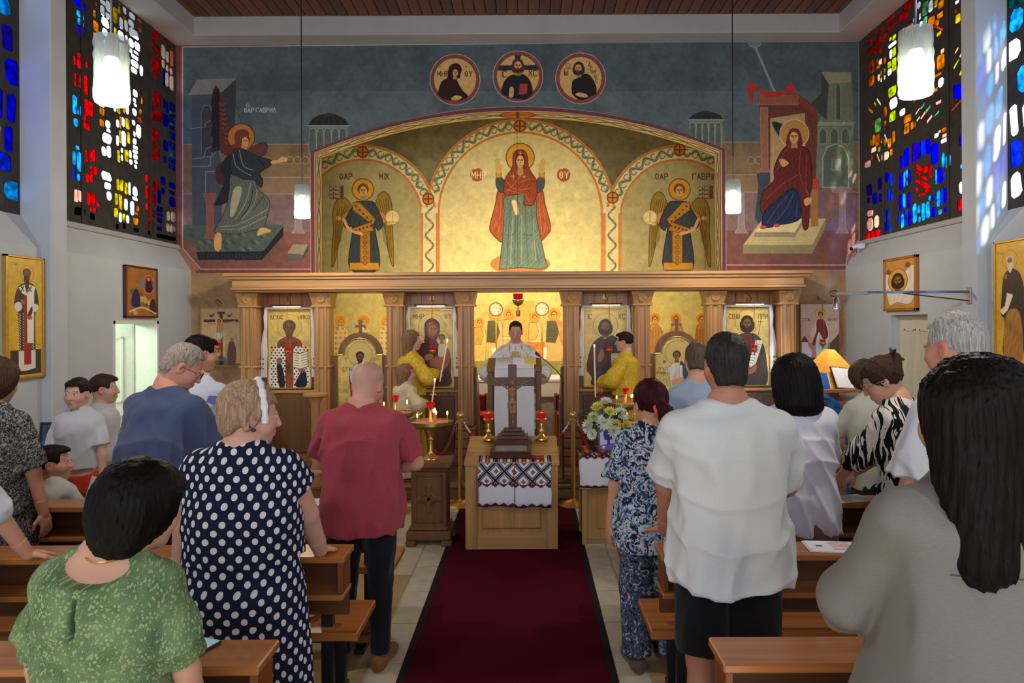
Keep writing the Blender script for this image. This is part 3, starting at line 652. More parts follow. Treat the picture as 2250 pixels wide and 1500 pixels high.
c.poly([(385, 600), (300, 700), (330, 800), (285, 930), (250, 1005), (365, 965), (390, 780)], (34, 38, 44), True, 1, None, 1, .3)
c.poly([(395, 580), (450, 555), (520, 580), (600, 620), (705, 652), (690, 695), (610, 750), (635, 805), (620, 865), (575, 830), (480, 800), (395, 760), (382, 690)], (42, 48, 54), True, 1, (20, 22, 26), 4, .25)
c.poly([(700, 655), (750, 648), (780, 626), (822, 632), (822, 656), (770, 668), (705, 678)], SKIN)
c.poly([(385, 765), (480, 800), (570, 810), (600, 880), (665, 935), (690, 1000), (672, 1080), (640, 1175), (560, 1200), (420, 1230), (300, 1222), (248, 1212), (300, 1120), (350, 1000), (370, 880)], (84, 90, 84), True, 1, (24, 26, 28), 4, .35)
c.poly([(430, 855), (470, 875), (440, 1000), (405, 1085), (375, 1070), (398, 900)], (164, 156, 128), True, .8)
folds(c, [[(300, 1170), (450, 1150), (670, 1035)], [(300, 1190), (460, 1185), (660, 1090)], [(540, 830), (500, 980), (420, 1110)], [(590, 880), (560, 1000), (470, 1110)], [(400, 600), (430, 700), (540, 770)], [(450, 570), (480, 690), (560, 730)]], (150, 148, 132), 5)
folds(c, [[(560, 850), (530, 1000), (440, 1130)], [(640, 930), (560, 1040)], [(420, 590), (470, 720), (560, 760)], [(600, 640), (640, 690)]], (18, 20, 24), 6)
c.poly([(268, 1225), (308, 1232), (302, 1350), (262, 1356), (250, 1290)], SKIN); c.poly([(600, 1195), (640, 1178), (700, 1205), (640, 1226), (592, 1242)], SKIN)
c.poly([(825, 1380), (870, 1310), (990, 1310), (950, 1392)], (138, 124, 98), False); c.poly([(825, 1380), (950, 1392), (945, 1436), (830, 1436)], (84, 80, 78), False); c.poly([(950, 1392), (990, 1310), (990, 1360), (945, 1436)], (66, 64, 64), False)
c.text('OAR', 488, 240, 34, (178, 182, 182), 5); c.text('GAVRUL', 582, 240, 32, (178, 182, 182), 5); c.ell(515, 220, 12, 12, (76, 92, 98), 1, (178, 182, 182), 3)
# --- seated maiden, right
c.frame(1560, 0, .4)
c.poly([(610, 395), (775, 395), (790, 660), (790, 1030), (580, 1030), (580, 690), (610, 640)], (104, 110, 96), False); c.poly([(610, 395), (650, 460), (640, 660), (545, 575), (610, 510)], (58, 62, 58), False)
c.poly([(610, 395), (775, 395), (775, 450), (650, 460)], (132, 130, 104), False); c.poly([(690, 660), (690, 480), (702, 448), (716, 480), (716, 660)], (70, 76, 70), False, 1, (140, 136, 112), 3)
c.poly([(575, 670), (795, 670), (785, 690), (585, 690)], (138, 136, 114), False)
for x in (598, 660, 722): c.poly([(x, 790), (x, 725), (x + 20, 700), (x + 42, 725), (x + 42, 790)], (76, 84, 76), False, 1, (146, 144, 122), 3)
c.poly([(618, 1028), (618, 870), (640, 810), (690, 790), (735, 810), (760, 870), (760, 1028)], (84, 92, 84), False, 1, (150, 146, 124), 6)
for x in (668, 695): c.poly([(x, 875), (x + 20, 875), (x + 20, 935), (x, 935)], (100, 106, 94), False, 1, (150, 146, 124), 2)
c.stroke([(250, 265), (375, 555), (420, 660)], (150, 164, 166), 16, False, None, .35); c.stroke([(250, 265), (375, 555), (420, 660)], (176, 186, 184), 4, False, None, .5); c.ell(377, 560, 13, 13, (196, 204, 200)); c.ell(245, 235, 34, 26, (120, 132, 134), .6, (160, 168, 166), 2)
c.poly([(265, 520), (490, 520), (590, 600), (590, 640), (580, 1000), (270, 1000), (290, 640), (270, 620)], (98, 54, 42), False)
c.poly([(270, 525), (485, 525), (485, 575), (270, 575)], (134, 84, 62), False, 1, (160, 112, 80), 3); c.poly([(330, 650), (520, 620), (525, 1000), (330, 1000)], (168, 138, 92), False)
c.poly([(340, 670), (410, 690), (400, 740), (375, 745)], (34, 42, 60)); c.poly([(275, 590), (315, 590), (318, 920), (330, 945), (255, 945), (280, 920)], (140, 92, 74), False, 1, (168, 120, 92), 3)
c.poly([(490, 520), (595, 615), (580, 640), (480, 560)], (112, 56, 44), False)
c.poly([(205, 455), (235, 460), (300, 500), (400, 495), (440, 450), (470, 500), (465, 545), (440, 505), (380, 530), (300, 530), (245, 490), (232, 575), (215, 550)], (168, 48, 46))
c.poly([(255, 955), (330, 945), (330, 1000), (300, 1030), (290, 1260), (245, 1200), (265, 1020)], (58, 62, 80), False)
c.poly([(180, 1345), (290, 1200), (635, 1200), (560, 1345)], (176, 160, 112), False); c.poly([(180, 1345), (560, 1345), (635, 1200), (635, 1245), (560, 1392), (180, 1392)], (128, 118, 84), False)
c.poly([(243, 1275), (300, 1215), (510, 1200), (465, 1275)], (196, 180, 128), False); c.poly([(243, 1275), (465, 1275), (510, 1200), (510, 1230), (465, 1302), (243, 1302)], (136, 124, 92), False)
c.poly([(550, 1000), (590, 1000), (595, 1240), (555, 1245)], (150, 104, 56), False); c.ell(575, 1010, 24, 30, (176, 52, 48))
c.ell(462, 735, 80, 78, (170, 124, 62), 1, (200, 180, 150), 4)
c.poly([(380, 850), (420, 800), (440, 790), (500, 800), (545, 840), (560, 1000), (545, 1090), (540, 1240), (510, 1250), (495, 1100), (440, 1050), (350, 1110), (290, 1180), (275, 1110), (300, 1040), (350, 990), (350, 930)], (92, 36, 34), True, 1, (46, 18, 20), 4, .25)
c.poly([(420, 1050), (470, 1040), (492, 1110), (495, 1195), (440, 1225), (370, 1235), (320, 1250), (285, 1235), (300, 1160), (360, 1110)], (34, 42, 68), True, 1, (18, 22, 38), 4, .3)
c.ell(290, 1248, 18, 10, (176, 70, 60)); c.ell(365, 1238, 18, 9, (176, 70, 60))
face(c, 462, 752, 32, SKIN, None, None, -.4, (100, 40, 40)); c.poly([(378, 880), (395, 870), (428, 890), (425, 905), (395, 915)], SKIN); c.poly([(515, 1095), (550, 1085), (555, 1110), (525, 1130)], SKIN)
folds(c, [[(500, 810), (490, 950), (540, 1080)], [(530, 850), (525, 1000), (545, 1090)], [(440, 800), (400, 850), (370, 930)], [(480, 960), (400, 1010), (310, 1090)]], (140, 70, 60), 4)
folds(c, [[(460, 1060), (420, 1140), (350, 1230)], [(480, 1100), (470, 1190)], [(430, 1070), (360, 1150), (310, 1230)]], (70, 84, 116), 4)
# --- three roundels
c.frame(930, 100, .1822)
def roundel(x, y):
    c.ell(x, y, 306, 312, (176, 160, 150)); c.ell(x, y, 298, 304, (120, 62, 58)); c.ell(x, y, 254, 258, (190, 152, 92))
roundel(382, 410); roundel(1140, 372); roundel(1895, 395)
DK = (48, 26, 26)
c.poly([(180, 580), (220, 440), (290, 390), (300, 300), (340, 230), (420, 220), (460, 290), (430, 370), (400, 410), (470, 540), (535, 610), (450, 660), (330, 660), (240, 640)], DK, True, 1, (24, 14, 14), 5, .2); face(c, 382, 325, 44, SKIN, None, None, .5, DK)
c.poly([(340, 630), (400, 600), (465, 620), (430, 655), (350, 660)], SKIN); c.poly([(490, 545), (520, 510), (580, 525), (560, 560), (510, 570)], SKIN)
c.text('MHR', 170, 310, 62, (60, 36, 26), 9); c.text('QY', 500, 310, 62, (60, 36, 26), 9); c.text('~', 190, 262, 36, (60, 36, 26), 8); c.text('~', 505, 262, 36, (60, 36, 26), 8)
c.poly([(885, 300), (920, 240), (1360, 235), (1390, 290)], (38, 44, 46), False); c.poly([(1100, 115), (1175, 115), (1165, 200), (1110, 200)], (38, 44, 46), False)
c.poly([(945, 560), (980, 430), (1060, 360), (1200, 350), (1280, 420), (1315, 560), (1240, 640), (1140, 640), (1030, 620)], (34, 30, 38), True, 1, (16, 16, 20), 5, .2); face(c, 1140, 245, 62, SKIN, (74, 48, 34), (70, 44, 30), 0, None, True)
c.poly([(1160, 462), (1258, 462), (1250, 580), (1150, 595)], (150, 60, 54), False); c.poly([(1030, 600), (1045, 500), (1085, 510), (1085, 610), (1050, 625)], SKIN)
c.text('IC', 940, 310, 70, (60, 36, 26), 10); c.text('XC', 1270, 300, 70, (60, 36, 26), 10); c.stroke([(930, 300), (1000, 300)], (60, 36, 26), 9); c.stroke([(1265, 292), (1340, 292)], (60, 36, 26), 9)
c.poly([(1790, 560), (1800, 430), (1850, 400), (1960, 340), (2050, 420), (2085, 560), (1990, 630), (1900, 655), (1830, 620)], (34, 30, 30), True, 1, (18, 16, 16), 5, .2); face(c, 1872, 275, 56, SKIN, (58, 38, 30), (60, 40, 30), -.5, None, True)
c.poly([(1830, 590), (1880, 565), (1970, 590), (1975, 625), (1890, 620)], SKIN); c.text('IW', 1690, 300, 60, (60, 36, 26), 9); c.ell(1742, 240, 26, 26, (190, 152, 92), 1, (60, 36, 26), 6); c.stroke([(1690, 280), (1780, 280)], (60, 36, 26), 8)
for t, x, y in (('D', 1990, 200), ('R', 2010, 250), ('OM', 2020, 295), ('O', 2062, 350), ('C', 2075, 405)): c.text(t, x, y, 42, (60, 36, 26), 7)
# --- borders
c.frame(0, 0, 1)
RB, WL = (112, 62, 58), (178, 160, 148)
c.poly([(380, 50), (1915, 30), (1915, 88), (380, 102)], RB, False); c.stroke([(400, 103), (1888, 88)], WL, 2)
c.poly([(380, 90), (400, 90), (400, 548), (380, 548)], RB, False); c.poly([(1888, 80), (1915, 80), (1915, 520), (1888, 520)], RB, False); c.stroke([(401, 103), (401, 545), (436, 585), (440, 591), (690, 591)], WL, 2); c.stroke([(1887, 90), (1887, 525), (1862, 560), (1858, 582), (1592, 582)], WL, 2)
c.poly([(380, 545), (398, 545), (436, 588), (436, 600), (380, 600)], (150, 100, 92), False); c.poly([(430, 593), (700, 593), (700, 600), (430, 600)], RB, False); c.poly([(1590, 584), (1860, 584), (1860, 592), (1590, 592)], RB, False); c.poly([(1862, 560), (1915, 500), (1915, 600), (1862, 600)], (150, 100, 92), False)
ax0, ax1, asp, apk = -2.585, 2.585, 4.06, 4.575      # the arched opening
def arch_pts(x0, x1, zs, zp, n=40):
    R = ((x1 - x0) ** 2 / 4 + (zp - zs) ** 2) / (2 * (zp - zs)); cz = zp - R; t = math.asin((x1 - x0) / 2 / R)
    return [((x0 + x1) / 2 + R * math.sin(-t + 2 * t * i / n), cz + R * math.cos(-t + 2 * t * i / n)) for i in range(n + 1)]
S_ = FPX / YW * 1.3
def xz2c(p): return ((p[0] - c.ext[0]) * S_, (c.ext[3] - p[1]) * S_)
for off, col, wd in ((.062, (176, 150, 140), 1), (.03, (98, 54, 58), 9.5), (.004, (190, 168, 140), 1.6)):
    L_ = [(ax0 - off, 1.5), (ax0 - off, asp)] + arch_pts(ax0 - off, ax1 + off, asp, apk + off) + [(ax1 + off, asp), (ax1 + off, 1.5)]
    c.stroke(None, col, wd, raw=np.array([xz2c(p) for p in L_]))
c.mottle(.05, 9, 8)
M_fresco = img_mat('fresco_paint', fw, .85, 1.4)
outl = [(-4.72, 0), (ax0, 0), (ax0, asp)] + arch_pts(ax0, ax1, asp, apk)[1:-1] + [(ax1, asp), (ax1, 0), (4.72, 0), (4.72, Z_BEAM + .1), (-4.72, Z_BEAM + .1)]
wf = struct(MB().prism(outl, YW, YW + .28).build('wall_front', M_fresco), 'painted front wall with angel, seated maiden and roundels around an arched opening')
uv_xz(wf, *fw.ext)
# vine band on the inner side of the arch
vc = Canvas(1600, 64, (204, 188, 140), lambda x, y: (x, y))
vc.stroke([(0, 3), (1600, 3)], (176, 96, 60), 6); vc.stroke([(0, 60), (1600, 60)], (176, 96, 60), 6)
for s2 in (1, -1): vc.stroke([(i * 5, 32 + s2 * 16 * math.sin(i * 5 / 24)) for i in range(321)], (84, 112, 92), 7)
for i in range(21): vc.ell(37 + i * 75.4, 32, 9, 8, (190, 128, 90))
vc.ell(800, 32, 34, 30, (190, 120, 50), 1, (110, 50, 30), 4); vc.stroke([(800, 8), (800, 56)], (110, 50, 30), 6); vc.stroke([(772, 32), (828, 32)], (110, 50, 30), 6)
path = [(ax0, 1.4), (ax0, asp)] + arch_pts(ax0, ax1, asp, apk)[1:-1] + [(ax1, asp), (ax1, 1.4)]
dist = [0.0]
for a, b in zip(path, path[1:]): dist.append(dist[-1] + math.hypot(b[0] - a[0], b[1] - a[1]))
rv = MB(); rv.v = [(p[0] * .9985, y, p[1] - .002) for p in path for y in (YW + .004, YW + .28)]; rv.f = [(2 * i, 2 * i + 1, 2 * i + 3, 2 * i + 2) for i in range(len(path) - 1)]
ro = rv.build('arch_lining', img_mat('vine_band', vc, .85, 1.25), wf, fix=False)
uvl = ro.data.uv_layers.new(name='UVMap')
for lp in ro.data.loops: uvl.data[lp.index].uv = (dist[lp.vertex_index // 2] / dist[-1], .02 + .96 * (lp.vertex_index % 2))

# --- rear wall of the sanctuary
sw = plane_canvas(560, 215, 1740, 1000, YS, 1.35, (112, 104, 74)); c = sw  # paint colours partly warmed with the yellow of the sanctuary lamp light
c.mottle(.14, 50, 5)
CR, OR_ = (214, 200, 148), (196, 122, 66)
def arch_fill(x, cy, r, y1, col): c.poly([(x - r, y1)] + [(x + r * math.cos(a), cy - r * math.sin(a)) for a in np.linspace(PI, 0, 40)] + [(x + r, y1)], col, False)
def arch_line(x, cy, r, y1, col, w): c.stroke([(x - r, y1)] + [(x + r * math.cos(a), cy - r * math.sin(a)) for a in np.linspace(PI, 0, 60)] + [(x + r, y1)], col, w)
def vine_arc(x, cy, r, amp, a0, a1, n, y1=None):
    pts = [(x + (r + amp * math.sin(t * n)) * math.cos(a), cy - (r + amp * math.sin(t * n)) * math.sin(a)) for t, a in zip(np.linspace(0, 2 * PI, 220), np.linspace(a0, a1, 220))]
    c.stroke(pts, (92, 122, 100), 4)
    for i in range(int(2 * n)):
        a = a0 + (a1 - a0) * (i + .5) / (2 * n); s2 = -1 if i % 2 else 1
        q = [(x + (r + amp * .25 * s2 * -1) * math.cos(a) + 6 * math.cos(b), cy - (r + amp * .25 * s2 * -1) * math.sin(a) + 6 * math.sin(b)) for b in np.linspace(0, 5, 10)]
        c.stroke(q, (92, 122, 100), 2.2); c.ell(q[5][0], q[5][1], 2.6, 2.6, (206, 120, 76))
for x, r in ((797, 163), (1493, 163)): arch_fill(x, 481, r, 640, CR)
arch_fill(1143, 470, 209, 640, CR)
for x in (797, 1493):
    arch_line(x, 481, 160, 640, OR_, 5); arch_fill(x, 481, 133, 640, OR_); arch_fill(x, 481, 128, 640, (172, 160, 112))
arch_line(1143, 470, 206, 640, OR_, 5); arch_fill(1143, 470, 182, 640, OR_); arch_fill(1143, 470, 177, 640, (210, 196, 140))
for x0, x1 in ((925, 962), (1326, 1363)):
    c.poly([(x0, 455), (x1, 455), (x1, 660), (x0, 660)], CR, False); c.stroke([(x0 + 2, 470), (x0 + 2, 660)], OR_, 5); c.stroke([(x1 - 2, 470), (x1 - 2, 660)], OR_, 5)
    xm = (x0 + x1) / 2; c.stroke([(xm + 8 * math.sin(y / 7.0), y) for y in range(455, 650, 2)], (92, 122, 100), 4)
    for i in range(9): c.ell(xm + (3 if i % 2 else -3), 466 + i * 22, 3, 3, (206, 120, 76))
vine_arc(1143, 470, 194, 8, .25, PI - .25, 15); vine_arc(797, 481, 146, 8, .35, PI, 11); vine_arc(1493, 481, 146, 8, 0, PI - .35, 11)
for x, y in ((1142, 277), (797, 334), (1493, 329), (941, 437), (1346, 434)):
    c.ell(x, y, 12, 12, (196, 130, 50), 1, (112, 52, 30), 2.5); c.stroke([(x - 9, y), (x + 9, y)], (112, 52, 30), 3); c.stroke([(x, y - 9), (x, y + 9)], (112, 52, 30), 3)
c.frame(680, 220, .4089)
c.ell(1132, 880, 162, 58, (206, 120, 70))
c.ell(1132, 307, 76, 76, (206, 154, 52), 1, (120, 56, 34), 5)
MT, DR_ = (140, 66, 44), (104, 122, 112)
for s2 in (0, 1):
    X = (lambda x: 2264 - x) if s2 else (lambda x: x)
    c.poly([(X(1012), 488), (X(1052), 488), (X(1065), 560), (X(1045), 720), (X(1030), 762), (X(985), 722), (X(968), 680), (X(998), 560)], (164, 84, 52), True, 1, (96, 40, 28), 4, .25)
    c.poly([(X(1003), 418), (X(1030), 414), (X(1056), 450), (X(1060), 492), (X(1022), 492), (X(1003), 460)], (72, 80, 86), True, 1, (40, 40, 44), 3)
    c.poly([(X(1002), 388), (X(1031), 388), (X(1031), 416), (X(1003), 418)], (196, 148, 60), False, 1, (110, 60, 30), 3)
    c.poly([(X(1004), 388), (X(998), 350), (X(1012), 345), (X(1022), 350), (X(1033), 345), (X(1030), 388)], (214, 168, 104)); 
    for i in range(4): c.stroke([(X(1003 + i * 8), 352), (X(999 + i * 7), 322 - (i % 3) * 4)], (214, 168, 104), 6)
    folds(c, [[(X(1030), 500), (X(1025), 620), (X(1015), 720)], [(X(1045), 500), (X(1040), 640)], [(X(1008), 560), (X(995), 690)]], (204, 120, 80), 3)
c.poly([(1058, 510), (1205, 510), (1222, 640), (1266, 850), (1278, 890), (1240, 908), (1132, 900), (1030, 908), (1022, 885), (1040, 720), (1045, 600)], DR_, True, 1, (56, 66, 64), 4, .18)
folds(c, [[(1080, 540), (1070, 700), (1060, 880)], [(1110, 560), (1105, 720), (1100, 880)], [(1160, 560), (1165, 720), (1175, 880)], [(1190, 540), (1205, 720), (1235, 880)], [(1045, 720), (1090, 725), (1110, 700)], [(1150, 720), (1190, 725), (1215, 700)]], (66, 78, 74), 4)
folds(c, [[(1095, 560), (1088, 700), (1080, 880)], [(1140, 620), (1140, 880)], [(1200, 640), (1215, 860)]], (150, 164, 148), 4)
c.poly([(1094, 300), (1108, 274), (1132, 266), (1156, 274), (1170, 300), (1176, 355), (1190, 385), (1218, 430), (1224, 490), (1215, 530), (1200, 562), (1165, 565), (1150, 555), (1152, 505), (1062, 512), (1044, 494), (1048, 430), (1072, 388), (1090, 360)], MT, True, 1, (84, 34, 26), 4, .22)
face(c, 1132, 318, 27, (214, 168, 104), None, None, 0, None) if False else None
c.poly([(1104, 330), (1112, 290), (1132, 280), (1152, 290), (1160, 330), (1150, 372), (1132, 385), (1114, 372)], (96, 44, 34)); c.poly([(1118, 350), (1146, 350), (1150, 395), (1132, 408), (1114, 395)], (180, 134, 80), False)
c.ell(1132, 330, 21, 34, (220, 176, 112))
for s2 in (-1, 1): c.stroke([(1132 + s2 * 4, 318), (1132 + s2 * 15, 316)], (84, 52, 34), 3.5); c.ell(1132 + s2 * 9, 324, 4, 2.5, (40, 26, 20))
c.stroke([(1132, 320), (1133, 342)], (120, 80, 50), 2.5); c.stroke([(1125, 352), (1139, 352)], (150, 70, 54), 3.5)
folds(c, [[(1075, 400), (1120, 440), (1190, 420)], [(1060, 440), (1110, 480), (1200, 470)], [(1060, 480), (1130, 500), (1160, 510), (1185, 560)], [(1132, 408), (1100, 450), (1060, 490)]], (196, 110, 72), 3.5)
for x, y in ((1096, 408), (1153, 412), (1132, 284)): c.stroke([(x - 8, y), (x + 8, y)], (226, 196, 120), 3); c.stroke([(x, y - 8), (x, y + 8)], (226, 196, 120), 3)
c.poly([(1084, 545), (1098, 534), (1112, 545), (1124, 600), (1108, 618), (1096, 590)], (226, 206, 150), True, 1, (150, 120, 80), 3)
for x, t in ((900, 'MHR'), (1365, 'QY')): c.ell(x, 401, 36, 36, (168, 82, 54)); c.text(t, x - (28 if len(t) == 3 else 22), 385, 34, (232, 214, 170), 5); c.text('~', x - 14, 370, 18, (232, 214, 170), 4)
def archangel(mir):
    X = (lambda x: 2275 - x) if mir else (lambda x: x)
    Q = lambda pts: [(X(x), y) for x, y in pts]
    WG = (150, 124, 50)
    for wgp in ([(222, 560), (190, 525), (150, 530), (125, 600), (128, 700), (120, 800), (122, 895), (142, 850), (165, 720), (190, 640), (235, 600)], [(352, 560), (375, 505), (410, 495), (440, 550), (446, 680), (452, 890), (425, 820), (405, 690), (385, 620), (345, 600)]):
        c.poly(Q(wgp), WG, True, 1, (84, 66, 26), 4)
    for i in range(6): c.stroke(Q([(215 - i * 13, 560 + i * 4), (185 - i * 9, 650 + i * 10), (165 - i * 6, 760 + i * 16)]), (92, 74, 30), 3, True); c.stroke(Q([(360 + i * 12, 545 - i * 4), (385 + i * 9, 640), (400 + i * 8, 760 + i * 16)]), (92, 74, 30), 3, True)
    c.poly(Q([(205, 600), (175, 640), (190, 690), (240, 640)]), (206, 124, 70)); c.poly(Q([(360, 600), (400, 610), (410, 650), (370, 670)]), (206, 124, 70))
    c.ell(X(287), 480, 58, 58, (206, 150, 50), 1, (120, 62, 30), 5)
    c.poly(Q([(190, 640), (240, 560), (260, 545), (335, 545), (360, 575), (395, 660), (370, 700), (352, 690), (372, 905), (216, 905), (232, 690), (200, 690), (180, 660)]), (64, 70, 76), True, 1, (34, 36, 40), 4, .25)
    c.poly(Q([(232, 548), (270, 548), (355, 640), (340, 668), (232, 590)]), (186, 132, 48), False, 1, (110, 70, 26), 3); c.poly(Q([(228, 690), (330, 655), (346, 700), (250, 722)]), (186, 132, 48), False, 1, (110, 70, 26), 3)
    c.poly(Q([(272, 715), (326, 705), (326, 905), (272, 905)]), (186, 132, 48), False, 1, (110, 70, 26), 3); c.poly(Q([(216, 872), (372, 872), (374, 912), (214, 912)]), (206, 150, 56), False, 1, (110, 70, 26), 3)
    for i in range(6): c.ell(X(299), 735 + i * 28, 9, 9, (186, 132, 48), 1, (110, 64, 30), 3)
    for i in range(5): c.ell(X(250 + i * 20), 570 + i * 20, 6, 6, (110, 58, 34)); c.ell(X(250 + i * 20), 700 - i * 6, 6, 6, (110, 58, 34))
    c.stroke(Q([(185, 640), (215, 695), (280, 718)]), (222, 170, 130), 16, True); c.ell(X(155), 634, 14, 12, (214, 168, 104)); c.stroke(Q([(150, 520), (150, 912)]), (120, 80, 40), 3)
    c.ell(X(446), 630, 38, 38, (222, 206, 150), 1, (170, 140, 80), 4); c.stroke(Q([(446, 605), (446, 655)]), (150, 120, 70), 3); c.stroke(Q([(425, 655), (466, 655)]), (150, 120, 70), 3); c.ell(X(425), 665, 12, 9, (214, 168, 104))
    face(c, X(288), 486, 27, (212, 166, 104), (112, 76, 44), None, .15)
    c.poly(Q([(107, 460), (183, 460), (183, 530), (107, 530)]), (104, 78, 58), False)
    for i in range(3): c.text('AGNOC', min(X(110), X(182)) + 1, 465 + i * 22, 14, (206, 190, 160), 3)
archangel(False); archangel(True)
for t, x in (('OAR', 162), ('MIX', 376), ('OAR', 1858), ('GAVRIL', 2058)): c.text(t, x, 395, 30, (96, 62, 40), 5)
# communion of the apostles, lower register
c.frame(0, 0, 1); c.poly([(560, 603), (1740, 603), (1740, 1000), (560, 1000)], (204, 188, 118), False); c.poly([(560, 790), (1740, 790), (1740, 1000), (560, 1000)], (150, 150, 92), False)
c.frame(1035, 640, .2134)
c.poly([(350, 150), (420, 105), (640, 105), (640, 150), (610, 160), (600, 520), (380, 520), (380, 160)], (212, 172, 90), False, 1, (188, 136, 60), 4)
def apostle(x, y, r, robe, mantle, h=400, lean=0):
    c.poly([(x - r * 1.2, y + r * 1.1), (x + r * 1.1, y + r * 1.1), (x + r * 1.6 + lean, y + r * 3), (x + r * 1.4, y + h), (x - r * 1.3, y + h)], robe, False, 1, (150, 104, 50), 3, .15)
    c.poly([(x - r * 1.3, y + r * 1.2), (x + r * .3, y + r * 1.1), (x + r * .9, y + r * 3.2), (x + r * .2, y + r * 5.2), (x - r * 1.5, y + r * 5)], mantle, False, 1, (100, 80, 40), 3, .2)
    c.ell(x, y, r * 1.15, r * 1.15, (226, 158, 54), 1, (190, 110, 40), 4); face(c, x, y + 2, r * .55, (224, 180, 112), (150, 96, 50))
apostle(88, 320, 44, (220, 190, 110), (206, 160, 80)); apostle(245, 240, 56, (216, 186, 120), (92, 92, 70), 480); apostle(385, 240, 44, (224, 200, 140), (214, 184, 110), 260); apostle(655, 270, 44, (224, 200, 140), (214, 184, 110), 260)
apostle(855, 240, 56, (226, 178, 120), (92, 92, 70), 480, 60)
c.poly([(560, 520), (760, 520), (760, 700), (560, 700)], (206, 130, 62), False); c.poly([(880, 310), (950, 315), (940, 360), (895, 360)], (206, 140, 70)); c.poly([(900, 420), (960, 400), (960, 560), (930, 540)], (214, 140, 80))
c.frame(730, 640, .1267)
def bishop(x, w):
    c.ell(x, 515, 110, 110, (228, 156, 50), 1, (240, 206, 120), 8); face(c, x + 10, 530, 46, (226, 186, 120), (190, 140, 90))
    c.poly([(x - w, 1500), (x - w * .9, 660), (x - 40, 600), (x + 50, 600), (x + w, 680), (x + w, 1500)], (226, 206, 150), False, 1, (200, 140, 70), 6, .15)
    for i in range(5):
        for j in range(3): c.ell(x - w * .6 + j * w * .6, 720 + i * 90, 20, 20, (206, 140, 80))
    for dx in (-50, 40): c.stroke([(x + dx - 20, 625), (x + dx + 20, 665)], (70, 70, 40), 9); c.stroke([(x + dx + 20, 625), (x + dx - 20, 665)], (70, 70, 40), 9)
bishop(145, 130); bishop(540, 120); bishop(940, 140)
c.frame(1400, 580, .2489)
for x, rb in ((155, (196, 140, 78)), (343, (206, 150, 90)), (570, (190, 122, 56))):
    c.ell(x, 482, 53, 53, (216, 140, 44), 1, (236, 190, 100), 4)
    c.poly([(x - 60, 900), (x - 50, 580), (x - 10, 530), (x + 30, 540), (x + 80, 640), (x + 90, 900)], rb, True, 1, (140, 90, 44), 4, .3); face(c, x, 490, 24, (214, 166, 100), (130, 90, 56))
    for i in range(5): c.stroke([(x - 40 + i * 24, 560), (x - 46 + i * 28, 760)], (150, 100, 50), 4)
c.mottle(.06, 14, 9)
M_sanct = img_mat('sanctuary_paint', sw, .85, 1.15)
a_, b_ = at(560, 215, YS), at(1740, 1000, YS)
so = struct(MB().box((-4.3, YS, 0), (4.3, YS + .15, 5.5)).build('wall_sanctuary', M_sanct), 'sanctuary rear wall painted with a praying woman and two archangels under arches'); uv_xz(so, *sw.ext)
M_sancwall = mat('sanctuary_plaster', (168, 156, 112), rough=.9, var=.06)
for i, sx in enumerate((-1, 1)): struct(bx('wall_sanctuary_%s' % ('left', 'right')[i], (min(sx * 4.2, sx * 4.35), YW + .28, 0), (max(sx * 4.2, sx * 4.35), YS, 5.5), M_sancwall, None, 0), 'plain side wall of the sanctuary, %s' % ('left', 'right')[i])
struct(bx('ceiling_sanctuary', (-4.35, YW + .28, 5.4), (4.35, YS + .1, 5.5), M_sancwall, None, 0), 'plain ceiling above the sanctuary')
# ================================================================== icon screen
scr = thing('icon_screen', 'light oak icon screen with eight columns and a broad cornice', 'icon screen', (0, 8.42, Z_STEP))
zs = Z_STEP
def sb(name, a, b, m, par=scr, bev=.006):
    return bx(name, (a[0], a[1] - 8.42, a[2] - zs), (b[0], b[1] - 8.42, b[2] - zs), m, par, bev)
M_oak_l = wood('oak_light', (202, 154, 102), 'x')
sb('cornice_board', (-3.52, 8.14, 2.455), (3.52, 8.695, 2.495), M_oak_x); sb('cornice_fillet', (-3.49, 8.17, 2.42), (3.49, 8.69, 2.455), M_oak_l)
sb('frieze', (-3.44, 8.20, 2.325), (3.44, 8.69, 2.42), M_oak_x); sb('frieze_rail', (-3.46, 8.18, 2.295), (3.46, 8.69, 2.325), M_oak_l); sb('frieze_rail', (-3.42, 8.22, 2.268), (3.42, 8.69, 2.295), M_oak_x)
COLX = [-3.31, -2.41, -1.52, -.648, .648, 1.52, 2.41, 3.31]
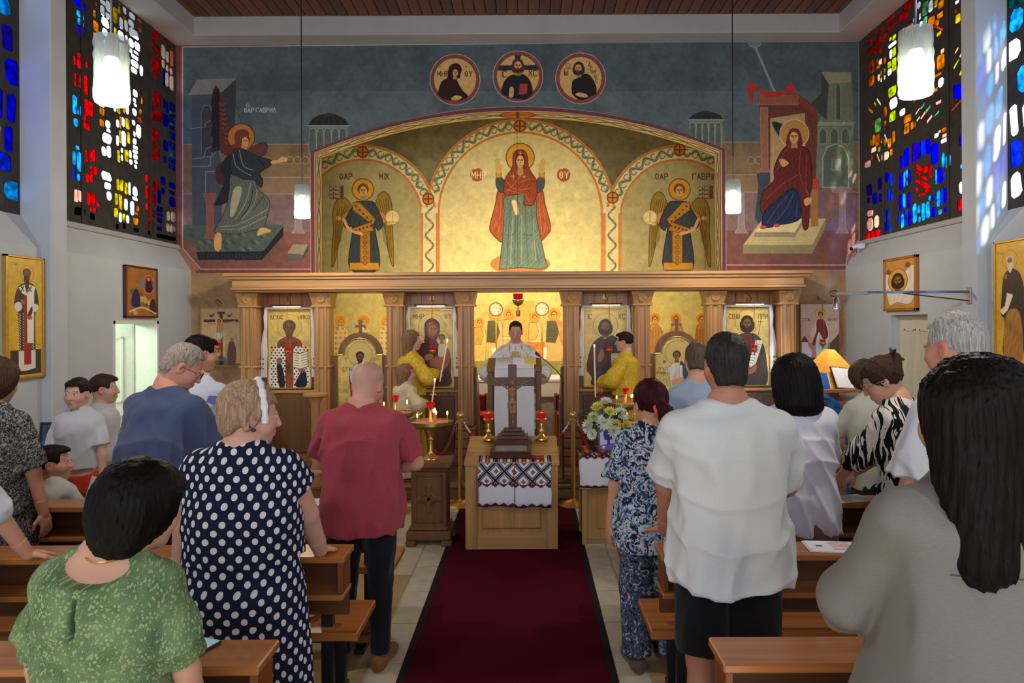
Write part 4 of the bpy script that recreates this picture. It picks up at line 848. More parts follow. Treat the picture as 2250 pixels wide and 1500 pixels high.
def column(x):
    cl = sb('column', (x - .095, 8.36, zs + .47), (x + .095, 8.55, 2.11), M_oak_z)
    for dx in (-.048, .048):
        MB().box((x + dx - .022, -.085, .49), (x + dx + .022, -.055, 1.94), .012).build('flute', M_oak_z, cl)
    m = MB(); z0, z1 = 2.115 - zs, 2.262 - zs
    for wa, wb, za, zb in ((.105, .138, z0, z1),):
        m.add([(x - wa, -.075, za), (x + wa, -.075, za), (x + wa, .15, za), (x - wa, .15, za), (x - wb, -.12, zb), (x + wb, -.12, zb), (x + wb, .15, zb), (x - wb, .15, zb)], [(0, 1, 2, 3), (4, 5, 6, 7), (0, 1, 5, 4), (1, 2, 6, 5), (2, 3, 7, 6), (3, 0, 4, 7)])
    m.build('capital', M_oak_z, cl)
    MB().lathe([(.0, 0), (.054, 0), (.054, .012), (.046, .018), (.04, .012), (.0, .012)], 24, M=Matrix.Translation((x, -.098, 2.195 - zs)) @ Matrix.Rotation(PI / 2 + .28, 4, 'X')).build('rosette', M_oak_l, cl, True)
    rs = MB()
    for a in (0, PI / 2): rs.box((-.004, -.03, 0), (.004, .03, .018), .001, Matrix.Translation((x, -.1, 2.195 - zs)) @ Matrix.Rotation(PI / 2 + .28, 4, 'X') @ Matrix.Rotation(a + PI / 4, 4, 'Z'))
    rs.build('rosette_cross', M_oak_z, cl)
    MB().box((x - .125, -.09, 2.085 - zs), (x + .125, .15, 2.115 - zs), .01).build('collar', M_oak_l, cl)
    MB().box((x - .118, -.085, 1.345 - zs), (x + .118, .15, 1.37 - zs), .01).build('ring', M_oak_l, cl)
    for i, (wd, za, zb) in enumerate(((.15, 0, .1), (.14, .1, .2), (.13, .2, .32), (.118, .32, .42), (.128, .42, .47))):
        MB().box((x - wd, -.06 - wd * .4, za), (x + wd, .16, zb - .006), .008).build('base_course', M_oak_dz, cl)
for x in COLX: column(x)
BAYS = [-2.86, -1.084, 1.084, 2.86]
for bxc in BAYS:
    hw = .345 if abs(bxc) > 2 else .34
    pn = sb('back_panel', (bxc - hw, 8.56, zs), (bxc + hw, 8.60, 2.268), M_oak_dz)
    for i in range(5): MB().box((bxc - hw + .07 + i * .14 - .003, .132, 1.95), (bxc - hw + .07 + i * .14 + .003, .142, 2.1), .001).build('groove', M_walnut, pn)
    sb('sill_rail', (bxc - hw, 8.50, 1.02), (bxc + hw, 8.57, 1.06), M_oak_x); sb('lower_panel', (bxc - hw + .06, 8.535, zs + .12), (bxc + hw - .06, 8.57, .97), M_carved)
# deacons' doors with arched tops, and their gilded paintings
def arc(x, z, r, a0, a1, n=20): return [(x + r * math.cos(a0 + (a1 - a0) * i / n), z + r * math.sin(a0 + (a1 - a0) * i / n)) for i in range(n + 1)]
M_doorwood = wood('door_wood', (124, 86, 58), 'z')
def deacon_door(x, label, canvas):
    d = thing('icon_door', label, 'door', (x, 8.47, zs)); z = lambda v: v - zs
    out = [(-.355, 0), (.355, 0), (.355, z(1.485))] + arc(0, z(1.50), .275, -.02, PI + .02) + [(-.355, z(1.485))]
    MB().prism(out, 0, .045).build('leaf', M_doorwood, d)
    inn = [(-.275, z(.5)), (.275, z(.5)), (.275, z(1.495)), (.205, z(1.495))] + arc(0, z(1.505), .197, 0, PI) + [(-.205, z(1.495)), (-.275, z(1.495))]
    p = MB().prism(inn, -.012, .0).build('painting', img_mat('door_icon', canvas, .4, 1.25, .5), d); uv_xz(p, -.275, .275, z(.5), z(1.702))
    fr = MB()
    for k in range(len(inn)):
        a, b = inn[k], inn[(k + 1) % len(inn)]
        fr.tube([(a[0], -.014, a[1]), (b[0], -.014, b[1])], .010, 6)
    fr.build('gilt_edge', M_gold, d, True)
    cz = z(1.775)
    MB().prism([(-.022, cz - .01), (.022, cz - .01), (.014, cz + .07), (.062, cz + .052), (.062, cz + .095), (.016, cz + .088), (.026, cz + .15), (-.026, cz + .15), (-.016, cz + .088), (-.062, cz + .095), (-.062, cz + .052), (-.014, cz + .07)], .005, .035).build('cross', M_doorwood, d)
    MB().ball((.33 if x < 0 else -.33, -.02, z(1.10)), .014).build('knob', M_chrome, d, True)
    return d
def door_canvas():
    k = 2.6; return Canvas(110 * k, 240.4 * k, (196, 172, 96), None)
def set_frame_door(c, k=2.6): c.conv = lambda px, py: (px * k, py * k); return c
dc1 = set_frame_door(door_canvas()); c = dc1      # local pixels: 110 wide, 240 high
c.mottle(.16, 26, 4)
c.ell(55, 40, 30, 30, (196, 172, 96), 1, (140, 112, 50), 1.2)
c.poly([(30, 240), (32, 150), (28, 100), (32, 76), (44, 64), (60, 62), (76, 74), (84, 96), (86, 150), (88, 240)], (118, 34, 44), True, 1, (60, 18, 26), 1, .2); c.poly([(30, 100), (30, 78), (42, 66), (58, 64), (60, 104), (44, 112), (34, 110)], (176, 184, 200), True, 1, (110, 116, 130), .8, .12)
face(c, 55, 46, 9.5, (110, 74, 48), (44, 30, 22), (40, 28, 22), .5); c.poly([(62, 84), (74, 84), (74, 102), (60, 104)], (70, 40, 30), False); c.ell(50, 96, 4, 3, (150, 104, 66)); c.ell(66, 104, 4, 3, (150, 104, 66))
c.text('CTIN', 12, 72, 9, (130, 98, 44), 1.6); c.text('CTEFAN', 76, 70, 8, (130, 98, 44), 1.4, .7)
dc2 = set_frame_door(door_canvas()); c = dc2
c.mottle(.16, 26, 6)
c.ell(55, 40, 30, 30, (196, 172, 96), 1, (140, 112, 50), 1.2)
c.poly([(34, 240), (40, 160), (36, 100), (34, 78), (46, 64), (62, 64), (74, 78), (78, 120), (84, 180), (88, 240)], (198, 196, 186), True, 1, (120, 116, 108), 1, .15); c.poly([(62, 66), (76, 76), (84, 110), (78, 150), (92, 200), (84, 215), (66, 160)], (44, 62, 92), True, 1, (24, 34, 54), 1, .2)
c.poly([(60, 70), (68, 70), (70, 150), (84, 230), (74, 232), (60, 150)], (214, 206, 190), False, 1, (150, 70, 50), .8); c.poly([(40, 108), (70, 98), (72, 112), (44, 122)], (206, 150, 110), False)
c.stroke([(36, 80), (26, 86), (24, 66)], (198, 196, 186), 8, True); c.ell(24, 62, 4, 5, (150, 104, 66)); face(c, 54, 47, 9, (128, 86, 54), (62, 40, 28), None, -.3)
c.text('PRXP', 8, 76, 7, (130, 98, 44), 1.4); c.text('ROMAN', 6, 86, 7, (130, 98, 44), 1.4, .7); c.text('CTUL', 86, 74, 7, (130, 98, 44), 1.4, .7)
deacon_door(-1.965, 'arched oak door with gilded saint in white sleeve and red cloak, left in the screen', dc1)
deacon_door(1.965, 'arched oak door with gilded saint in white robe and blue cloak, right in the screen', dc2)
# royal doors folded inward
for sx in (-1, 1):
    d = thing('royal_door_leaf', 'low oak door leaf folded inward at the %s of the middle opening' % ('left' if sx < 0 else 'right'), 'door', (sx * .545, 8.5, zs), 0, 'royal door leaves')
    MB().prism([(0, 0), (.5, 0), (.5, .8), (.42, .86), (.3, 1.02), (.12, 1.14), (0, 1.18)], -.02, .02, 'yz').build('leaf', M_doorwood, d)
    MB().prism([(.06, .1), (.44, .1), (.44, .72), (.06, .72)], -sx * .02, -sx * .032, 'yz').build('panel', M_oak_dz, d)

# ------------------------------------------------------------------ icons on boards
def icon(name, label, loc, w, h, canvas, frame_m, rz=0.0, fw_=.022, depth=.03, group=None, gain=1.3):
    r = thing(name, label, 'icon', loc, rz, group)
    p = bx('painting', (-w / 2 + fw_ * .6, -depth, -h / 2 + fw_ * .6), (w / 2 - fw_ * .6, 0, h / 2 - fw_ * .6), img_mat('icon_paint', canvas, .35, gain, .5), r, 0); uv_xz(p, -w / 2, w / 2, -h / 2, h / 2)
    f = MB(); d2 = depth + .012
    for a, b in (((-w / 2, -d2, -h / 2), (w / 2, 0, -h / 2 + fw_)), ((-w / 2, -d2, h / 2 - fw_), (w / 2, 0, h / 2)), ((-w / 2, -d2, -h / 2), (-w / 2 + fw_, 0, h / 2)), ((w / 2 - fw_, -d2, -h / 2), (w / 2, 0, h / 2))): f.box(a, b, .004)
    f.build('frame', frame_m, r); return r
def pc(px0, py0, px1, py1, base, k=2.4): return panel_canvas(px0, py0, px1, py1, k, base)
GB = (196, 172, 98)
# bishop with open book
c = pc(592, 676, 691, 852, GB); i1 = c; c.mottle(.1, 30, 2); c.frame(420, 590, .22)
c.ell(1008, 560, 122, 122, GB, 1, (130, 100, 44), 4)
c.poly([(820, 1160), (815, 920), (860, 770), (930, 672), (1005, 700), (1080, 668), (1150, 770), (1190, 920), (1182, 1160)], (222, 214, 210))
for i in range(15):
    for j in range(10):
        x, y = 828 + j * 38 + (i % 2) * 19, 770 + i * 27; c.ell(x, y, 9, 9, (70, 30, 34))
c.poly([(880, 940), (930, 960), (960, 1160), (900, 1160)], (26, 28, 40)); c.poly([(1060, 1160), (1110, 1040), (1160, 1000), (1175, 1160)], (26, 28, 40))
c.poly([(905, 700), (1000, 660), (1100, 690), (1130, 760), (1045, 790), (1040, 1165), (970, 1165), (965, 790), (885, 770)], (142, 62, 36), True, 1, (80, 30, 20), 4); c.ell(950, 740, 34, 32, (92, 66, 40)); c.ell(1058, 735, 30, 30, (92, 66, 40)); c.ell(1002, 990, 26, 60, (92, 66, 40))
c.poly([(1040, 820), (1112, 835), (1190, 805), (1190, 965), (1115, 990), (1040, 970)], (220, 212, 190), False, 1, (120, 40, 30), 7)
for i in range(5): c.stroke([(1055, 850 + i * 25), (1100, 858 + i * 25)], (80, 60, 50), 5); c.stroke([(1125, 855 + i * 25), (1180, 840 + i * 25)], (80, 60, 50), 5)
face(c, 1005, 575, 58, (118, 82, 52), (84, 66, 48), (78, 74, 70)); c.ell(905, 905, 30, 34, (128, 86, 52)); c.ell(1130, 1005, 34, 20, (128, 86, 52))
c.text('AGIOC', 815, 445, 38, (110, 78, 34), 7); c.text('NUKOL', 1095, 445, 38, (110, 78, 34), 7)
# mother and child
c = pc(901, 675, 999, 851, GB); i2 = c; c.mottle(.1, 30, 3); c.frame(860, 590, .2489)
c.ell(362, 500, 118, 118, GB, 1, (130, 100, 44), 4); c.ell(450, 600, 62, 62, GB, 1, (130, 100, 44), 3)
c.poly([(200, 1030), (205, 800), (240, 680), (300, 610), (300, 480), (340, 430), (390, 432), (430, 480), (425, 570), (400, 620), (440, 680), (520, 760), (525, 900), (505, 1030)], (74, 30, 38), True, 1, (36, 14, 20), 4, .2)
c.poly([(330, 470), (375, 450), (415, 490), (415, 560), (380, 610), (335, 590), (318, 530)], (140, 50, 44)); face(c, 368, 530, 40, (150, 108, 66), None, None, .5, None) if False else c.ell(370, 530, 36, 52, (150, 108, 66))
for s2 in (-1, 1): c.stroke([(374 + s2 * 6, 515), (374 + s2 * 24, 513)], (60, 36, 24), 5); c.ell(374 + s2 * 15, 523, 6, 4, (30, 20, 16))
c.stroke([(376, 518), (380, 548)], (90, 60, 40), 4); c.stroke([(364, 564), (388, 564)], (120, 56, 46), 5)
c.poly([(370, 1000), (400, 880), (345, 850), (345, 800), (410, 760), (440, 690), (500, 690), (520, 760), (510, 830), (460, 900)], (146, 78, 42), True, 1, (90, 44, 26), 4, .25); c.poly([(420, 670), (450, 650), (490, 670), (470, 760), (420, 760)], (196, 180, 150)); face(c, 450, 602, 26, (150, 108, 66), (84, 52, 34), None, -.3)
c.poly([(300, 760), (340, 740), (380, 760), (350, 790), (305, 800)], (150, 108, 66)); c.ell(345, 470, 6, 6, (214, 180, 90)); c.ell(290, 635, 8, 8, (214, 180, 90))
c.text('MHR', 200, 385, 42, (110, 78, 34), 7); c.text('QY', 475, 385, 42, (110, 78, 34), 7)
# teacher with book
c = pc(1281, 673, 1381, 849, GB); i3 = c; c.mottle(.1, 30, 5); c.frame(860, 590, .2489)
c.ell(1893, 487, 110, 110, GB, 1, (130, 100, 44), 4)
c.poly([(1725, 880), (1740, 760), (1780, 650), (1850, 590), (1890, 610), (1960, 580), (2040, 660), (2060, 800), (2040, 1020), (1780, 1020), (1770, 950)], (70, 36, 40), True, 1, (34, 18, 22), 4, .2)
c.poly([(1930, 600), (1975, 590), (2040, 670), (2050, 860), (2000, 1020), (1800, 1020), (1815, 900), (1900, 880), (1960, 760)], (50, 72, 92), True, 1, (26, 38, 54), 4, .25)
c.poly([(1940, 735), (2040, 735), (2040, 850), (1945, 850)], (206, 196, 170), False, 1, (120, 90, 50), 5)
for i in range(4): c.stroke([(1952, 757 + i * 24), (1985, 757 + i * 24)], (100, 70, 50), 5); c.stroke([(2000, 757 + i * 24), (2032, 757 + i * 24)], (100, 70, 50), 5)
face(c, 1893, 500, 50, (122, 84, 54), (52, 34, 26), (50, 32, 24), 0, None, True); c.poly([(1820, 800), (1840, 720), (1870, 700), (1880, 760), (1850, 810)], (140, 98, 60))
c.text('IC', 1735, 385, 42, (110, 78, 34), 7); c.text('XC', 2010, 385, 42, (110, 78, 34), 7)
# forerunner with scroll
c = pc(1594, 671, 1697, 847, GB); i4 = c; c.mottle(.1, 30, 7); c.frame(1400, 580, .2489)
c.ell(980, 495, 108, 108, GB, 1, (130, 100, 44), 4); c.stroke([(1110, 465), (1085, 610)], (90, 60, 30), 6); c.stroke([(1085, 488), (1128, 494)], (90, 60, 30), 5)
c.poly([(820, 760), (860, 660), (930, 600), (1040, 600), (1110, 660), (1150, 800), (1145, 1060), (840, 1060)], (96, 40, 36), True, 1, (44, 18, 18), 4, .2); c.poly([(1030, 600), (1110, 660), (1155, 820), (1145, 1060), (900, 1060), (970, 940), (1060, 880), (1080, 740)], (64, 56, 48), True, 1, (34, 30, 28), 4, .3)
c.poly([(1060, 655), (1130, 660), (1060, 870), (1010, 900), (975, 890), (1020, 780)], (214, 204, 184), False, 1, (140, 110, 80), 4)
for i in range(8): c.stroke([(1062 - i * 10, 690 + i * 24), (1108 - i * 11, 697 + i * 24)], (90, 70, 60), 5)
face(c, 982, 510, 52, (112, 76, 50), (46, 32, 26), (44, 32, 26), 0, None, True); c.poly([(990, 940), (1040, 890), (1070, 880), (1060, 930), (1010, 960)], (140, 98, 62))
c.text('CVIW', 815, 425, 38, (110, 78, 34), 7); c.text('PRUD', 1085, 425, 38, (110, 78, 34), 7)
LB = ['gold icon of a bishop with open book, first from the left on the screen', 'gold icon of a veiled mother with child, left of the middle opening',
      'gold icon of a bearded man in red and blue, right of the middle opening', 'gold icon of a bearded man with white scroll, last on the right']
M_towel = mat('towel_linen', (224, 222, 230), rough=.9, var=.04, scale=40); M_embr = mat('red_embroidery', (138, 44, 52), rough=.9)
for k, (x, cv) in enumerate(zip(BAYS, (i1, i2, i3, i4))):
    icon('screen_icon', LB[k], (x, 8.55, 1.567), .56, .985, cv, M_gold, group='gold icons on the screen', fw_=.018)
    side = ('first bay from the left', 'second bay from the left', 'third bay from the left', 'last bay on the right')[k]
    tw = thing('embroidered_towel', 'white embroidered towel hung around the icon in the %s' % side, 'towel', (x, 8.53, 2.07), 0, 'towels around the screen icons')
    for sx in (-1, 1):
        m = MB(); n = 7
        for j in range(n + 1):
            t = j / n; z = .02 - t * .87; xo = .285 + .035 * t + .012 * math.sin(j * 2.2); 
            m.v += [(sx * (.262), -.018, z), (sx * (xo + .01), -.034 - .012 * math.sin(j * 1.7), z), (sx * (xo + .05 * t + .015), -.016, z - .01)]
        for j in range(n):
            for q in range(2): m.f.append((j * 3 + q, j * 3 + q + 1, j * 3 + q + 4, j * 3 + q + 3))
        s_ = m.build('side_fall', M_towel, tw, True)
        for j in range(3):
            for q in range(2):
                xx, zz = sx * (.315 + q * .03), -.62 - j * .06; MB().box((xx - .011, -.05, zz - .004), (xx + .011, -.047, zz + .004)).box((xx - .004, -.05, zz - .011), (xx + .004, -.047, zz + .011)).build('embroidery', M_embr, s_)
    MB().box((-.29, -.03, -.005), (.29, .0, .025), .006).build('top_fold', M_towel, tw)
    pl_ = thing('picture_lamp', 'slim brass picture lamp above the icon in the %s' % side, 'lamp', (x, 8.56, 2.14), 0, 'picture lamps on the screen')
    MB().tube([(-.2, -.13, -.03), (.2, -.13, -.03)], .012, 8).build('bar', M_chrome, pl_, True); MB().tube([(0, 0, .06), (0, -.1, .08), (.02, -.13, .02), (0, -.13, -.03)], .007, 6).build('arm', M_brass_dull, pl_, True)
    MB().box((-.03, -.006, .03), (.03, 0, .09), .003).build('wall_plate', M_brass_dull, pl_)
    MB().box((-.17, -.139, -.047), (.17, -.121, -.041), .001).build('light_strip', mat('lamp_strip', (255, 236, 190), emit=(255, 214, 140), es=9), pl_)
def oil_lamp(x, y, z, label, hang=.5, s=1.0):
    o = thing('oil_lamp', label, 'oil lamp', (x, y, z), 0, 'red hanging oil lamps')
    MB().lathe([(0, -.075 * s), (.006, -.072 * s), (.012, -.055 * s), (.005, -.045 * s), (.03 * s, -.03 * s), (.042 * s, -.005 * s), (.04 * s, .004), (.0, .004)], 16).build('holder', M_brass, o, True)
    MB().lathe([(.0, .0), (.026 * s, .0), (.033 * s, .02), (.036 * s, .045 * s), (.03 * s, .045 * s), (.0, .02)], 16).build('glass', M_redglass, o, True)
    for k in range(3):
        a = k * 2.1 + .4; MB().tube([(.04 * s * math.cos(a), .04 * s * math.sin(a), 0), (0, 0, hang)], .0018, 4).build('chain', M_brass_dull, o)
    return o
for x, nm in zip(BAYS, ('bishop', 'mother and child', 'bearded man with book', 'man with scroll')): oil_lamp(x + .03, 8.36, 1.55, 'red glass oil lamp hanging before the icon of the %s' % nm, .55)
cl_ = oil_lamp(0.0, 8.24, 2.16, 'large red lamp on chains hanging in the middle opening under the cornice', .34, 1.7)
MB().lathe([(0, -.2), (.022, -.2), (.026, -.17), (.024, -.13), (.0, -.12)], 12).build('pendant_weight', M_brass_dull, cl_, True); MB().tube([(0, 0, .34), (0, 0, 2.36)], .002, 4).build('wire', M_black, cl_)

# ------------------------------------------------------------------ icons on the walls
c = pc(442, 675, 530, 805, (186, 156, 116)); cru = c; c.mottle(.06, 20, 2); c.frame(420, 590, .22)
c.poly([(110, 945), (498, 945), (498, 990), (110, 990)], (104, 82, 62), False); c.ell(300, 930, 60, 60, (84, 78, 76)); c.ell(305, 945, 25, 25, (24, 22, 24)); c.poly([(290, 430), (318, 430), (318, 900), (290, 900)], (72, 36, 34), False); c.poly([(265, 430), (342, 430), (342, 452), (265, 452)], (72, 36, 34), False); c.poly([(130, 505), (475, 505), (475, 535), (130, 535)], (72, 36, 34), False)
c.stroke([(165, 540), (220, 552), (285, 540), (330, 545), (400, 535), (440, 525)], (172, 124, 84), 16, True); c.poly([(265, 545), (325, 545), (318, 640), (300, 700), (300, 850), (280, 850), (262, 700), (255, 640)], (172, 124, 84)); c.poly([(250, 640), (312, 650), (305, 700), (255, 705)], (176, 186, 176)); c.ell(280, 525, 38, 36, (196, 156, 80)); face(c, 282, 530, 18, (160, 112, 74), (60, 36, 28))
for x, col in ((190, (34, 36, 54)), (410, (92, 54, 62))): c.poly([(x - 42, 945), (x - 36, 780), (x - 8, 720), (x + 20, 740), (x + 40, 830), (x + 30, 945)], col, True, 1, (20, 18, 24), 3, .2); c.ell(x, 705, 22, 24, (176, 140, 80)); c.ell(x + 3, 708, 13, 17, (150, 104, 70))
for x in (212, 390): c.poly([(x - 25, 455), (x, 465), (x + 25, 440), (x + 12, 475), (x - 15, 482)], (60, 40, 50))
c = pc(1757, 665, 1845, 800, (190, 164, 152)); sai = c; c.mottle(.05, 20, 3); c.frame(1400, 580, .2489)
c.poly([(1435, 830), (1800, 830), (1800, 890), (1435, 890)], (70, 56, 60), False); c.poly([(1440, 700), (1800, 690), (1800, 830), (1440, 830)], (176, 122, 110), False)
c.poly([(1445, 830), (1450, 680), (1470, 640), (1500, 680), (1510, 720), (1540, 760), (1540, 830)], (206, 206, 214), False, 1, (130, 60, 60), 4); c.poly([(1440, 690), (1475, 632), (1512, 690)], (110, 44, 44), False); c.poly([(1690, 830), (1700, 700), (1740, 660), (1775, 612), (1798, 660), (1798, 830)], (88, 64, 52), False)
c.ell(1615, 440, 46, 46, (206, 166, 76), 1, (150, 110, 50), 3); c.poly([(1560, 560), (1580, 500), (1640, 490), (1690, 560), (1690, 650), (1660, 840), (1580, 840), (1575, 650)], (186, 200, 196), True, 1, (110, 120, 118), 3, .12); c.poly([(1585, 500), (1640, 492), (1670, 560), (1680, 640), (1640, 665), (1600, 600), (1560, 720), (1548, 690), (1580, 600)], (112, 30, 40), True, 1, (60, 16, 24), 3, .2); face(c, 1615, 448, 20, (190, 140, 100), (56, 34, 28)); c.text('CTIQ', 1462, 480, 24, (150, 70, 70), 5); c.text('PANTE', 1675, 480, 24, (150, 70, 70), 5, .7)
c = pc(10, 552, 100, 830, (206, 164, 52)); tall1 = c; c.mottle(.06, 30, 4); c.frame(0, 540, .3733)
c.poly([(55, 600), (250, 600), (250, 750), (55, 750)], (60, 54, 46), False); c.ell(160, 140, 42, 52, (206, 164, 52), 1, (150, 110, 36), 3)
c.poly([(105, 720), (108, 600), (100, 380), (78, 330), (95, 240), (130, 200), (190, 195), (222, 240), (235, 330), (212, 380), (212, 580), (212, 720)], (52, 50, 48), True)
for i in range(14):
    for j in range(4): c.stroke([(106 + j * 28, 380 + i * 16), (118 + j * 28, 392 + i * 16)], (196, 190, 180), 5)
c.poly([(105, 725), (105, 605), (212, 605), (212, 715), (150, 728)], (214, 208, 200), False); c.poly([(140, 260), (186, 260), (184, 690), (140, 690)], (150, 40, 42), False); c.poly([(105, 225), (150, 200), (162, 260), (172, 200), (212, 215), (206, 250), (200, 560), (160, 560), (158, 270), (130, 260)], (222, 216, 206), False); c.poly([(80, 330), (110, 310), (130, 345), (100, 370)], (214, 208, 200)); c.poly([(205, 320), (232, 330), (220, 365), (196, 360)], (214, 208, 200))
for x in (130, 178): c.stroke([(x - 9, 215), (x + 9, 245)], (30, 28, 28), 6); c.stroke([(x + 9, 215), (x - 9, 245)], (30, 28, 28), 6)
c.poly([(160, 390), (190, 335), (192, 375), (172, 400)], (84, 36, 30)); c.ell(130, 310, 14, 16, (150, 100, 60)); c.ell(176, 405, 16, 12, (150, 100, 60)); face(c, 158, 140, 24, (126, 84, 52), (70, 52, 40), (62, 44, 36)); c.poly([(140, 160), (175, 160), (165, 245), (155, 250)], (66, 46, 38)); c.text('CTUN', 62, 80, 14, (140, 100, 36), 3)
c = pc(268, 580, 342, 693, (160, 104, 48)); sm1 = c; c.mottle(.08, 20, 5); c.frame(0, 540, .3733)
c.ell(860, 210, 34, 56, (170, 60, 50), 1, (214, 150, 80), 4); c.poly([(842, 250), (846, 190), (860, 165), (876, 190), (882, 250)], (52, 30, 48)); c.ell(860, 178, 10, 12, (190, 140, 90)); c.ell(825, 200, 14, 36, (100, 120, 140)); c.ell(895, 215, 10, 28, (100, 120, 140))
for i in range(16): c.poly([(740 + (i * 29) % 150, 250 + (i * 23) % 130), (760 + (i * 29) % 150, 240 + (i * 23) % 130), (775 + (i * 29) % 150, 262 + (i * 23) % 130), (752 + (i * 29) % 150, 275 + (i * 23) % 130)], (206, 160, 96) if i % 3 else (90, 100, 66), False)
c.poly([(755, 340), (760, 270), (785, 240), (805, 290), (800, 345)], (44, 46, 84)); c.poly([(865, 375), (872, 310), (895, 295), (908, 340), (905, 380)], (70, 40, 52)); c.stroke([(745, 375), (820, 350), (905, 385)], (206, 190, 150), 9, True)
c = pc(1947, 568, 2022, 687, (190, 140, 70)); sm2 = c; c.mottle(.06, 20, 6); c.frame(1760, 560, .6266)
c.poly([(306, 65), (330, 70), (352, 130), (375, 70), (412, 50), (410, 150), (390, 180), (350, 172), (320, 180), (305, 120)], (216, 208, 196), True, 1, (150, 120, 90), 1.5, .1); c.ell(351, 95, 36, 42, (206, 160, 70), 1, (130, 70, 40), 2); face(c, 351, 96, 19, (146, 100, 62), (62, 36, 28), (56, 34, 26), 0, None, True); c.ell(316, 62, 9, 10, (140, 70, 56)); c.ell(388, 44, 9, 10, (140, 70, 56))
c = pc(2190, 535, 2290, 830, (208, 162, 44)); tall2 = c; c.mottle(.06, 30, 8); c.frame(1760, 560, .6266)
c.ell(752, 35, 30, 36, (208, 162, 44), 1, (150, 106, 30), 2); c.poly([(715, 230), (722, 120), (735, 80), (770, 70), (800, 110), (815, 240), (800, 390), (760, 400), (722, 380), (730, 260)], (46, 40, 38), True, 1, (24, 20, 20), 2, .25); c.poly([(735, 240), (790, 230), (800, 400), (728, 400)], (160, 112, 62), True, 1, None, 1, .15); c.poly([(740, 155), (765, 165), (742, 222), (722, 238), (708, 222), (730, 205)], (222, 212, 190), False, 1, (150, 110, 70), 1)
face(c, 752, 38, 14, (150, 104, 66), (190, 182, 170), (206, 200, 190)); c.poly([(742, 50), (765, 50), (756, 80), (748, 78)], (206, 200, 190)); c.ell(735, 95, 6, 10, (150, 104, 66)); c.text('CPIV', 700, 2, 10, (140, 96, 30), 1.6)
M_redframe = wood('reddish_frame', (96, 44, 26), 'z'); M_goldframe = mat('gilt_frame', (196, 150, 60), rough=.35, metal=.4); M_honeyframe = wood('honey_frame', (176, 110, 44), 'z')
a_ = at(486, 740, 8.67); icon('crucifixion_icon', 'crucifixion icon with dark cross on pale board, left of the screen', (a_.x, 8.69, a_.z), .51, .75, cru, M_oak_x, fw_=.012)
b_ = at(1801, 732, 8.67); icon('saint_icon', 'standing young saint in red cloak on pinkish board, right of the screen', (b_.x, 8.69, b_.z), .51, .77, sai, M_oak_dz, fw_=.012)
icon('tall_wall_icon', 'tall gold icon of a bishop in black and white robe, left wall edge', (-XL - .001, 5.785, 1.955), .44, 1.04, tall1, M_goldframe, PI / 2, .02)
icon('small_wall_icon', 'small brown icon of a mountain vision above the open door', (-XL - .001, 7.535, 2.245), .62, .56, sm1, M_redframe, PI / 2, .02, gain=1.2)
icon('small_wall_icon', 'small icon of a face on a white cloth above the cream door', (XL + .001, 7.385, 2.285), .64, .58, sm2, M_honeyframe, -PI / 2, .03)
icon('tall_wall_icon', 'tall gold icon of a white-bearded monk with scroll, right wall edge', (XL + .001, 5.655, 2.03), .46, 1.06, tall2, M_goldframe, -PI / 2, .02)
for a, nm in ((a_, 'crucifixion icon'), (b_, 'saint icon in the red cloak')):
    oil_lamp(a.x - .0, 8.58, a.z - .12, 'red oil lamp hanging before the %s' % nm, .52)
    h = thing('lamp_hook', 'curved metal hook above the %s' % nm, 'hook', (a.x, 8.7, a.z + .42), 0, 'lamp hooks beside the screen'); MB().tube([(0, 0, 0), (-.03, -.05, .05), (-.04, -.1, .04), (0, -.12, -.01), (.04, -.13, -.02)], .006, 6).build('hook_rod', M_brass_dull, h, True)

# ------------------------------------------------------------------ sanctuary furniture
al = thing('altar_table', 'altar table under white and grey cloth behind the middle opening', 'table', (.02, 9.75, zs)); M_greycloth = mat('grey_brocade', (150, 146, 146), rough=.8, var=.25, scale=18)
MB().box((-.62, -.3, 0), (.62, .35, .93), .02).build('cloth_body', M_greycloth, al); MB().box((-.65, -.33, .9), (.65, .38, .955), .012).build('table_top', M_whitecloth, al); MB().box((-.64, -.325, .7), (.64, -.302, .9), .006).build('cloth_front', M_whitecloth, al)
for x, nm in ((-.36, 'left'), (.36, 'right')):
    cs = thing('altar_candle', 'thick white candle in brass holder, %s on the altar table' % nm, 'candle', (x, 9.6, zs + .955), 0, 'candles on the altar')
    MB().lathe([(0, 0), (.06, 0), (.055, .02), (.02, .05), (.014, .1), (.024, .14), (.014, .18), (.016, .22), (.045, .25), (.045, .26), (0, .26)], 16).build('holder', M_brass, cs, True); MB().lathe([(0, .26), (.028, .26), (.028, .42), (.0, .425)], 14).build('wax', M_wax, cs, True)
gs = thing('gospel_box', 'orange wooden tabernacle box on the altar', 'box', (.2, 9.95, zs + .955)); MB().box((-.13, -.08, 0), (.13, .08, .38), .01).build('body', mat('orange_wood', (206, 116, 44), rough=.4), gs); MB().ball((0, -.085, .12), .022).build('emblem', M_brass, gs, True)
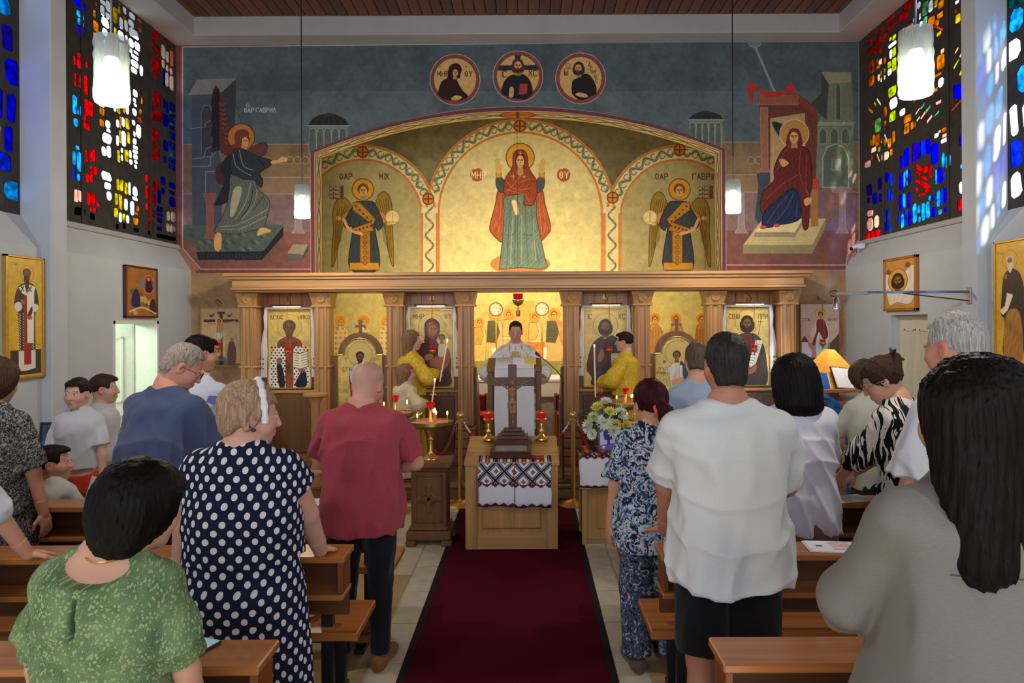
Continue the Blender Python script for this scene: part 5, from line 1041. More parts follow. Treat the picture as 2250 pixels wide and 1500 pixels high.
for x, nm in ((-.36, 'left'), (.33, 'right')):
    fp = thing('liturgical_fan', 'round silver fan on a pole, %s behind the priest' % nm, 'fan', (x, 10.25, zs), 0, 'round fans behind the altar')
    MB().tube([(0, 0, 0), (0, 0, 1.85)], .012, 8).build('pole', M_brass, fp, True)
    M90 = Matrix.Translation((0, -.01, 1.93)) @ Matrix.Rotation(PI / 2, 4, 'X')
    MB().lathe([(0, 0), (.105, 0), (.105, .012), (.088, .016), (.085, .01), (0, .01)], 28, M=M90).build('disc', mat('fan_silver', (70, 50, 36), rough=.45, metal=.3, scale=38, rgb2=(226, 210, 176)), fp, True); MB().lathe([(.09, .012), (.106, .012), (.106, .02), (.09, .02), (.09, .012)], 28, M=M90, caps=False).build('rim', M_walnut, fp, True)
    MB().lathe([(0, 0), (.09, 0), (.07, .04), (.012, .06), (.012, .1), (0, .1)], 14).build('foot', M_brass, fp, True)
for x, nm in ((-.62, 'left'), (.66, 'right')):
    ch = thing('red_chair', 'red padded wooden chair inside the sanctuary, %s of the priest' % nm, 'chair', (x, 9.25, zs), 0, 'red chairs in the sanctuary')
    M_redpad = mat('red_upholstery', (178, 20, 34), rough=.8); M_yw = wood('yellow_wood', (190, 130, 60), 'z')
    MB().box((-.2, -.2, .42), (.2, .2, .5), .02).build('seat', M_redpad, ch); MB().box((-.2, -.22, .56), (.2, -.17, .78), .02).build('backrest', M_redpad, ch)
    for ax, ay in ((-.18, -.2), (.18, -.2), (-.18, .18), (.18, .18)): MB().box((ax - .02, ay - .02, 0), (ax + .02, ay + .02, .8 if ay < 0 else .42), .004).build('leg', M_yw, ch)
# ================================================================== people: bodies grown as smooth distance fields
class Fld:
    def __init__(s, lo, hi, h):
        s.h = h; s.lo = np.array(lo, np.float32); n = np.ceil((np.array(hi) - s.lo) / h).astype(int) + 1
        s.F = np.full(tuple(n), .4, np.float32); s.ax = [s.lo[i] + h * np.arange(n[i], dtype=np.float32) for i in range(3)]
    def sub(s, lo, hi):
        sl = []; ok = True
        for i in range(3):
            a = int(max(0, math.floor((lo[i] - s.lo[i]) / s.h))); b = int(min(s.F.shape[i], math.ceil((hi[i] - s.lo[i]) / s.h) + 1))
            if b <= a: return None
            sl.append(slice(a, b))
        X = s.ax[0][sl[0]][:, None, None]; Y = s.ax[1][sl[1]][None, :, None]; Z = s.ax[2][sl[2]][None, None, :]
        return tuple(sl), X, Y, Z
    def put(s, sl, d, k, cut=False):
        A = s.F[sl]
        if cut: d = -d; h = np.maximum(k - np.abs(A - d), 0) / k; s.F[sl] = np.maximum(A, d) + h * h * k / 4
        else: h = np.maximum(k - np.abs(A - d), 0) / k; s.F[sl] = np.minimum(A, d) - h * h * k / 4
        return s
    def cone(s, a, b, ra, rb, k=.02, flat=False, cut=False):
        a = np.array(a, np.float32); b = np.array(b, np.float32); m = max(ra, rb) + k + 3 * s.h
        r = s.sub(np.minimum(a, b) - m, np.maximum(a, b) + m)
        if r is None: return s
        sl, X, Y, Z = r; d = b - a; L2 = float(d @ d) + 1e-9
        t = ((X - a[0]) * d[0] + (Y - a[1]) * d[1] + (Z - a[2]) * d[2]) / L2
        tc = np.clip(t, 0, 1)
        q = np.sqrt((X - a[0] - tc * d[0]) ** 2 + (Y - a[1] - tc * d[1]) ** 2 + (Z - a[2] - tc * d[2]) ** 2) - (ra + tc * (rb - ra))
        if flat: q = np.maximum(q, (t - 1) * math.sqrt(L2))
        return s.put(sl, q, k, cut)
    def ell(s, c, r, k=.02, cut=False, R=None):
        m = max(r) + k + 3 * s.h; q = s.sub(np.array(c) - m, np.array(c) + m)
        if q is None: return s
        sl, X, Y, Z = q; x, y, z = X - c[0], Y - c[1], Z - c[2]
        if R is not None: x, y, z = R[0][0] * x + R[1][0] * y + R[2][0] * z, R[0][1] * x + R[1][1] * y + R[2][1] * z, R[0][2] * x + R[1][2] * y + R[2][2] * z
        k0 = np.sqrt((x / r[0]) ** 2 + (y / r[1]) ** 2 + (z / r[2]) ** 2); k1 = np.sqrt((x / r[0] ** 2) ** 2 + (y / r[1] ** 2) ** 2 + (z / r[2] ** 2) ** 2) + 1e-6
        return s.put(sl, k0 * (k0 - 1) / k1, k, cut)
    def box(s, lo, hi, k=.01, cut=True):
        q = s.sub(np.array(lo) - k - 3 * s.h, np.array(hi) + k + 3 * s.h)
        if q is None: return s
        sl, X, Y, Z = q; d = np.maximum(np.maximum(np.maximum(lo[0] - X, X - hi[0]), np.maximum(lo[1] - Y, Y - hi[1])), np.maximum(lo[2] - Z, Z - hi[2]))
        return s.put(sl, d, k, cut)
    def loft(s, st, k=.02, p=2.3, pleat=None):
        """st: (z, cx, cy, rx, ry) rising in z; pleat: (count, depth, z_from, z_to, phase)"""
        st = np.array(st, float); zz = np.linspace(st[0, 0], st[-1, 0], 60)
        sm = Canvas.smooth(st, False, 6); o = np.argsort(sm[:, 0]); sm = sm[o]
        R = max(st[:, 3].max(), st[:, 4].max()) + abs(st[:, 1]).max() + abs(st[:, 2]).max() + k + .06
        q = s.sub((-R, -R, st[0, 0] - .05), (R, R, st[-1, 0] + .05))
        if q is None: return s
        sl, X, Y, Z = q; I = [np.interp(Z.ravel(), sm[:, 0], sm[:, i])[None, None, :] for i in range(1, 5)]
        x, y = X - I[0], Y - I[1]; g = (np.abs(x / I[2]) ** p + np.abs(y / I[3]) ** p) ** (1 / p) + 1e-4; rho = np.sqrt(x * x + y * y)
        d = rho - rho / g; d = np.where(rho < .01, -np.minimum(I[2], I[3]), d)
        if pleat:
            n, dep, z0, z1, ph = pleat; w_ = np.clip((Z - z0) / (z1 - z0), 0, 1); th = np.arctan2(y, x)
            d = d - dep * w_ * (np.sin(n * th + ph + 2 * np.sin(Z * 6)) + .5 * np.sin(n * 1.7 * th + 2 * ph))
        d = np.maximum(d, np.maximum(st[0, 0] - Z, Z - st[-1, 0]))
        return s.put(sl, d.astype(np.float32), k)
    def wrinkle(s, amp, seed, wl=.11, z0=-9, z1=9, aniso=(1, 1, 1)):
        rng = np.random.default_rng(seed); X, Y, Z = s.ax[0][:, None, None], s.ax[1][None, :, None], s.ax[2][None, None, :]
        W = 0
        for i in range(6):
            v = rng.standard_normal(3) * np.array(aniso); v = v / np.linalg.norm(v) * 2 * PI / (wl * rng.uniform(.6, 1.8)); u = rng.standard_normal(3) * 5
            r_ = np.abs(np.sin(.5 * (v[0] * X + v[1] * Y + v[2] * Z) + 1.3 * np.sin(u[0] * X + u[1] * Y + u[2] * Z) + i)); W = W + .9 - 3.0 * (1 - r_) ** 2 * (.5 + .5 * np.sin(u[1] * X * 1.3 + u[2] * Y + u[0] * Z + 2 * i))
        m = np.clip((Z - z0) / .1, 0, 1) * np.clip((z1 - Z) / .1, 0, 1)
        s.F += (amp / 2.5 * np.maximum(W * .5 - 1, -2.2) * m).astype(np.float32); return s
    def mesh(s):
        F = s.F; F[0], F[-1] = .4, .4; F[:, 0], F[:, -1] = .4, .4; F[:, :, 0], F[:, :, -1] = .4, .4
        ins = F < 0; n = np.array(F.shape) - 1
        cnt = np.zeros(tuple(n), np.int8)
        for dx in (0, 1):
            for dy in (0, 1):
                for dz in (0, 1): cnt += ins[dx:dx + n[0], dy:dy + n[1], dz:dz + n[2]]
        I = np.argwhere((cnt > 0) & (cnt < 8))
        if len(I) == 0: return np.zeros((0, 3)), np.zeros((0, 4), int)
        idx = np.full(tuple(n), -1, np.int32); idx[tuple(I.T)] = np.arange(len(I))
        C = [(0, 0, 0), (1, 0, 0), (0, 1, 0), (1, 1, 0), (0, 0, 1), (1, 0, 1), (0, 1, 1), (1, 1, 1)]
        V = [F[I[:, 0] + a, I[:, 1] + b, I[:, 2] + c_] for a, b, c_ in C]
        acc = np.zeros((len(I), 3)); num = np.zeros(len(I))
        for a in range(8):
            for b in range(a + 1, 8):
                if sum(x != y for x, y in zip(C[a], C[b])) != 1: continue
                cr = (V[a] < 0) != (V[b] < 0); t = np.where(cr, V[a] / np.where(cr, V[a] - V[b], 1), 0)
                acc += np.where(cr[:, None], np.array(C[a]) + t[:, None] * (np.array(C[b]) - np.array(C[a])), 0); num += cr
        P = s.lo + (I + acc / num[:, None]) * s.h; Q = []
        for ax in range(3):
            u, v = [(1, 2), (2, 0), (0, 1)][ax]
            sl0 = [slice(1, -1)] * 3; sl0[ax] = slice(0, -1); sl1 = list(sl0); sl1[ax] = slice(1, None)
            A = ins[tuple(sl0)]; B = ins[tuple(sl1)]; E = np.argwhere(A != B)
            if len(E) == 0: continue
            flip = A[tuple(E.T)]; off = np.array([1, 1, 1]); off[ax] = 0; E = E + off
            eu = np.zeros(3, int); ev = np.zeros(3, int); eu[u] = 1; ev[v] = 1
            q = np.stack([idx[tuple((E - eu - ev).T)], idx[tuple((E - ev).T)], idx[tuple(E.T)], idx[tuple((E - eu).T)]], 1)
            q[~flip] = q[~flip][:, ::-1]; Q.append(q)
        return P, np.concatenate(Q)
def mesh_obj(name, parts, m, parent, col=None, pat=None):
    P = []; Q = []; n = 0
    for p, q in parts:
        if len(p) == 0: continue
        P.append(p); Q.append(q + n); n += len(p)
    P = np.concatenate(P).astype(np.float32); Q = np.concatenate(Q).astype(np.int32)
    me = bpy.data.meshes.new(name); me.vertices.add(len(P)); me.vertices.foreach_set('co', P.ravel())
    me.loops.add(Q.size); me.loops.foreach_set('vertex_index', Q.ravel()); me.polygons.add(len(Q))
    me.polygons.foreach_set('loop_start', np.arange(0, Q.size, 4, dtype=np.int32)); me.polygons.foreach_set('loop_total', np.full(len(Q), 4, np.int32))
    me.update(calc_edges=True); me.validate(); me.shade_smooth(); me.materials.append(m)
    if col is not None:
        a = me.attributes.new('Col', 'FLOAT_COLOR', 'POINT'); a.data.foreach_set('color', np.concatenate([col, np.ones((len(col), 1))], 1).astype(np.float32).ravel())
    if pat is not None:
        a = me.attributes.new('pat', 'FLOAT_VECTOR', 'POINT'); a.data.foreach_set('vector', pat(P).astype(np.float32).ravel())
    o = bpy.data.objects.new(name, me); COL.objects.link(o); o.parent = parent
    return o
M_skin = bpy.data.materials.new('skin'); nt, N, L, b = nodes_of(M_skin)
at_ = N.new('ShaderNodeAttribute'); at_.attribute_name = 'Col'; L.new(at_.outputs['Color'], b.inputs['Base Color']); b.inputs['Roughness'].default_value = .5; b.inputs['Subsurface Weight'].default_value = .08; b.inputs['Subsurface Radius'].default_value = (.02, .008, .004)
def hair_mat(rgb):
    return mat('hair_%d_%d_%d' % rgb, rgb, rough=.5, var=.5, scale=60, stretch=(3, 3, .2), bump=.3, spec=.1)
def fold_bump(m):
    nt = m.node_tree
    if nt.nodes.get('folds'): return m
    b = nt.nodes['Principled BSDF']; old = b.inputs['Normal'].links[0].from_node; tc = nt.nodes.new('ShaderNodeTexCoord'); mp = nt.nodes.new('ShaderNodeMapping'); mp.inputs['Scale'].default_value = (1, 1, .45); mp.inputs['Rotation'].default_value = (.25, .3, 0)
    n = nt.nodes.new('ShaderNodeTexNoise'); n.name = 'folds'; n.noise_type = 'RIDGED_MULTIFRACTAL'; n.inputs['Scale'].default_value = 6.5; n.inputs['Detail'].default_value = 2; n.inputs['Distortion'].default_value = .6; n.normalize = True
    bp = nt.nodes.new('ShaderNodeBump'); bp.inputs['Strength'].default_value = .8; bp.inputs['Distance'].default_value = .07
    nt.links.new(tc.outputs['Object'], mp.inputs[0]); nt.links.new(mp.outputs[0], n.inputs['Vector']); nt.links.new(n.outputs['Fac'], bp.inputs['Height']); nt.links.new(bp.outputs[0], old.inputs['Normal'])
    return m
def cloth(rgb, var=.06, nm='', rough=.9):
    return fold_bump(mat('cloth%s_%d_%d_%d' % ((nm,) + tuple(rgb)), rgb, rough=rough, var=var, scale=140, bump=.12, bscale=400, sheen=.1, spec=.15))
def mth(nt, op, a, b=None, **k):
    n = nt.nodes.new('ShaderNodeMath'); n.operation = op
    for i, x in enumerate((a, b)):
        if x is None: continue
        if isinstance(x, (int, float)): n.inputs[i].default_value = x
        else: nt.links.new(x, n.inputs[i])
    return n.outputs[0]
def pattern_mat(name, build, rough=.9):
    m = bpy.data.materials.new(name); nt, N, L, b = nodes_of(m); b.inputs['Roughness'].default_value = rough; b.inputs['Specular IOR Level'].default_value = .2
    at_ = N.new('ShaderNodeAttribute'); at_.attribute_name = 'pat'; L.new(build(nt, at_.outputs['Vector']), b.inputs['Base Color'])
    tc = N.new('ShaderNodeTexCoord'); nz = N.new('ShaderNodeTexNoise'); nz.inputs['Scale'].default_value = 300; L.new(tc.outputs['Object'], nz.inputs['Vector']); bp = N.new('ShaderNodeBump'); bp.inputs['Strength'].default_value = .1; bp.inputs['Distance'].default_value = .01; L.new(nz.outputs['Fac'], bp.inputs['Height']); L.new(bp.outputs[0], b.inputs['Normal'])
    return m
def ramp(nt, fac, stops, const=False):
    r = nt.nodes.new('ShaderNodeValToRGB'); e = r.color_ramp.elements
    while len(e) < len(stops): e.new(.5)
    for q, (p, c_) in zip(e, stops): q.position = p; q.color = (*lin(c_), 1)
    if const: r.color_ramp.interpolation = 'CONSTANT'
    nt.links.new(fac, r.inputs[0]); return r.outputs[0]
def scaled(nt, v, s):
    n = nt.nodes.new('ShaderNodeVectorMath'); n.operation = 'MULTIPLY'; nt.links.new(v, n.inputs[0]); n.inputs[1].default_value = s; return n.outputs[0]
def polka(nt, v):
    out = None
    for off in (0, .5):
        a = nt.nodes.new('ShaderNodeVectorMath'); a.operation = 'MULTIPLY_ADD'; nt.links.new(v, a.inputs[0]); a.inputs[1].default_value = (1 / .066, 1 / .066, 0); a.inputs[2].default_value = (off, off, 0)
        f = nt.nodes.new('ShaderNodeVectorMath'); f.operation = 'FRACTION'; nt.links.new(a.outputs[0], f.inputs[0])
        d = nt.nodes.new('ShaderNodeVectorMath'); d.operation = 'DISTANCE'; nt.links.new(f.outputs[0], d.inputs[0]); d.inputs[1].default_value = (.5, .5, 0)
        g = mth(nt, 'LESS_THAN', d.outputs['Value'], .2); out = g if out is None else mth(nt, 'MAXIMUM', out, g)
    return ramp(nt, out, [(0, (24, 28, 56)), (1, (214, 214, 216))])
def vor(nt, v, sc, feat='F1', rnd=1.0):
    n = nt.nodes.new('ShaderNodeTexVoronoi'); n.feature = feat; n.inputs['Scale'].default_value = sc; n.inputs['Randomness'].default_value = rnd; nt.links.new(v, n.inputs['Vector']); return n
def noi(nt, v, sc, det=3, dist=0):
    n = nt.nodes.new('ShaderNodeTexNoise'); n.inputs['Scale'].default_value = sc; n.inputs['Detail'].default_value = det; n.inputs['Distortion'].default_value = dist; nt.links.new(v, n.inputs['Vector']); return n.outputs['Fac']
def mixc(nt, f, a, b):
    n = nt.nodes.new('ShaderNodeMix'); n.data_type = 'RGBA'; nt.links.new(f, n.inputs[0])
    for i, x in ((6, a), (7, b)):
        if isinstance(x, tuple): n.inputs[i].default_value = (*lin(x), 1)
        else: nt.links.new(x, n.inputs[i])
    return n.outputs[2]
def floral_green(nt, v):
    d = vor(nt, v, 88).outputs['Distance']; dots = mth(nt, 'LESS_THAN', d, .36); d2 = vor(nt, v, 190).outputs['Distance']
    base = ramp(nt, noi(nt, v, 12), [(.3, (78, 102, 70)), (.7, (112, 138, 96))]); c1 = mixc(nt, dots, base, (146, 158, 116)); return mixc(nt, mth(nt, 'LESS_THAN', d2, .2), c1, (164, 172, 132))
def dark_speckle(nt, v): return ramp(nt, noi(nt, v, 70, 4, 1.5), [(.42, (34, 36, 38)), (.5, (74, 76, 76)), (.62, (150, 150, 144))])
def blue_print(nt, v):
    k = vor(nt, scaled(nt, v, (1, .8, 1)), 13); cells = ramp(nt, noi(nt, v, 11, 1, 2.5), [(0, (28, 36, 66)), (.38, (100, 130, 178)), (.46, (200, 208, 214)), (.56, (160, 178, 184)), (.63, (64, 90, 146))], True)
    f = vor(nt, v, 62); dd = mth(nt, 'LESS_THAN', f.outputs['Distance'], .38); leaf = ramp(nt, f.outputs['Color'], [(0, (28, 38, 66)), (.5, (196, 170, 180)), (.7, (70, 110, 96))], True)
    e = vor(nt, scaled(nt, v, (1, .8, 1)), 13, 'DISTANCE_TO_EDGE', .6); return mixc(nt, mth(nt, 'LESS_THAN', e.outputs['Distance'], .014), mixc(nt, dd, cells, leaf), (22, 28, 52))
def blue_trouser(nt, v):
    a = ramp(nt, noi(nt, v, 26, 3, 2), [(.38, (26, 30, 48)), (.47, (84, 96, 124)), (.55, (40, 48, 70)), (.63, (176, 182, 190))]); return a
def zebra(nt, v):
    s_ = scaled(nt, v, (1, .38, 1)); n = noi(nt, s_, 22, 1, .8); return ramp(nt, n, [(.0, (22, 22, 24)), (.5, (226, 222, 216))], True)
def brocade(nt, v):
    x = nt.nodes.new('ShaderNodeSeparateXYZ'); nt.links.new(v, x.inputs[0]); u = mth(nt, 'MULTIPLY', x.outputs[0], 2 * PI / .15); w_ = mth(nt, 'MULTIPLY', x.outputs[1], 2 * PI / .19)
    q = mth(nt, 'ABSOLUTE', mth(nt, 'ADD', mth(nt, 'COSINE', u), mth(nt, 'COSINE', w_))); line = mth(nt, 'LESS_THAN', q, .22)
    f = mth(nt, 'GREATER_THAN', noi(nt, v, 46, 1, 1), .57); c1 = mixc(nt, f, (226, 226, 232), (206, 204, 202)); return mixc(nt, line, c1, (196, 184, 138))
def yellow_brocade(nt, v): return ramp(nt, noi(nt, v, 30, 2, 2), [(.4, (206, 166, 40)), (.6, (228, 196, 70))])
def seamed(nt, v):
    x = nt.nodes.new('ShaderNodeSeparateXYZ'); nt.links.new(v, x.inputs[0]); au = mth(nt, 'ABSOLUTE', x.outputs[0]); dv = mth(nt, 'ABSOLUTE', mth(nt, 'SUBTRACT', x.outputs[1], 1.345))
    yoke = mth(nt, 'MULTIPLY', mth(nt, 'LESS_THAN', dv, .0022), mth(nt, 'LESS_THAN', au, .2)); pl = mth(nt, 'MULTIPLY', mth(nt, 'LESS_THAN', mth(nt, 'ABSOLUTE', mth(nt, 'SUBTRACT', au, .03)), .0018), mth(nt, 'LESS_THAN', x.outputs[1], 1.345))
    return mixc(nt, mth(nt, 'MAXIMUM', yoke, pl), ramp(nt, noi(nt, scaled(nt, v, (1, 8, 1)), 60), [(.3, (120, 117, 112)), (.7, (130, 126, 120))]), (84, 80, 78))
M_blouse = fold_bump(pattern_mat('grey_blouse_cloth', seamed)); M_polka = pattern_mat('polka_cloth', polka); M_green = pattern_mat('green_floral_cloth', floral_green); M_speck = pattern_mat('dark_speckled_cloth', dark_speckle)
M_blueprint = pattern_mat('blue_print_cloth', blue_print); M_bluetr = pattern_mat('blue_print_trouser_cloth', blue_trouser); M_zebra = pattern_mat('zebra_cloth', zebra); M_brocade = pattern_mat('white_brocade', brocade, .6); M_yellow = pattern_mat('yellow_brocade_cloth', yellow_brocade, .55)
def cyl_pat(R=.2, front=False):
    if front: return lambda P: np.stack([np.arctan2(P[:, 0], P[:, 1]) * .24, P[:, 2], 0 * P[:, 0]], 1)
    return lambda P: np.stack([np.arctan2(-P[:, 0], -P[:, 1]) * np.clip(np.hypot(P[:, 0], P[:, 1]), .06, R * 1.5), P[:, 2], 0 * P[:, 0]], 1)
def rotm(yaw, pitch, rollv=0): return Matrix.Rotation(yaw, 3, 'Z') @ Matrix.Rotation(rollv, 3, 'Y') @ Matrix.Rotation(-pitch, 3, 'X')
def ik(S, T, l1, l2, pole):
    S, T = Vector(S), Vector(T); d = T - S; L_ = min(d.length, (l1 + l2) * .999); d = d.normalized(); T = S + d * L_
    a = (l1 * l1 - l2 * l2 + L_ * L_) / (2 * L_); h = math.sqrt(max(l1 * l1 - a * a, 0)); p = Vector(pole); p = (p - d * p.dot(d)).normalized()
    return S + d * a + p * h, T
def add_hand(Fh, wr, fwd, nrm, side, s, curl=.5, spread=1.0):
    """palm, four unequal fingers with a knuckle bend and a thumb from the side of the palm"""
    wr, f, n = Vector(wr), Vector(fwd).normalized(), Vector(nrm); n = (n - f * n.dot(f)).normalized(); r = f.cross(n) * side   # r: towards the thumb
    pc_ = wr + f * .045 * s
    Rm = [[r[i], f[i], n[i]] for i in range(3)]
    Fh.ell(pc_, (.041 * s, .05 * s, .017 * s), .01, R=Rm)
    for i, (o, ln) in enumerate(((.028, .068), (.0095, .078), (-.0095, .072), (-.027, .056))):
        b0 = wr + f * .08 * s + r * o * s; d1 = (f + n * curl * .55 + r * o * 3 * spread).normalized(); k1 = b0 + d1 * ln * s * .5; d2 = (f + n * curl * 1.7 + r * o * 2).normalized(); k2 = k1 + d2 * ln * s * .3; d3 = (f + n * curl * 2.6).normalized(); k3 = k2 + d3 * ln * s * .24
        Fh.cone(b0, k1, .0092 * s, .0085 * s, .006).cone(k1, k2, .0085 * s, .0078 * s, .004).cone(k2, k3, .0078 * s, .0066 * s, .004)
    t0 = wr + f * .025 * s + r * .03 * s; t1 = t0 + (f * .7 + r * .75 + n * .25).normalized() * .038 * s; t2 = t1 + (f * .9 + r * .25 + n * .5 * curl).normalized() * .032 * s
    Fh.cone(t0, t1, .013 * s, .0105 * s, .008).cone(t1, t2, .0105 * s, .008 * s, .005)
def head_field(h, s, female=False):
    Fd = Fld((-.115 * s, -.135 * s, -.19 * s), (.115 * s, .145 * s, .135 * s), h)
    E = lambda c_, r, k=.02, cut=False: Fd.ell([v * s for v in c_], [v * s for v in r], k * s, cut)
    E((0, -.012, .03), (.074, .094, .086)); E((0, .03, -.035), (.056, .062, .078), .03); E((0, .062, -.09), (.02, .02, .018), .03)
    for sx in (-1, 1):
        E((sx * .036, .05, -.03), (.024, .03, .026), .03); E((sx * .03, .1, .006), (.017, .014, .011), .012, True); E((sx * .03, .078, .004), (.0135, .0135, .0125), .004)
        E((sx * .029, .080, .0185), (.015, .009, .005), .01); E((sx * .076, -.006, -.006), (.007, .02, .031), .006); E((sx * .08, .002, -.004), (.005, .01, .018), .006, True)
    Fd.cone([0, .088 * s, .012 * s], [0, .106 * s, -.03 * s], .0075 * s, .0105 * s, .014 * s)
    for sx in (-1, 1): E((sx * .011, .097, -.033), (.008, .01, .007), .006)
    E((0, .089, -.056), (.021, .010, .006), .006); E((0, .087, -.067), (.018, .010, .0065), .006)
    Fd.cone([0, -.022 * s, -.04 * s], [0, -.026 * s, -.115 * s], (.05 if female else .058) * s, (.048 if female else .054) * s, .03 * s)
    return Fd
def face_colors(P, s, skin, hairc, stubble=None, eyes=True):
    p = P / s; c_ = np.tile(np.array(lin(skin)), (len(P), 1)); x, y, z = p[:, 0], p[:, 1], p[:, 2]; ax = np.abs(x)
    def mixm(m, col, a): c_[m] = c_[m] * (1 - a) + np.array(lin(col)) * a
    mixm((y > .06) & (((ax - .038) / .024) ** 2 + ((z + .035) / .022) ** 2 < 1), (206, 112, 96), .25); mixm((ax > .07) & (np.abs(z) < .05), (196, 100, 84), .25)
    if stubble: mixm((z > .0) & ((y < .05) | (z > .06)), stubble, .55); mixm((z < -.0) & (z > -.07) & (y < -.05), stubble, .4)
    mixm((y > .07) & ((ax / .0185) ** 2 + ((z + .061) / .0095) ** 2 < 1), (176, 92, 86), .6)
    if eyes:
        mixm((y > .07) & (((ax - .03) / .0135) ** 2 + ((z - .004) / .0065) ** 2 < 1), (226, 220, 214), .9); mixm((y > .07) & (((ax - .03) / .0062) ** 2 + ((z - .004) / .0065) ** 2 < 1), (40, 28, 22), .95)
        mixm((y > .06) & (np.abs(z - .0135) < .0025) & (ax > .014) & (ax < .046), (60, 40, 34), .7)
    mixm((y > .055) & (np.abs(z - .0275 + np.maximum(ax - .034, 0) * .4) < .0036) & (ax > .014) & (ax < .046), hairc, .6)
    return c_
def hair_field(style, s, h, seed=1):
    lo, hi = (-.16, -.2, -.16), (.16, .15, .17)
    if style in ('long', 'long_wide', 'shoulder'): lo, hi = (-.23, -.24, -.42), (.23, .16, .18)
    if style == 'puff': lo = (-.17, -.2, -.24)
    if style in ('tail', 'bun', 'braids'): lo, hi = (-.16, -.27, -.3), (.16, .15, .2)
    Fd = Fld([v * s for v in lo], [v * s for v in hi], h)
    E = lambda c_, r, k=.02, cut=False: Fd.ell([v * s for v in c_], [v * s for v in r], k * s, cut)
    C_ = lambda a, b, ra, rb, k=.03, cut=False: Fd.cone([v * s for v in a], [v * s for v in b], ra * s, rb * s, k * s, False, cut)
    X, Y, Z = Fd.ax[0][:, None, None] / s, Fd.ax[1][None, :, None] / s, Fd.ax[2][None, None, :] / s
    def cut_face(yf=.035, zf=.05, side=.0):   # keep hair off the face, ears free
        d = np.minimum(np.minimum(Y - (yf + 0 * X), (zf - Z)), 1) ; Fd.F = np.maximum(Fd.F, (np.minimum(Y - yf, zf - Z)).astype(np.float32) * s)
    if style == 'crop':      # short sides, fuller top, neat nape
        E((0, -.014, .033), (.077, .097, .089)); E((0, -.006, .062), (.064, .084, .064), .02); E((0, -.058, -.03), (.06, .046, .06), .02); Fd.F = np.maximum(Fd.F, ((-.068 - Z - .3 * (Y + .06)) * s).astype(np.float32)); cut_face(.05, .078)
        E((.08, .012, -.02), (.03, .03, .04), .01, True); E((-.08, .012, -.02), (.03, .03, .04), .01, True)
    elif style == 'fringe':   # boy's cut with a fringe
        E((0, -.014, .036), (.081, .101, .094)); E((0, .05, .075), (.06, .05, .035), .02); Fd.F = np.maximum(Fd.F, ((-.03 - Z - .3 * (Y + .05)) * s).astype(np.float32)); cut_face(.058, .066)
        E((.08, .012, -.015), (.03, .03, .04), .01, True); E((-.08, .012, -.015), (.03, .03, .04), .01, True)
    elif style == 'ring':    # thin hair round a bare crown
        E((0, -.012, .03), (.0765, .0965, .0885)); Fd.F = np.maximum(Fd.F, ((-.05 - Z) * s).astype(np.float32)); Fd.F = np.maximum(Fd.F, ((Z - .075) * s).astype(np.float32)); cut_face(.02, .2)
    elif style == 'bob':
        E((0, -.02, .03), (.110, .122, .112)); E((0, -.048, -.035), (.100, .088, .085), .05); E((0, -.06, -.085), (.07, .05, .05), .04); cut_face(.055, .055)
    elif style == 'puff':    # full shoulder-length blow-dry
        E((0, -.02, .035), (.108, .12, .108)); E((0, -.05, -.06), (.115, .09, .1), .06); E((0, -.075, -.13), (.105, .06, .05), .05); cut_face(.05, .05)
    elif style in ('long', 'long_wide', 'shoulder'):
        w_ = {'long': .085, 'long_wide': .125, 'shoulder': .11}[style]; zb = {'long': -.34, 'long_wide': -.25, 'shoulder': -.2}[style]
        E((0, -.018, .034), (.09, .108, .1)); 
        for sx in (-1, 0, 1): C_((sx * w_ * .55, -.045, .02), (sx * w_ * .75, -.09, zb), w_ * .55, w_ * .42, .06)
        cut_face(.045, .055)
    elif style == 'tail':
        E((0, -.016, .034), (.084, .104, .096)); C_((0, -.1, .0), (.01, -.15, -.04), .03, .035, .03); C_((.01, -.15, -.04), (.02, -.13, -.24), .036, .02, .03); cut_face(.05, .055); Fd.F = np.maximum(Fd.F, np.where((Y > -.085), (-.05 - Z) * s, -1).astype(np.float32))
    elif style == 'bun':
        E((0, -.016, .034), (.085, .105, .096)); E((.01, -.1, .07), (.045, .04, .042), .02); C_((.03, -.11, .1), (.075, -.12, .13), .012, .006, .01); C_((-.02, -.11, .1), (-.06, -.13, .12), .012, .006, .01); C_((.03, -.13, .06), (.08, -.15, .04), .01, .005, .01); cut_face(.055, .05); Fd.F = np.maximum(Fd.F, ((-.06 - Z - .3 * (Y + .05)) * s).astype(np.float32))
    elif style == 'braids':
        E((0, -.02, .034), (.088, .108, .1)); E((0, -.08, -.035), (.06, .03, .05), .03); cut_face(.05, .05); Fd.F = np.maximum(Fd.F, ((-.085 - Z) * s).astype(np.float32))
        for i in range(9): E((.085 - abs(i - 4) * .002, -.07 + i * .006, .06 - i * .013), (.018, .016, .012), .008); E((-.085, -.07 + i * .006, .06 - i * .013), (.018, .016, .012), .008)
    th = np.arctan2(X, Y + .02 + 0 * X); Fd.F += (.0022 * s * np.sin(46 * th + 5 * np.sin(11 * Z + seed)) + .0015 * s * np.sin(97 * th + 9 * Z)).astype(np.float32)
    Fd.wrinkle((.0012 if style in ('crop', 'fringe', 'ring') else .004) * s, seed, .05 * s, aniso=(1, 1, .3))
    return Fd
PEOPLE = {}
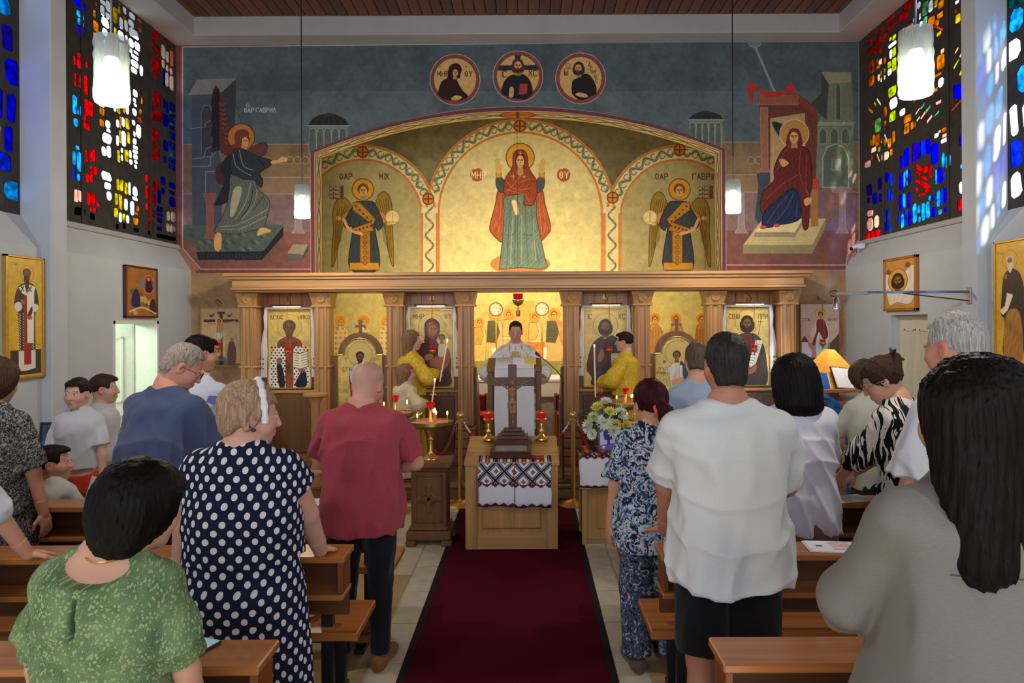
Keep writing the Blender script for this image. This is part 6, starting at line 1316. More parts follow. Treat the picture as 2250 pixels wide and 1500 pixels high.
def person(key, label, loc, Ht, yaw=0.0, w=1.0, fat=1.0, female=False, skin=(206, 150, 122), hair='crop', hairc=(40, 32, 28), head=(0, 0), hs=1.0, lean=0.0, stubble=None,
           arms=None, top=None, bottom=None, shoes=((60, 44, 34), .0), seated=False, eyes=True, seed=1, hh=.0055, hres=.007, hands=True, head_roll=0.0, res=.0095, hx=0.0, arm=1.0):
    """build one figure in its own space (facing +y), then set it down at loc turned by yaw"""
    root = thing('person', label, 'person', loc, yaw); s = Ht / 1.75; dz = -.42 * s if seated else 0.0
    zz = lambda v: v * s + dz
    lc = lambda z: lean * max(0, (z - .9) / .55) ** 1.5
    # ---- skeleton
    xs = .168 * w * s; shz = 1.392; S = {sd: Vector((sd * xs, lc(shz) - .005, zz(shz))) for sd in (-1, 1)}
    arms = arms or {}; A = {}
    for sd in (-1, 1):
        T, pole = arms.get(sd, ((sd * (.24 * w + .03), .06, .80), (sd * .3, -1, 0)))
        T = Vector((T[0] * s, T[1] * s + 0, zz(T[2]))); e, t = ik(S[sd], T, .29 * s, .26 * s, pole); A[sd] = (S[sd], e, t)
    hip = {sd: Vector((sd * .095 * s, 0, zz(.90))) for sd in (-1, 1)}
    if seated: kn = {sd: Vector((sd * .11 * s, .42 * s, zz(.90))) for sd in (-1, 1)}; an = {sd: Vector((sd * .11 * s, .40 * s, .07)) for sd in (-1, 1)}
    else: kn = {sd: Vector((sd * .105 * s, .015, zz(.49))) for sd in (-1, 1)}; an = {sd: Vector((sd * .11 * s, -.02, .075 * s)) for sd in (-1, 1)}
    nb = Vector((hx * .4, lc(1.47) - .01, zz(1.46))); R = rotm(head[0], head[1], head_roll)
    piv = Vector((hx, lc(1.55) - .005, Ht + dz - .205 * hs)); HC = piv + R @ Vector((0, .02, .09)) * hs    # centre of the head
    # ---- body
    R0 = .62 if seated else .42
    body = Fld((-.52, -.4, -.01), (.52, .75 if seated else .6, zz(1.62)), res)
    st = [(.84, .150, .115), (.95, .165, .125), (1.06, .145, .112), (1.2, .152, .115), (1.32, .165, .112), (1.4, .15, .092), (1.46, .085, .068), (1.52, .05, .052)]
    tq = .93 if top else 1.0
    body.loft([(zz(z), 0, lc(z), rx * s * (fat if z < 1.3 else w) * (tq if z < 1.42 else 1), ry * s * (fat if z < 1.3 else 1) * (tq if z < 1.42 else 1)) for z, rx, ry in st], .03)
    for sd in (-1, 1): body.cone((sd * .03 * s, lc(1.47) - .02, zz(1.49)), (sd * xs * .82, lc(1.4) - .012, zz(1.415)), .036 * s, .036 * s, .04)
    body.cone(nb, piv + R @ Vector((0, -.01, -.0)) * hs, .056 * s, .05 * hs * (.92 if female else 1.05), .03)
    ar = (.9 if female else 1.0) * (.5 + .5 * fat) * arm
    for sd in (-1, 1):
        a, e, t = A[sd]; body.cone(a, e, .05 * s * ar, .04 * s * ar, .03).cone(e, t, .039 * s * ar, .026 * s * ar, .015)
        body.cone(hip[sd], kn[sd], .085 * s * fat, .055 * s, .04).cone(kn[sd], an[sd], .053 * s, .036 * s, .02)
        if not (bottom and bottom['kind'] == 'trousers'): body.ell((kn[sd] + (an[sd] - kn[sd]) * .3 + Vector((0, -.015, 0))), (.05 * s, .055 * s, .1 * s), .03)
        body.cone(an[sd] + Vector((0, -.03, -.035)), an[sd] + Vector((sd * .015, .14 * s, -.045)), .035, .028, .02)
    parts = [body.mesh()]
    for sd in (-1, 1):
        a, e, t = A[sd]
        if not hands: continue
        f = (t - e).normalized(); hp = arms.get('hand%+d' % sd, {}); fw_ = Vector(hp.get('fwd', f)); nr = Vector(hp.get('nrm', (-sd, .2, 0)))
        m0 = t - f * .07; Fh = Fld([min(m0[i], t[i] + fw_.normalized()[i] * .18) - .08 for i in range(3)], [max(m0[i], t[i] + fw_.normalized()[i] * .18) + .08 for i in range(3)], .005)
        Fh.cone(m0, t, .0315 * s * ar, .0255 * s * ar, .012); add_hand(Fh, t - fw_.normalized() * .005, fw_, nr, hp.get('side', 1 if sd > 0 else -1) * -1, s * .98, hp.get('curl', .5)); parts.append(Fh.mesh())
    cols = [np.tile(np.array(lin(skin)), (len(p[0]), 1)) for p in parts]
    hf = head_field(hh, hs, female); P, Q = hf.mesh(); hcol = face_colors(P, hs, skin, hairc, stubble, eyes)
    Rn = np.array(R); P = P @ Rn.T + np.array(HC); parts.append((P, Q)); cols.append(hcol)
    mesh_obj('body', parts, M_skin, root, np.concatenate(cols))
    # ---- hair
    if hair:
        P, Q = hair_field(hair, hs, .0065 if hres is None else hres, seed).mesh(); mesh_obj('hair', [(P @ Rn.T + np.array(HC), Q)], hair_mat(hairc), root)
    # ---- clothes
    if top:
        m = top['m']; e_ = top.get('ease', .02); hem = top.get('hem', .82); fl = top.get('flare', 0)
        G = Fld((-.56, -.45, zz(hem) - .05), (.56, .62, zz(1.56)), top.get('res', .0085))
        stt = [(hem, .160 + fl, .122 + fl), (.95, .166 + fl * .6, .127 + fl * .6), (1.08, .154 + fl * .3, .118 + fl * .3), (1.2, .156, .118), (1.32, .168, .116), (1.4, .158, .098), (1.455, .105, .078), (top.get('neckz', 1.492), .072, .066)]
        stt = [q for q in stt if q[0] >= hem]
        if stt[0][0] > hem + .02: stt = [(hem,) + stt[0][1:]] + stt
        G.loft([(zz(z), 0, lc(z), (rx * (fat if z < 1.3 else w)) * s + e_ * (1 if z < 1.43 else .3), ry * s * (fat if z < 1.3 else 1) + e_ * (1 if z < 1.43 else .3)) for z, rx, ry in stt], .03, 2.4, top.get('pleat'))
        sl_ = top.get('sleeve', .6); sr = top.get('sr', 1.0)
        for sd in (-1, 1): G.cone((sd * .045 * s, lc(1.47) - .018, zz(1.475)), (sd * xs * .85, lc(1.4) - .012, zz(1.405)), .04 * s, .042 * s + e_ * .5, .045)
        for sd in (-1, 1):
            a, e, t = A[sd]
            if sl_ <= 1: b = a + (e - a) * sl_; G.cone(a + Vector((-sd * .015, 0, -.008)), b, (.062 * ar + e_ * .25) * s, (.058 * ar + e_ * .5) * s * sr, .018, True)
            else:
                b = e + (t - e) * (sl_ - 1); G.cone(a + Vector((-sd * .015, 0, -.008)), e, (.064 * ar + e_ * .4) * s, (.056 * ar + e_ * .4) * s * sr, .018); G.cone(e, b, (.056 * ar + e_ * .4) * s * sr, (.036 * ar + e_ * .4) * s * sr, .015, True)
        G.wrinkle(2.2 * top.get('wr', .006), seed, top.get('wl', .13), zz(hem) - 1, zz(1.4), (1, 1, .45))
        for q in top.get('cuts', []): G.ell([q[0][0] * s, q[0][1] * s, zz(q[0][2])], [v * s for v in q[1]], .012, True)
        mesh_obj(top.get('name', 'shirt'), [G.mesh()], m, root, None, cyl_pat(.2 * fat, top.get('front')))
        if top.get('collar'):
            cm = MB(); z0 = zz(1.475); cy_ = lc(1.5) - .005
            n = 20; 
            for k in range(n + 1):
                an_ = -PI / 2 + (k / n - .5) * 2 * PI * .86
                for rr, z_ in ((.062, .0), (.06, .045), (.072, .043), (.088, -.012)): cm.v.append((rr * s * math.cos(an_) * 1.08, cy_ + rr * s * math.sin(an_), z0 + z_ * s))
            for k in range(n):
                for q in range(3): cm.f.append((k * 4 + q, k * 4 + q + 1, k * 4 + q + 5, k * 4 + q + 4))
            cm.build('collar', m, root, True)
    if bottom:
        kind = bottom['kind']; m = bottom['m']
        ph_ = top.get('hem', .82) if top else 1.0
        if kind in ('trousers', 'shorts'):
            G = Fld((-.36, -.32, .0), (.36, .62 if seated else .34, zz(1.05)), .0095)
            G.loft([(zz(z), 0, 0, rx * fat * s + (.004 if z > ph_ else .012), ry * fat * s + (.004 if z > ph_ else .012)) for z, rx, ry in ((.80, .15, .115), (.87, .16, .122), (min(.95, ph_ + .08), .162, .124))], .03)
            zl = bottom.get('to', .05)
            for sd in (-1, 1):
                G.cone(hip[sd], kn[sd], .094 * s * fat, (.07 + bottom.get('wide', 0)) * s, .03, kind == 'shorts' and False)
                if kind == 'trousers': G.cone(kn[sd], kn[sd] + (an[sd] - kn[sd]) * .97, (.07 + bottom.get('wide', 0)) * s, (.056 + bottom.get('wide', 0)) * s, .02, True)
                else: G.cone(kn[sd], kn[sd] - (kn[sd] - hip[sd]).normalized() * -.03, .076 * s, .08 * s, .02, True)
            if kind == 'shorts': G.box((-.4, -.5, -.1), (.4, .7, zz(.535)), .004)
            if kind == 'trousers':
                G.box((-.4, -.5, -.1), (.4, .7, zl), .004) if not seated else None
            G.wrinkle(.006, seed + 5, .1, aniso=(1, 1, .5)); mesh_obj('trousers' if kind == 'trousers' else 'shorts', [G.mesh()], m, root, None, cyl_pat(.2))
        else:   # skirt or robe
            z0 = bottom.get('hem', .12); z1 = bottom.get('top', 1.02); fl = bottom.get('flare', .1); dq = bottom.get('dq', .85)
            if top and top.get('hem', .82) < .93: z1 = .985
            G = Fld((-.48, -.48, max(zz(z0) - .04, -.01)), (.48, .48, zz(z1) + .04), .0095)
            G.loft([(zz(z0), 0, 0, (.19 + fl) * s * fat, (.17 + fl) * s * fat * dq), (zz(.5), 0, 0, (.185 + fl * .6) * s * fat, (.165 + fl * .6) * s * fat * dq), (zz(.85), 0, 0, (.175 + fl * .25) * s * fat, (.15 + fl * .25) * s * fat), (zz(.94), 0, 0, .164 * s * fat + .008, .127 * s * fat + .008), (zz(z1), 0, lc(z1), .15 * s * fat + .006, .116 * s * fat + .006)], .02, 2.2, (bottom.get('n', 17), bottom.get('depth', .011), zz(.98), zz(.4), seed))
            mesh_obj(bottom.get('name', 'skirt'), [G.mesh()], m, root, None, cyl_pat(.24))
    if shoes and not seated:
        for sd in (-1, 1):
            G = Fld((an[sd].x - .09, -.2, -.005), (an[sd].x + .09, .3, .14), .006); f0 = an[sd]
            G.cone((f0.x, f0.y - .035, .045), (f0.x + sd * .012, f0.y + .12 * s, .04), .046, .04, .02).ell((f0.x + sd * .014, f0.y + .15 * s, .032), (.045, .075, .032), .02); G.box((-1, -1, -.1), (1, 1, .003), .004)
            if shoes[1]: G.ell((f0.x, f0.y + .04, .1), (.05, .1, .045), .01, True)
            mesh_obj('shoe', [G.mesh()], cloth(shoes[0], .1, 'shoe', .5), root)
    root_info = dict(root=root, HC=HC, R=R, A=A, s=s, hs=hs, nb=nb, zz=zz)
    PEOPLE[key] = root_info
    return root_info
def head_pt(p, v): return p['HC'] + p['R'] @ (Vector(v) * p['hs'])
def spectacles(p, m=None, name='glasses'):
    g = MB()
    for sx in (-1, 1):
        ring = [head_pt(p, (sx * .032 + .024 * math.cos(a), .104, .002 + .018 * math.sin(a))) for a in np.linspace(0, 2 * PI, 17)]; g.tube(ring, .0016, 5, False); g.tube([head_pt(p, (sx * .056, .103, .006)), head_pt(p, (sx * .078, .08, .006)), head_pt(p, (sx * .083, .0, .004)), head_pt(p, (sx * .08, -.015, -.012))], .0017, 5)
    g.tube([head_pt(p, (-.009, .106, .004)), head_pt(p, (.009, .106, .004))], .0016, 5)
    return g.build(name, m or M_black, p['root'], True)
def gx(px, Y): return CX + (px - 1160) * Y / FPX
def G(px, Y, z=0.0): return (gx(px, Y), Y, z)
WHITE = cloth((214, 216, 226), .03); DARK = cloth((30, 30, 36), .15)
FW = {-1: ((-.09, .33, 1.04), (-1, -.3, -.35)), 1: ((.09, .33, 1.04), (1, -.3, -.35))}
# --- near and middle rows, right side
p = person('tee_man', 'man with short dark hair in white tee and black shorts, hand on the pew', G(1597, 2.78), 1.84, w=1.22, fat=1.2, hairc=(46, 44, 44), hs=1.12, skin=(180, 122, 96), stubble=(90, 80, 76),
           arms={-1: ((-.19, .31, .838), (-1, -.5, 0)), 'hand-1': dict(fwd=(.1, 1, -.1), nrm=(0, 0, -1), curl=.25), 1: ((.1, .3, 1.06), (1, -.5, -.4))}, top=dict(m=cloth((208, 210, 212), .03), ease=.034, hem=.81, sleeve=.88, sr=1.1, wr=.012, wl=.16, flare=.012, res=.0075, name='tee'), bottom=dict(kind='shorts', m=cloth((20, 20, 24), .25), wide=.03), seed=3)
p = person('grey_woman', 'woman with long dark hair in grey-beige blouse, nearest at the right edge', G(2150, 1.62), 1.80, yaw=.12, w=1.2, fat=1.22, female=True, hair='long_wide', hairc=(22, 16, 16), hs=1.2, head=(.15, .05), skin=(190, 136, 112),
           arms={-1: ((-.10, .34, 1.02), (-1, -.35, -.45)), 1: ((.10, .34, 1.02), (1, -.3, -.4))}, top=dict(m=M_blouse, ease=.045, hem=.62, sleeve=1.45, sr=1.15, wr=.014, wl=.2, flare=.03, res=.0075, name='blouse', collar=False), bottom=dict(kind='trousers', m=DARK), seed=8, hres=.0065)
p = person('print_woman', 'woman with dark red ponytail in blue patterned blouse and trousers by the aisle', G(1432, 3.75), 1.57, yaw=.08, w=1.05, fat=1.2, female=True, hair='tail', hairc=(54, 14, 24), hs=1.1, head=(.2, .1),
           arms={-1: ((-.26, .08, .80), (-1, -.5, 0)), 1: ((.2, .25, 1.0), (1, -.4, -.3))}, top=dict(m=M_blueprint, ease=.03, hem=.74, sleeve=.85, sr=1.15, wr=.008, flare=.02, name='blouse'), bottom=dict(kind='trousers', m=M_bluetr, wide=.03, to=.03), shoes=((96, 78, 66), 1), seed=5)
MB().lathe([(.038, -.012), (.05, 0), (.038, .012), (.038, -.012)], 14, M=Matrix.Translation(head_pt(p, (.003, -.128, -.02))) @ Matrix.Rotation(.9, 4, 'X'), caps=False).build('hair_tie', mat('pink_band', (226, 60, 84), rough=.6), p['root'], True)
p = person('blue_boy', 'young man in pale blue tee partly hidden behind the man in white tee', G(1530, 4.65), 1.745, w=1.0, hair='crop', hairc=(94, 76, 62), head=(-.2, .1), top=dict(m=cloth((150, 166, 190), .05), ease=.02, sleeve=.7, name='tee'), bottom=dict(kind='trousers', m=DARK), seed=6)
p = person('white_blouse', 'woman with full black hair in white blouse and brown skirt', G(1748, 3.82), 1.69, w=1.08, fat=1.2, female=True, hair='puff', hairc=(15, 12, 13), hs=1.15, head=(-.1, .2), arms=FW,
           top=dict(m=cloth((222, 222, 236), .03), ease=.035, hem=.76, sleeve=1.1, sr=1.2, wr=.012, wl=.14, flare=.01, name='blouse'), bottom=dict(kind='skirt', m=cloth((118, 98, 92), .06), hem=.3, flare=.02, depth=.004), seed=9)
p = person('bowed_woman', 'woman with short brown hair in light grey tee bending over beyond the zebra blouse', G(1935, 4.6), 1.62, w=1.0, fat=1.12, female=True, hair='bob', hairc=(70, 52, 42), hs=.95, head=(.1, .6), lean=.12, skin=(206, 160, 136), arms=FW, top=dict(m=cloth((186, 188, 178), .05), ease=.03, sleeve=.8, name='tee'), bottom=dict(kind='skirt', m=DARK, flare=.03), seed=10)
p = person('zebra_woman', 'woman with dark bun and glasses in black and white zebra blouse', G(2008, 3.8), 1.70, yaw=.75, w=1.02, fat=1.12, female=True, hair='bun', hairc=(60, 43, 37), hs=1.08, head=(.4, .5), lean=.08, skin=(206, 156, 130), arms={-1: ((-.02, .42, .98), (-1, -.2, -.5)), 1: ((.1, .38, 1.0), (1, -.3, -.4))}, top=dict(m=M_zebra, ease=.04, hem=.72, sleeve=1.5, sr=1.35, wr=.008, name='blouse'), bottom=dict(kind='skirt', m=DARK, flare=.03), seed=11)
spectacles(p, M_chrome)
p = person('grey_man', 'tall grey-haired man in white shirt behind the woman with long dark hair', G(2130, 2.75), 1.92, yaw=.1, w=1.0, fat=1.05, hx=-.03, hair='crop', hairc=(168, 166, 164), hs=1.16, head=(.35, .12), skin=(206, 140, 118), top=dict(m=WHITE, ease=.035, hem=.8, sleeve=.85, sr=1.2, collar=True), bottom=dict(kind='trousers', m=DARK), seed=12)
# --- left side
p = person('polka_woman', 'woman with braided hair and white headband in navy polka-dot dress', G(532, 2.8), 1.65, yaw=-.05, w=1.14, fat=1.42, female=True, hair='braids', hairc=(164, 132, 108), hs=1.1, head=(-.95, .12), skin=(206, 156, 136),
           arm=1.22, arms={1: ((.235, .30, .925), (1, -.6, -.3)), 'hand+1': dict(fwd=(-.2, 1, -.15), nrm=(0, 0, -1), curl=.3), -1: ((-.36, .12, .86), (-1, -.5, 0))}, top=dict(m=M_polka, ease=.022, hem=1.0, sleeve=.42, sr=1.15, wr=.006, res=.0075, name='dress_top'), bottom=dict(kind='skirt', m=M_polka, hem=.08, top=1.09, flare=.03, n=22, depth=.012, dq=.72, name='dress_skirt'), seed=13)
hb = MB(); hb.tube([head_pt(p, (.088 * math.cos(a), .03 - .02 * math.sin(a), .022 + .112 * math.sin(a))) for a in np.linspace(-.35, PI + .35, 30)], [.013 + .003 * math.sin(i * 1.9) for i in range(30)], 8); hb.build('headband', mat('white_braid_band', (226, 226, 230), rough=.8, bump=.3, scale=90), p['root'], True)
MB().ball(head_pt(p, (.085, .0, -.045)), .008).build('earring', mat('dark_pearl', (40, 34, 50), rough=.2), p['root'], True)
MB().prism([(-.03, -.01), (.0, -.022), (.032, -.006), (.03, .012), (-.02, .014)], -.006, .006).build('hair_clip', mat('violet_clip', (84, 74, 150), rough=.2), p['root']).matrix_local = Matrix.Translation(head_pt(p, (-.02, -.13, .05)))
p = person('green_woman', 'woman with short black hair in green flowered dress at the lower left', G(238, 1.85), 1.515, yaw=-.06, hx=.06, w=1.1, fat=1.14, female=True, hair='bob', hairc=(14, 11, 12), hs=.98, head=(-.5, .22), skin=(200, 148, 126),
           top=dict(m=M_green, ease=.035, hem=.45, sleeve=.92, sr=1.25, wr=.013, wl=.14, flare=.03, res=.007, name='dress', neckz=1.485, cuts=[((0, -.105, 1.462), (.118, .10, .052)), ((-.012, -.165, 1.33), (.008, .07, .075))]), bottom=None, seed=14, hres=.0065)
MB().tube([(p['nb'] + Vector((.066 * math.cos(a), -.005 + .066 * math.sin(a), .035 + .018 * math.sin(a)))) for a in np.linspace(0, 2 * PI, 26)], .0022, 5).build('necklace', M_brass, p['root'], True)
p = person('burgundy_man', 'bald man in burgundy tee and dark trousers standing by the aisle', G(793, 3.78), 1.69, yaw=-.08, w=1.2, fat=1.26, hair=None, hairc=(150, 140, 134), hs=1.13, head=(-.15, .40), lean=.03, skin=(204, 144, 124), stubble=(168, 140, 130), arms={-1: ((-.05, .22, 1.06), (-1, -.15, -.1)), 1: ((.05, .22, 1.06), (1, -.15, -.1))},
           top=dict(m=cloth((158, 64, 76), .1), ease=.03, hem=.78, sleeve=.8, sr=1.1, wr=.011, wl=.15, flare=.008, res=.0075, name='tee'), bottom=dict(kind='trousers', m=cloth((24, 25, 32), .2)), shoes=((124, 78, 46), 0), seed=15)
p = person('slate_man', 'grey-haired man with glasses in slate blue tee, head bowed', G(343, 3.78), 1.80, yaw=-.35, w=1.2, fat=1.34, hair='crop', hairc=(150, 138, 128), hs=1.08, head=(-.75, .55), lean=.07, skin=(206, 142, 120), arms=FW, top=dict(m=cloth((70, 80, 112), .08), ease=.03, hem=.76, sleeve=.9, sr=1.15, wr=.009, wl=.16, name='tee'), bottom=dict(kind='trousers', m=DARK), seed=16)
spectacles(p)
p = person('white_shirt_youth', 'young dark-haired man in white long-sleeved shirt beyond the slate blue tee', G(432, 4.45), 1.815, yaw=-.3, w=1.05, fat=1.05, hair='fringe', hairc=(20, 16, 16), head=(-.5, .1), arms=FW, top=dict(m=cloth((206, 212, 236), .03), ease=.03, hem=.8, sleeve=1.8, wr=.009, collar=True), bottom=dict(kind='trousers', m=DARK), seed=17)
p = person('red_trouser_boy', 'boy in white shirt and red trousers looking toward the viewpoint', G(172, 4.95), 1.50, yaw=PI + .15, w=.9, fat=.88, hair='fringe', hairc=(40, 30, 27), hs=.94, head=(-.1, .0), skin=(216, 168, 148), hh=.0042, arms={1: ((.24, .04, .82), (.5, -1, 0)), -1: ((-.24, .12, .86), (-.5, -1, 0))}, top=dict(m=WHITE, ease=.025, hem=1.0, sleeve=.75, sr=1.15, collar=True), bottom=dict(kind='trousers', m=cloth((206, 66, 44), .08)), seed=18)
pb = thing('prayer_booklet', 'white booklet with dark print held by the boy in red trousers', 'booklet', G(203, 4.8, .62)); MB().box((-.07, -.004, 0), (.07, .004, .2), .001, Matrix.Rotation(.3, 4, 'Y')).build('pages', M_paper, pb); MB().box((-.03, -.007, .06), (.04, -.004, .13), .001, Matrix.Rotation(.3, 4, 'Y')).build('print', mat('print_dark', (110, 100, 96), var=.5, scale=90), pb)
p = person('khaki_boy', 'boy in white tee and khaki trousers seen in profile by the open door', G(224, 5.3), 1.50, yaw=-1.25, w=.9, fat=.88, hair='fringe', hairc=(56, 43, 38), hs=.94, skin=(206, 158, 138), top=dict(m=cloth((206, 208, 214), .03), ease=.025, hem=.98, sleeve=.75, name='tee'), bottom=dict(kind='trousers', m=cloth((156, 136, 98), .08)), seed=19, hh=.0045)
p = person('seated_boy', 'small boy in white tee sitting in the front left pew, seen in profile', (gx(134, 4.3), 4.22, .155), 1.30, yaw=-.25, w=.92, fat=.92, hair='fringe', hairc=(34, 26, 25), hs=.94, head=(-1.05, -.1), skin=(206, 152, 132), seated=True, arms={-1: ((-.13, .3, .95), (-1, -.4, 0)), 1: ((.13, .3, .95), (1, -.4, 0))}, top=dict(m=cloth((196, 196, 194), .03), ease=.025, hem=.84, sleeve=.75, name='tee'), bottom=dict(kind='trousers', m=DARK), seed=20, hh=.0045)
p = person('speckled_woman', 'woman with brown hair in dark speckled dress cut by the left edge', G(-22, 3.84), 1.70, yaw=-.1, w=1.12, fat=1.28, female=True, hair='bob', hairc=(66, 48, 40), hs=1.05, head=(-.2, .2), arms={1: ((.29, .06, .80), (1, -.6, 0))}, top=dict(m=M_speck, ease=.03, hem=.86, sleeve=.95, sr=1.15, wr=.009, name='dress_top'), bottom=dict(kind='skirt', m=M_speck, hem=.25, flare=.02, depth=.006, name='dress_skirt'), seed=21)
p = person('edge_person', 'person in white short sleeves of whom only an arm shows at the left edge', G(-200, 2.78), 1.70, yaw=0, w=1.1, fat=1.1, hair='crop', arms={1: ((.36, .28, .80), (1, -.4, 0)), 'hand+1': dict(fwd=(.3, 1, -.2), nrm=(0, 0, -1))}, top=dict(m=WHITE, ease=.03, sleeve=1.05), bottom=dict(kind='trousers', m=DARK), seed=22)
# --- at the icon screen
ROBE = dict(kind='skirt', m=M_yellow, hem=.03, top=1.1, flare=.06, n=14, depth=.014, name='robe')
def taper(key, label, a, b, holder=False):
    a, b = Vector(a), Vector(b); t = thing('hand_candle', label, 'candle', a, 0, 'candles held by the servers')
    MB().tube([(0, 0, 0), b - a], .008, 8).build('wax', M_wax, t, True); d = b - a
    MB().ball(d + Vector((0, 0, .022)), (.008, .008, .02), 8, 8).build('flame', M_flame, t, True)
    if holder:
        q = d * .62; MB().box(q - Vector((.035, .006, .008)), q + Vector((.035, .006, .008)), .002).box(q - Vector((.008, .006, .05)), q + Vector((.008, .006, .05)), .002).build('cross', M_brass, t)
    return t
p = person('tall_girl', 'girl with long fair hair in yellow vestment left of the middle opening', G(903, 8.02, zs), 1.64, yaw=-1.25, w=.95, fat=.95, female=True, hair='long', hairc=(132, 100, 76), hs=1.0, skin=(216, 166, 146), arms={1: ((.06, .30, 1.22), (1, -.4, -.4)), -1: ((-.04, .32, 1.2), (-1, -.4, -.4))}, top=dict(m=M_yellow, ease=.05, hem=.95, sleeve=1.85, sr=1.5, name='vestment'), bottom=ROBE, seed=23)
h = p['root'].matrix_basis @ p['A'][1][2]; taper('a', 'long lit candle held by the girl in the yellow vestment', (h.x + .05, h.y - .03, h.z - .1), (h.x + .14, h.y - .03, h.z + .36))
p = person('small_girl', 'small girl with pink headband in cream lace dress', G(889, 7.6, zs), 1.27, yaw=-1.2, w=.88, fat=.9, female=True, hair='long', hairc=(140, 104, 78), hs=.92, skin=(216, 166, 148), arms={1: ((.05, .32, 1.15), (1, -.4, -.4)), -1: ((-.08, .2, .95), (-1, -.4, -.3))}, top=dict(m=cloth((226, 206, 170), .12), ease=.05, hem=.95, sleeve=1.8, sr=1.6, name='dress_top'), bottom=dict(kind='skirt', m=cloth((222, 200, 164), .12), hem=.05, top=1.08, flare=.08, name='dress_skirt'), seed=24)
MB().tube([head_pt(p, (.084 * math.cos(a), .03, .03 + .1 * math.sin(a))) for a in np.linspace(0, PI, 20)], .008, 6).build('headband', mat('rose_band', (176, 70, 96), rough=.5), p['root'], True)
h = p['root'].matrix_basis @ p['A'][1][2]; taper('b', 'lit candle with small brass cross held by the small girl', (h.x + .05, h.y - .03, h.z - .12), (h.x + .10, h.y - .03, h.z + .24), True)
p = person('server_boy', 'boy in yellow vestment holding a candle right of the middle opening', G(1374, 8.02, zs), 1.61, yaw=1.3, w=.95, fat=.95, hair='fringe', hairc=(44, 33, 30), hs=.98, skin=(216, 160, 142), arms={-1: ((-.05, .33, 1.10), (-1, -.4, -.4)), 1: ((.03, .31, 1.04), (1, -.4, -.4))}, top=dict(m=M_yellow, ease=.05, hem=.95, sleeve=1.8, sr=1.5, name='vestment'), bottom=ROBE, seed=25, hh=.0045)
h = p['root'].matrix_basis @ p['A'][-1][2]; taper('c', 'tall white candle held by the boy in yellow vestment', (h.x - .05, h.y - .03, h.z - .16), (h.x - .06, h.y - .03, h.z + .42))
p = person('priest', 'priest with glasses in white brocade vestment behind the draped reading stand', G(1133, 8.22, zs), 1.745, yaw=PI, w=1.0, fat=1.1, hair='crop', hairc=(52, 40, 36), hs=1.04, head=(0, .2), skin=(206, 144, 126), hh=.0042, arms={-1: ((-.26, .25, 1.0), (-.6, -.4, -.6)), 1: ((.26, .25, 1.0), (.6, -.4, -.6))},
           top=dict(m=M_brocade, ease=.03, hem=.42, sleeve=1.55, sr=1.9, wr=.01, wl=.2, flare=.09, name='vestment', neckz=1.485, front=True), bottom=dict(kind='skirt', m=M_brocade, hem=.03, flare=.06, name='alb'), seed=26)
spectacles(p, M_chrome)
st_ = MB(); st_.box((-.04, .15, .95), (.04, .172, 1.40), .006, Matrix.Rotation(-.02, 4, 'X')); st_.build('stole', mat('gold_stripe', (190, 170, 104), rough=.5, var=.3, scale=60), p['root'])
MB().tube([(.075 * math.cos(a), .05 + .09 * math.sin(a) + (.06 if math.sin(a) > 0 else 0), 1.47 - (.30 if math.sin(a) > 0 else 0) * math.sin(a)) for a in np.linspace(0, 2 * PI, 32)], .004, 5).build('pectoral_chain', M_brass_dull, p['root'], True)
# ================================================================== furniture and small things at the front
def stitch_cloth(w, h, cols, band, seed=1):
    """cross-stitched towel end: dark lattice with flowers, saw-tooth edges; counted in stitches"""
    c = Canvas(w, h, (222, 224, 236), lambda x, y: (x, y)); q = 4; V = (58, 40, 62)
    def S(i, j, col):
        x, y = i * q, j * q
        if 0 <= x < w and 0 <= y < h: c.a[int(y):int(y + q), int(x):int(x + q)] = lin(col)
    nx = int(w / q); nb_ = int(band / q); P_ = int(w / q / cols)
    for i in range(nx):
        for j in range(nb_):
            u, v = i % P_, j % P_
            d = min(abs(u - v), abs(u + v - P_ + 1))
            if d <= 2 or d in (4, 5): S(i, j, V)
            for fx, fy in ((P_ // 2, 0), (0, P_ // 2), (P_ // 2, P_), (P_, P_ // 2)):
                m = abs(u - fx) + abs(v - fy)
                if m <= 2: S(i, j, (206, 80, 40) if m else (230, 170, 60))
                elif m == 3: S(i, j, (110, 36, 34))
                elif m == 4 and (u + v) % 2: S(i, j, (96, 108, 44))
        t = abs(i % (P_ // 2 or 1) - P_ // 4)
        for j in range(nb_, nb_ + 1 + int(t * .7)): S(i, j, (110, 44, 44))
        for j in range(int(h / q) - 2 - int(t * .6), int(h / q)): S(i, j, (104, 48, 52) if j % 2 else (70, 40, 56))
    return c
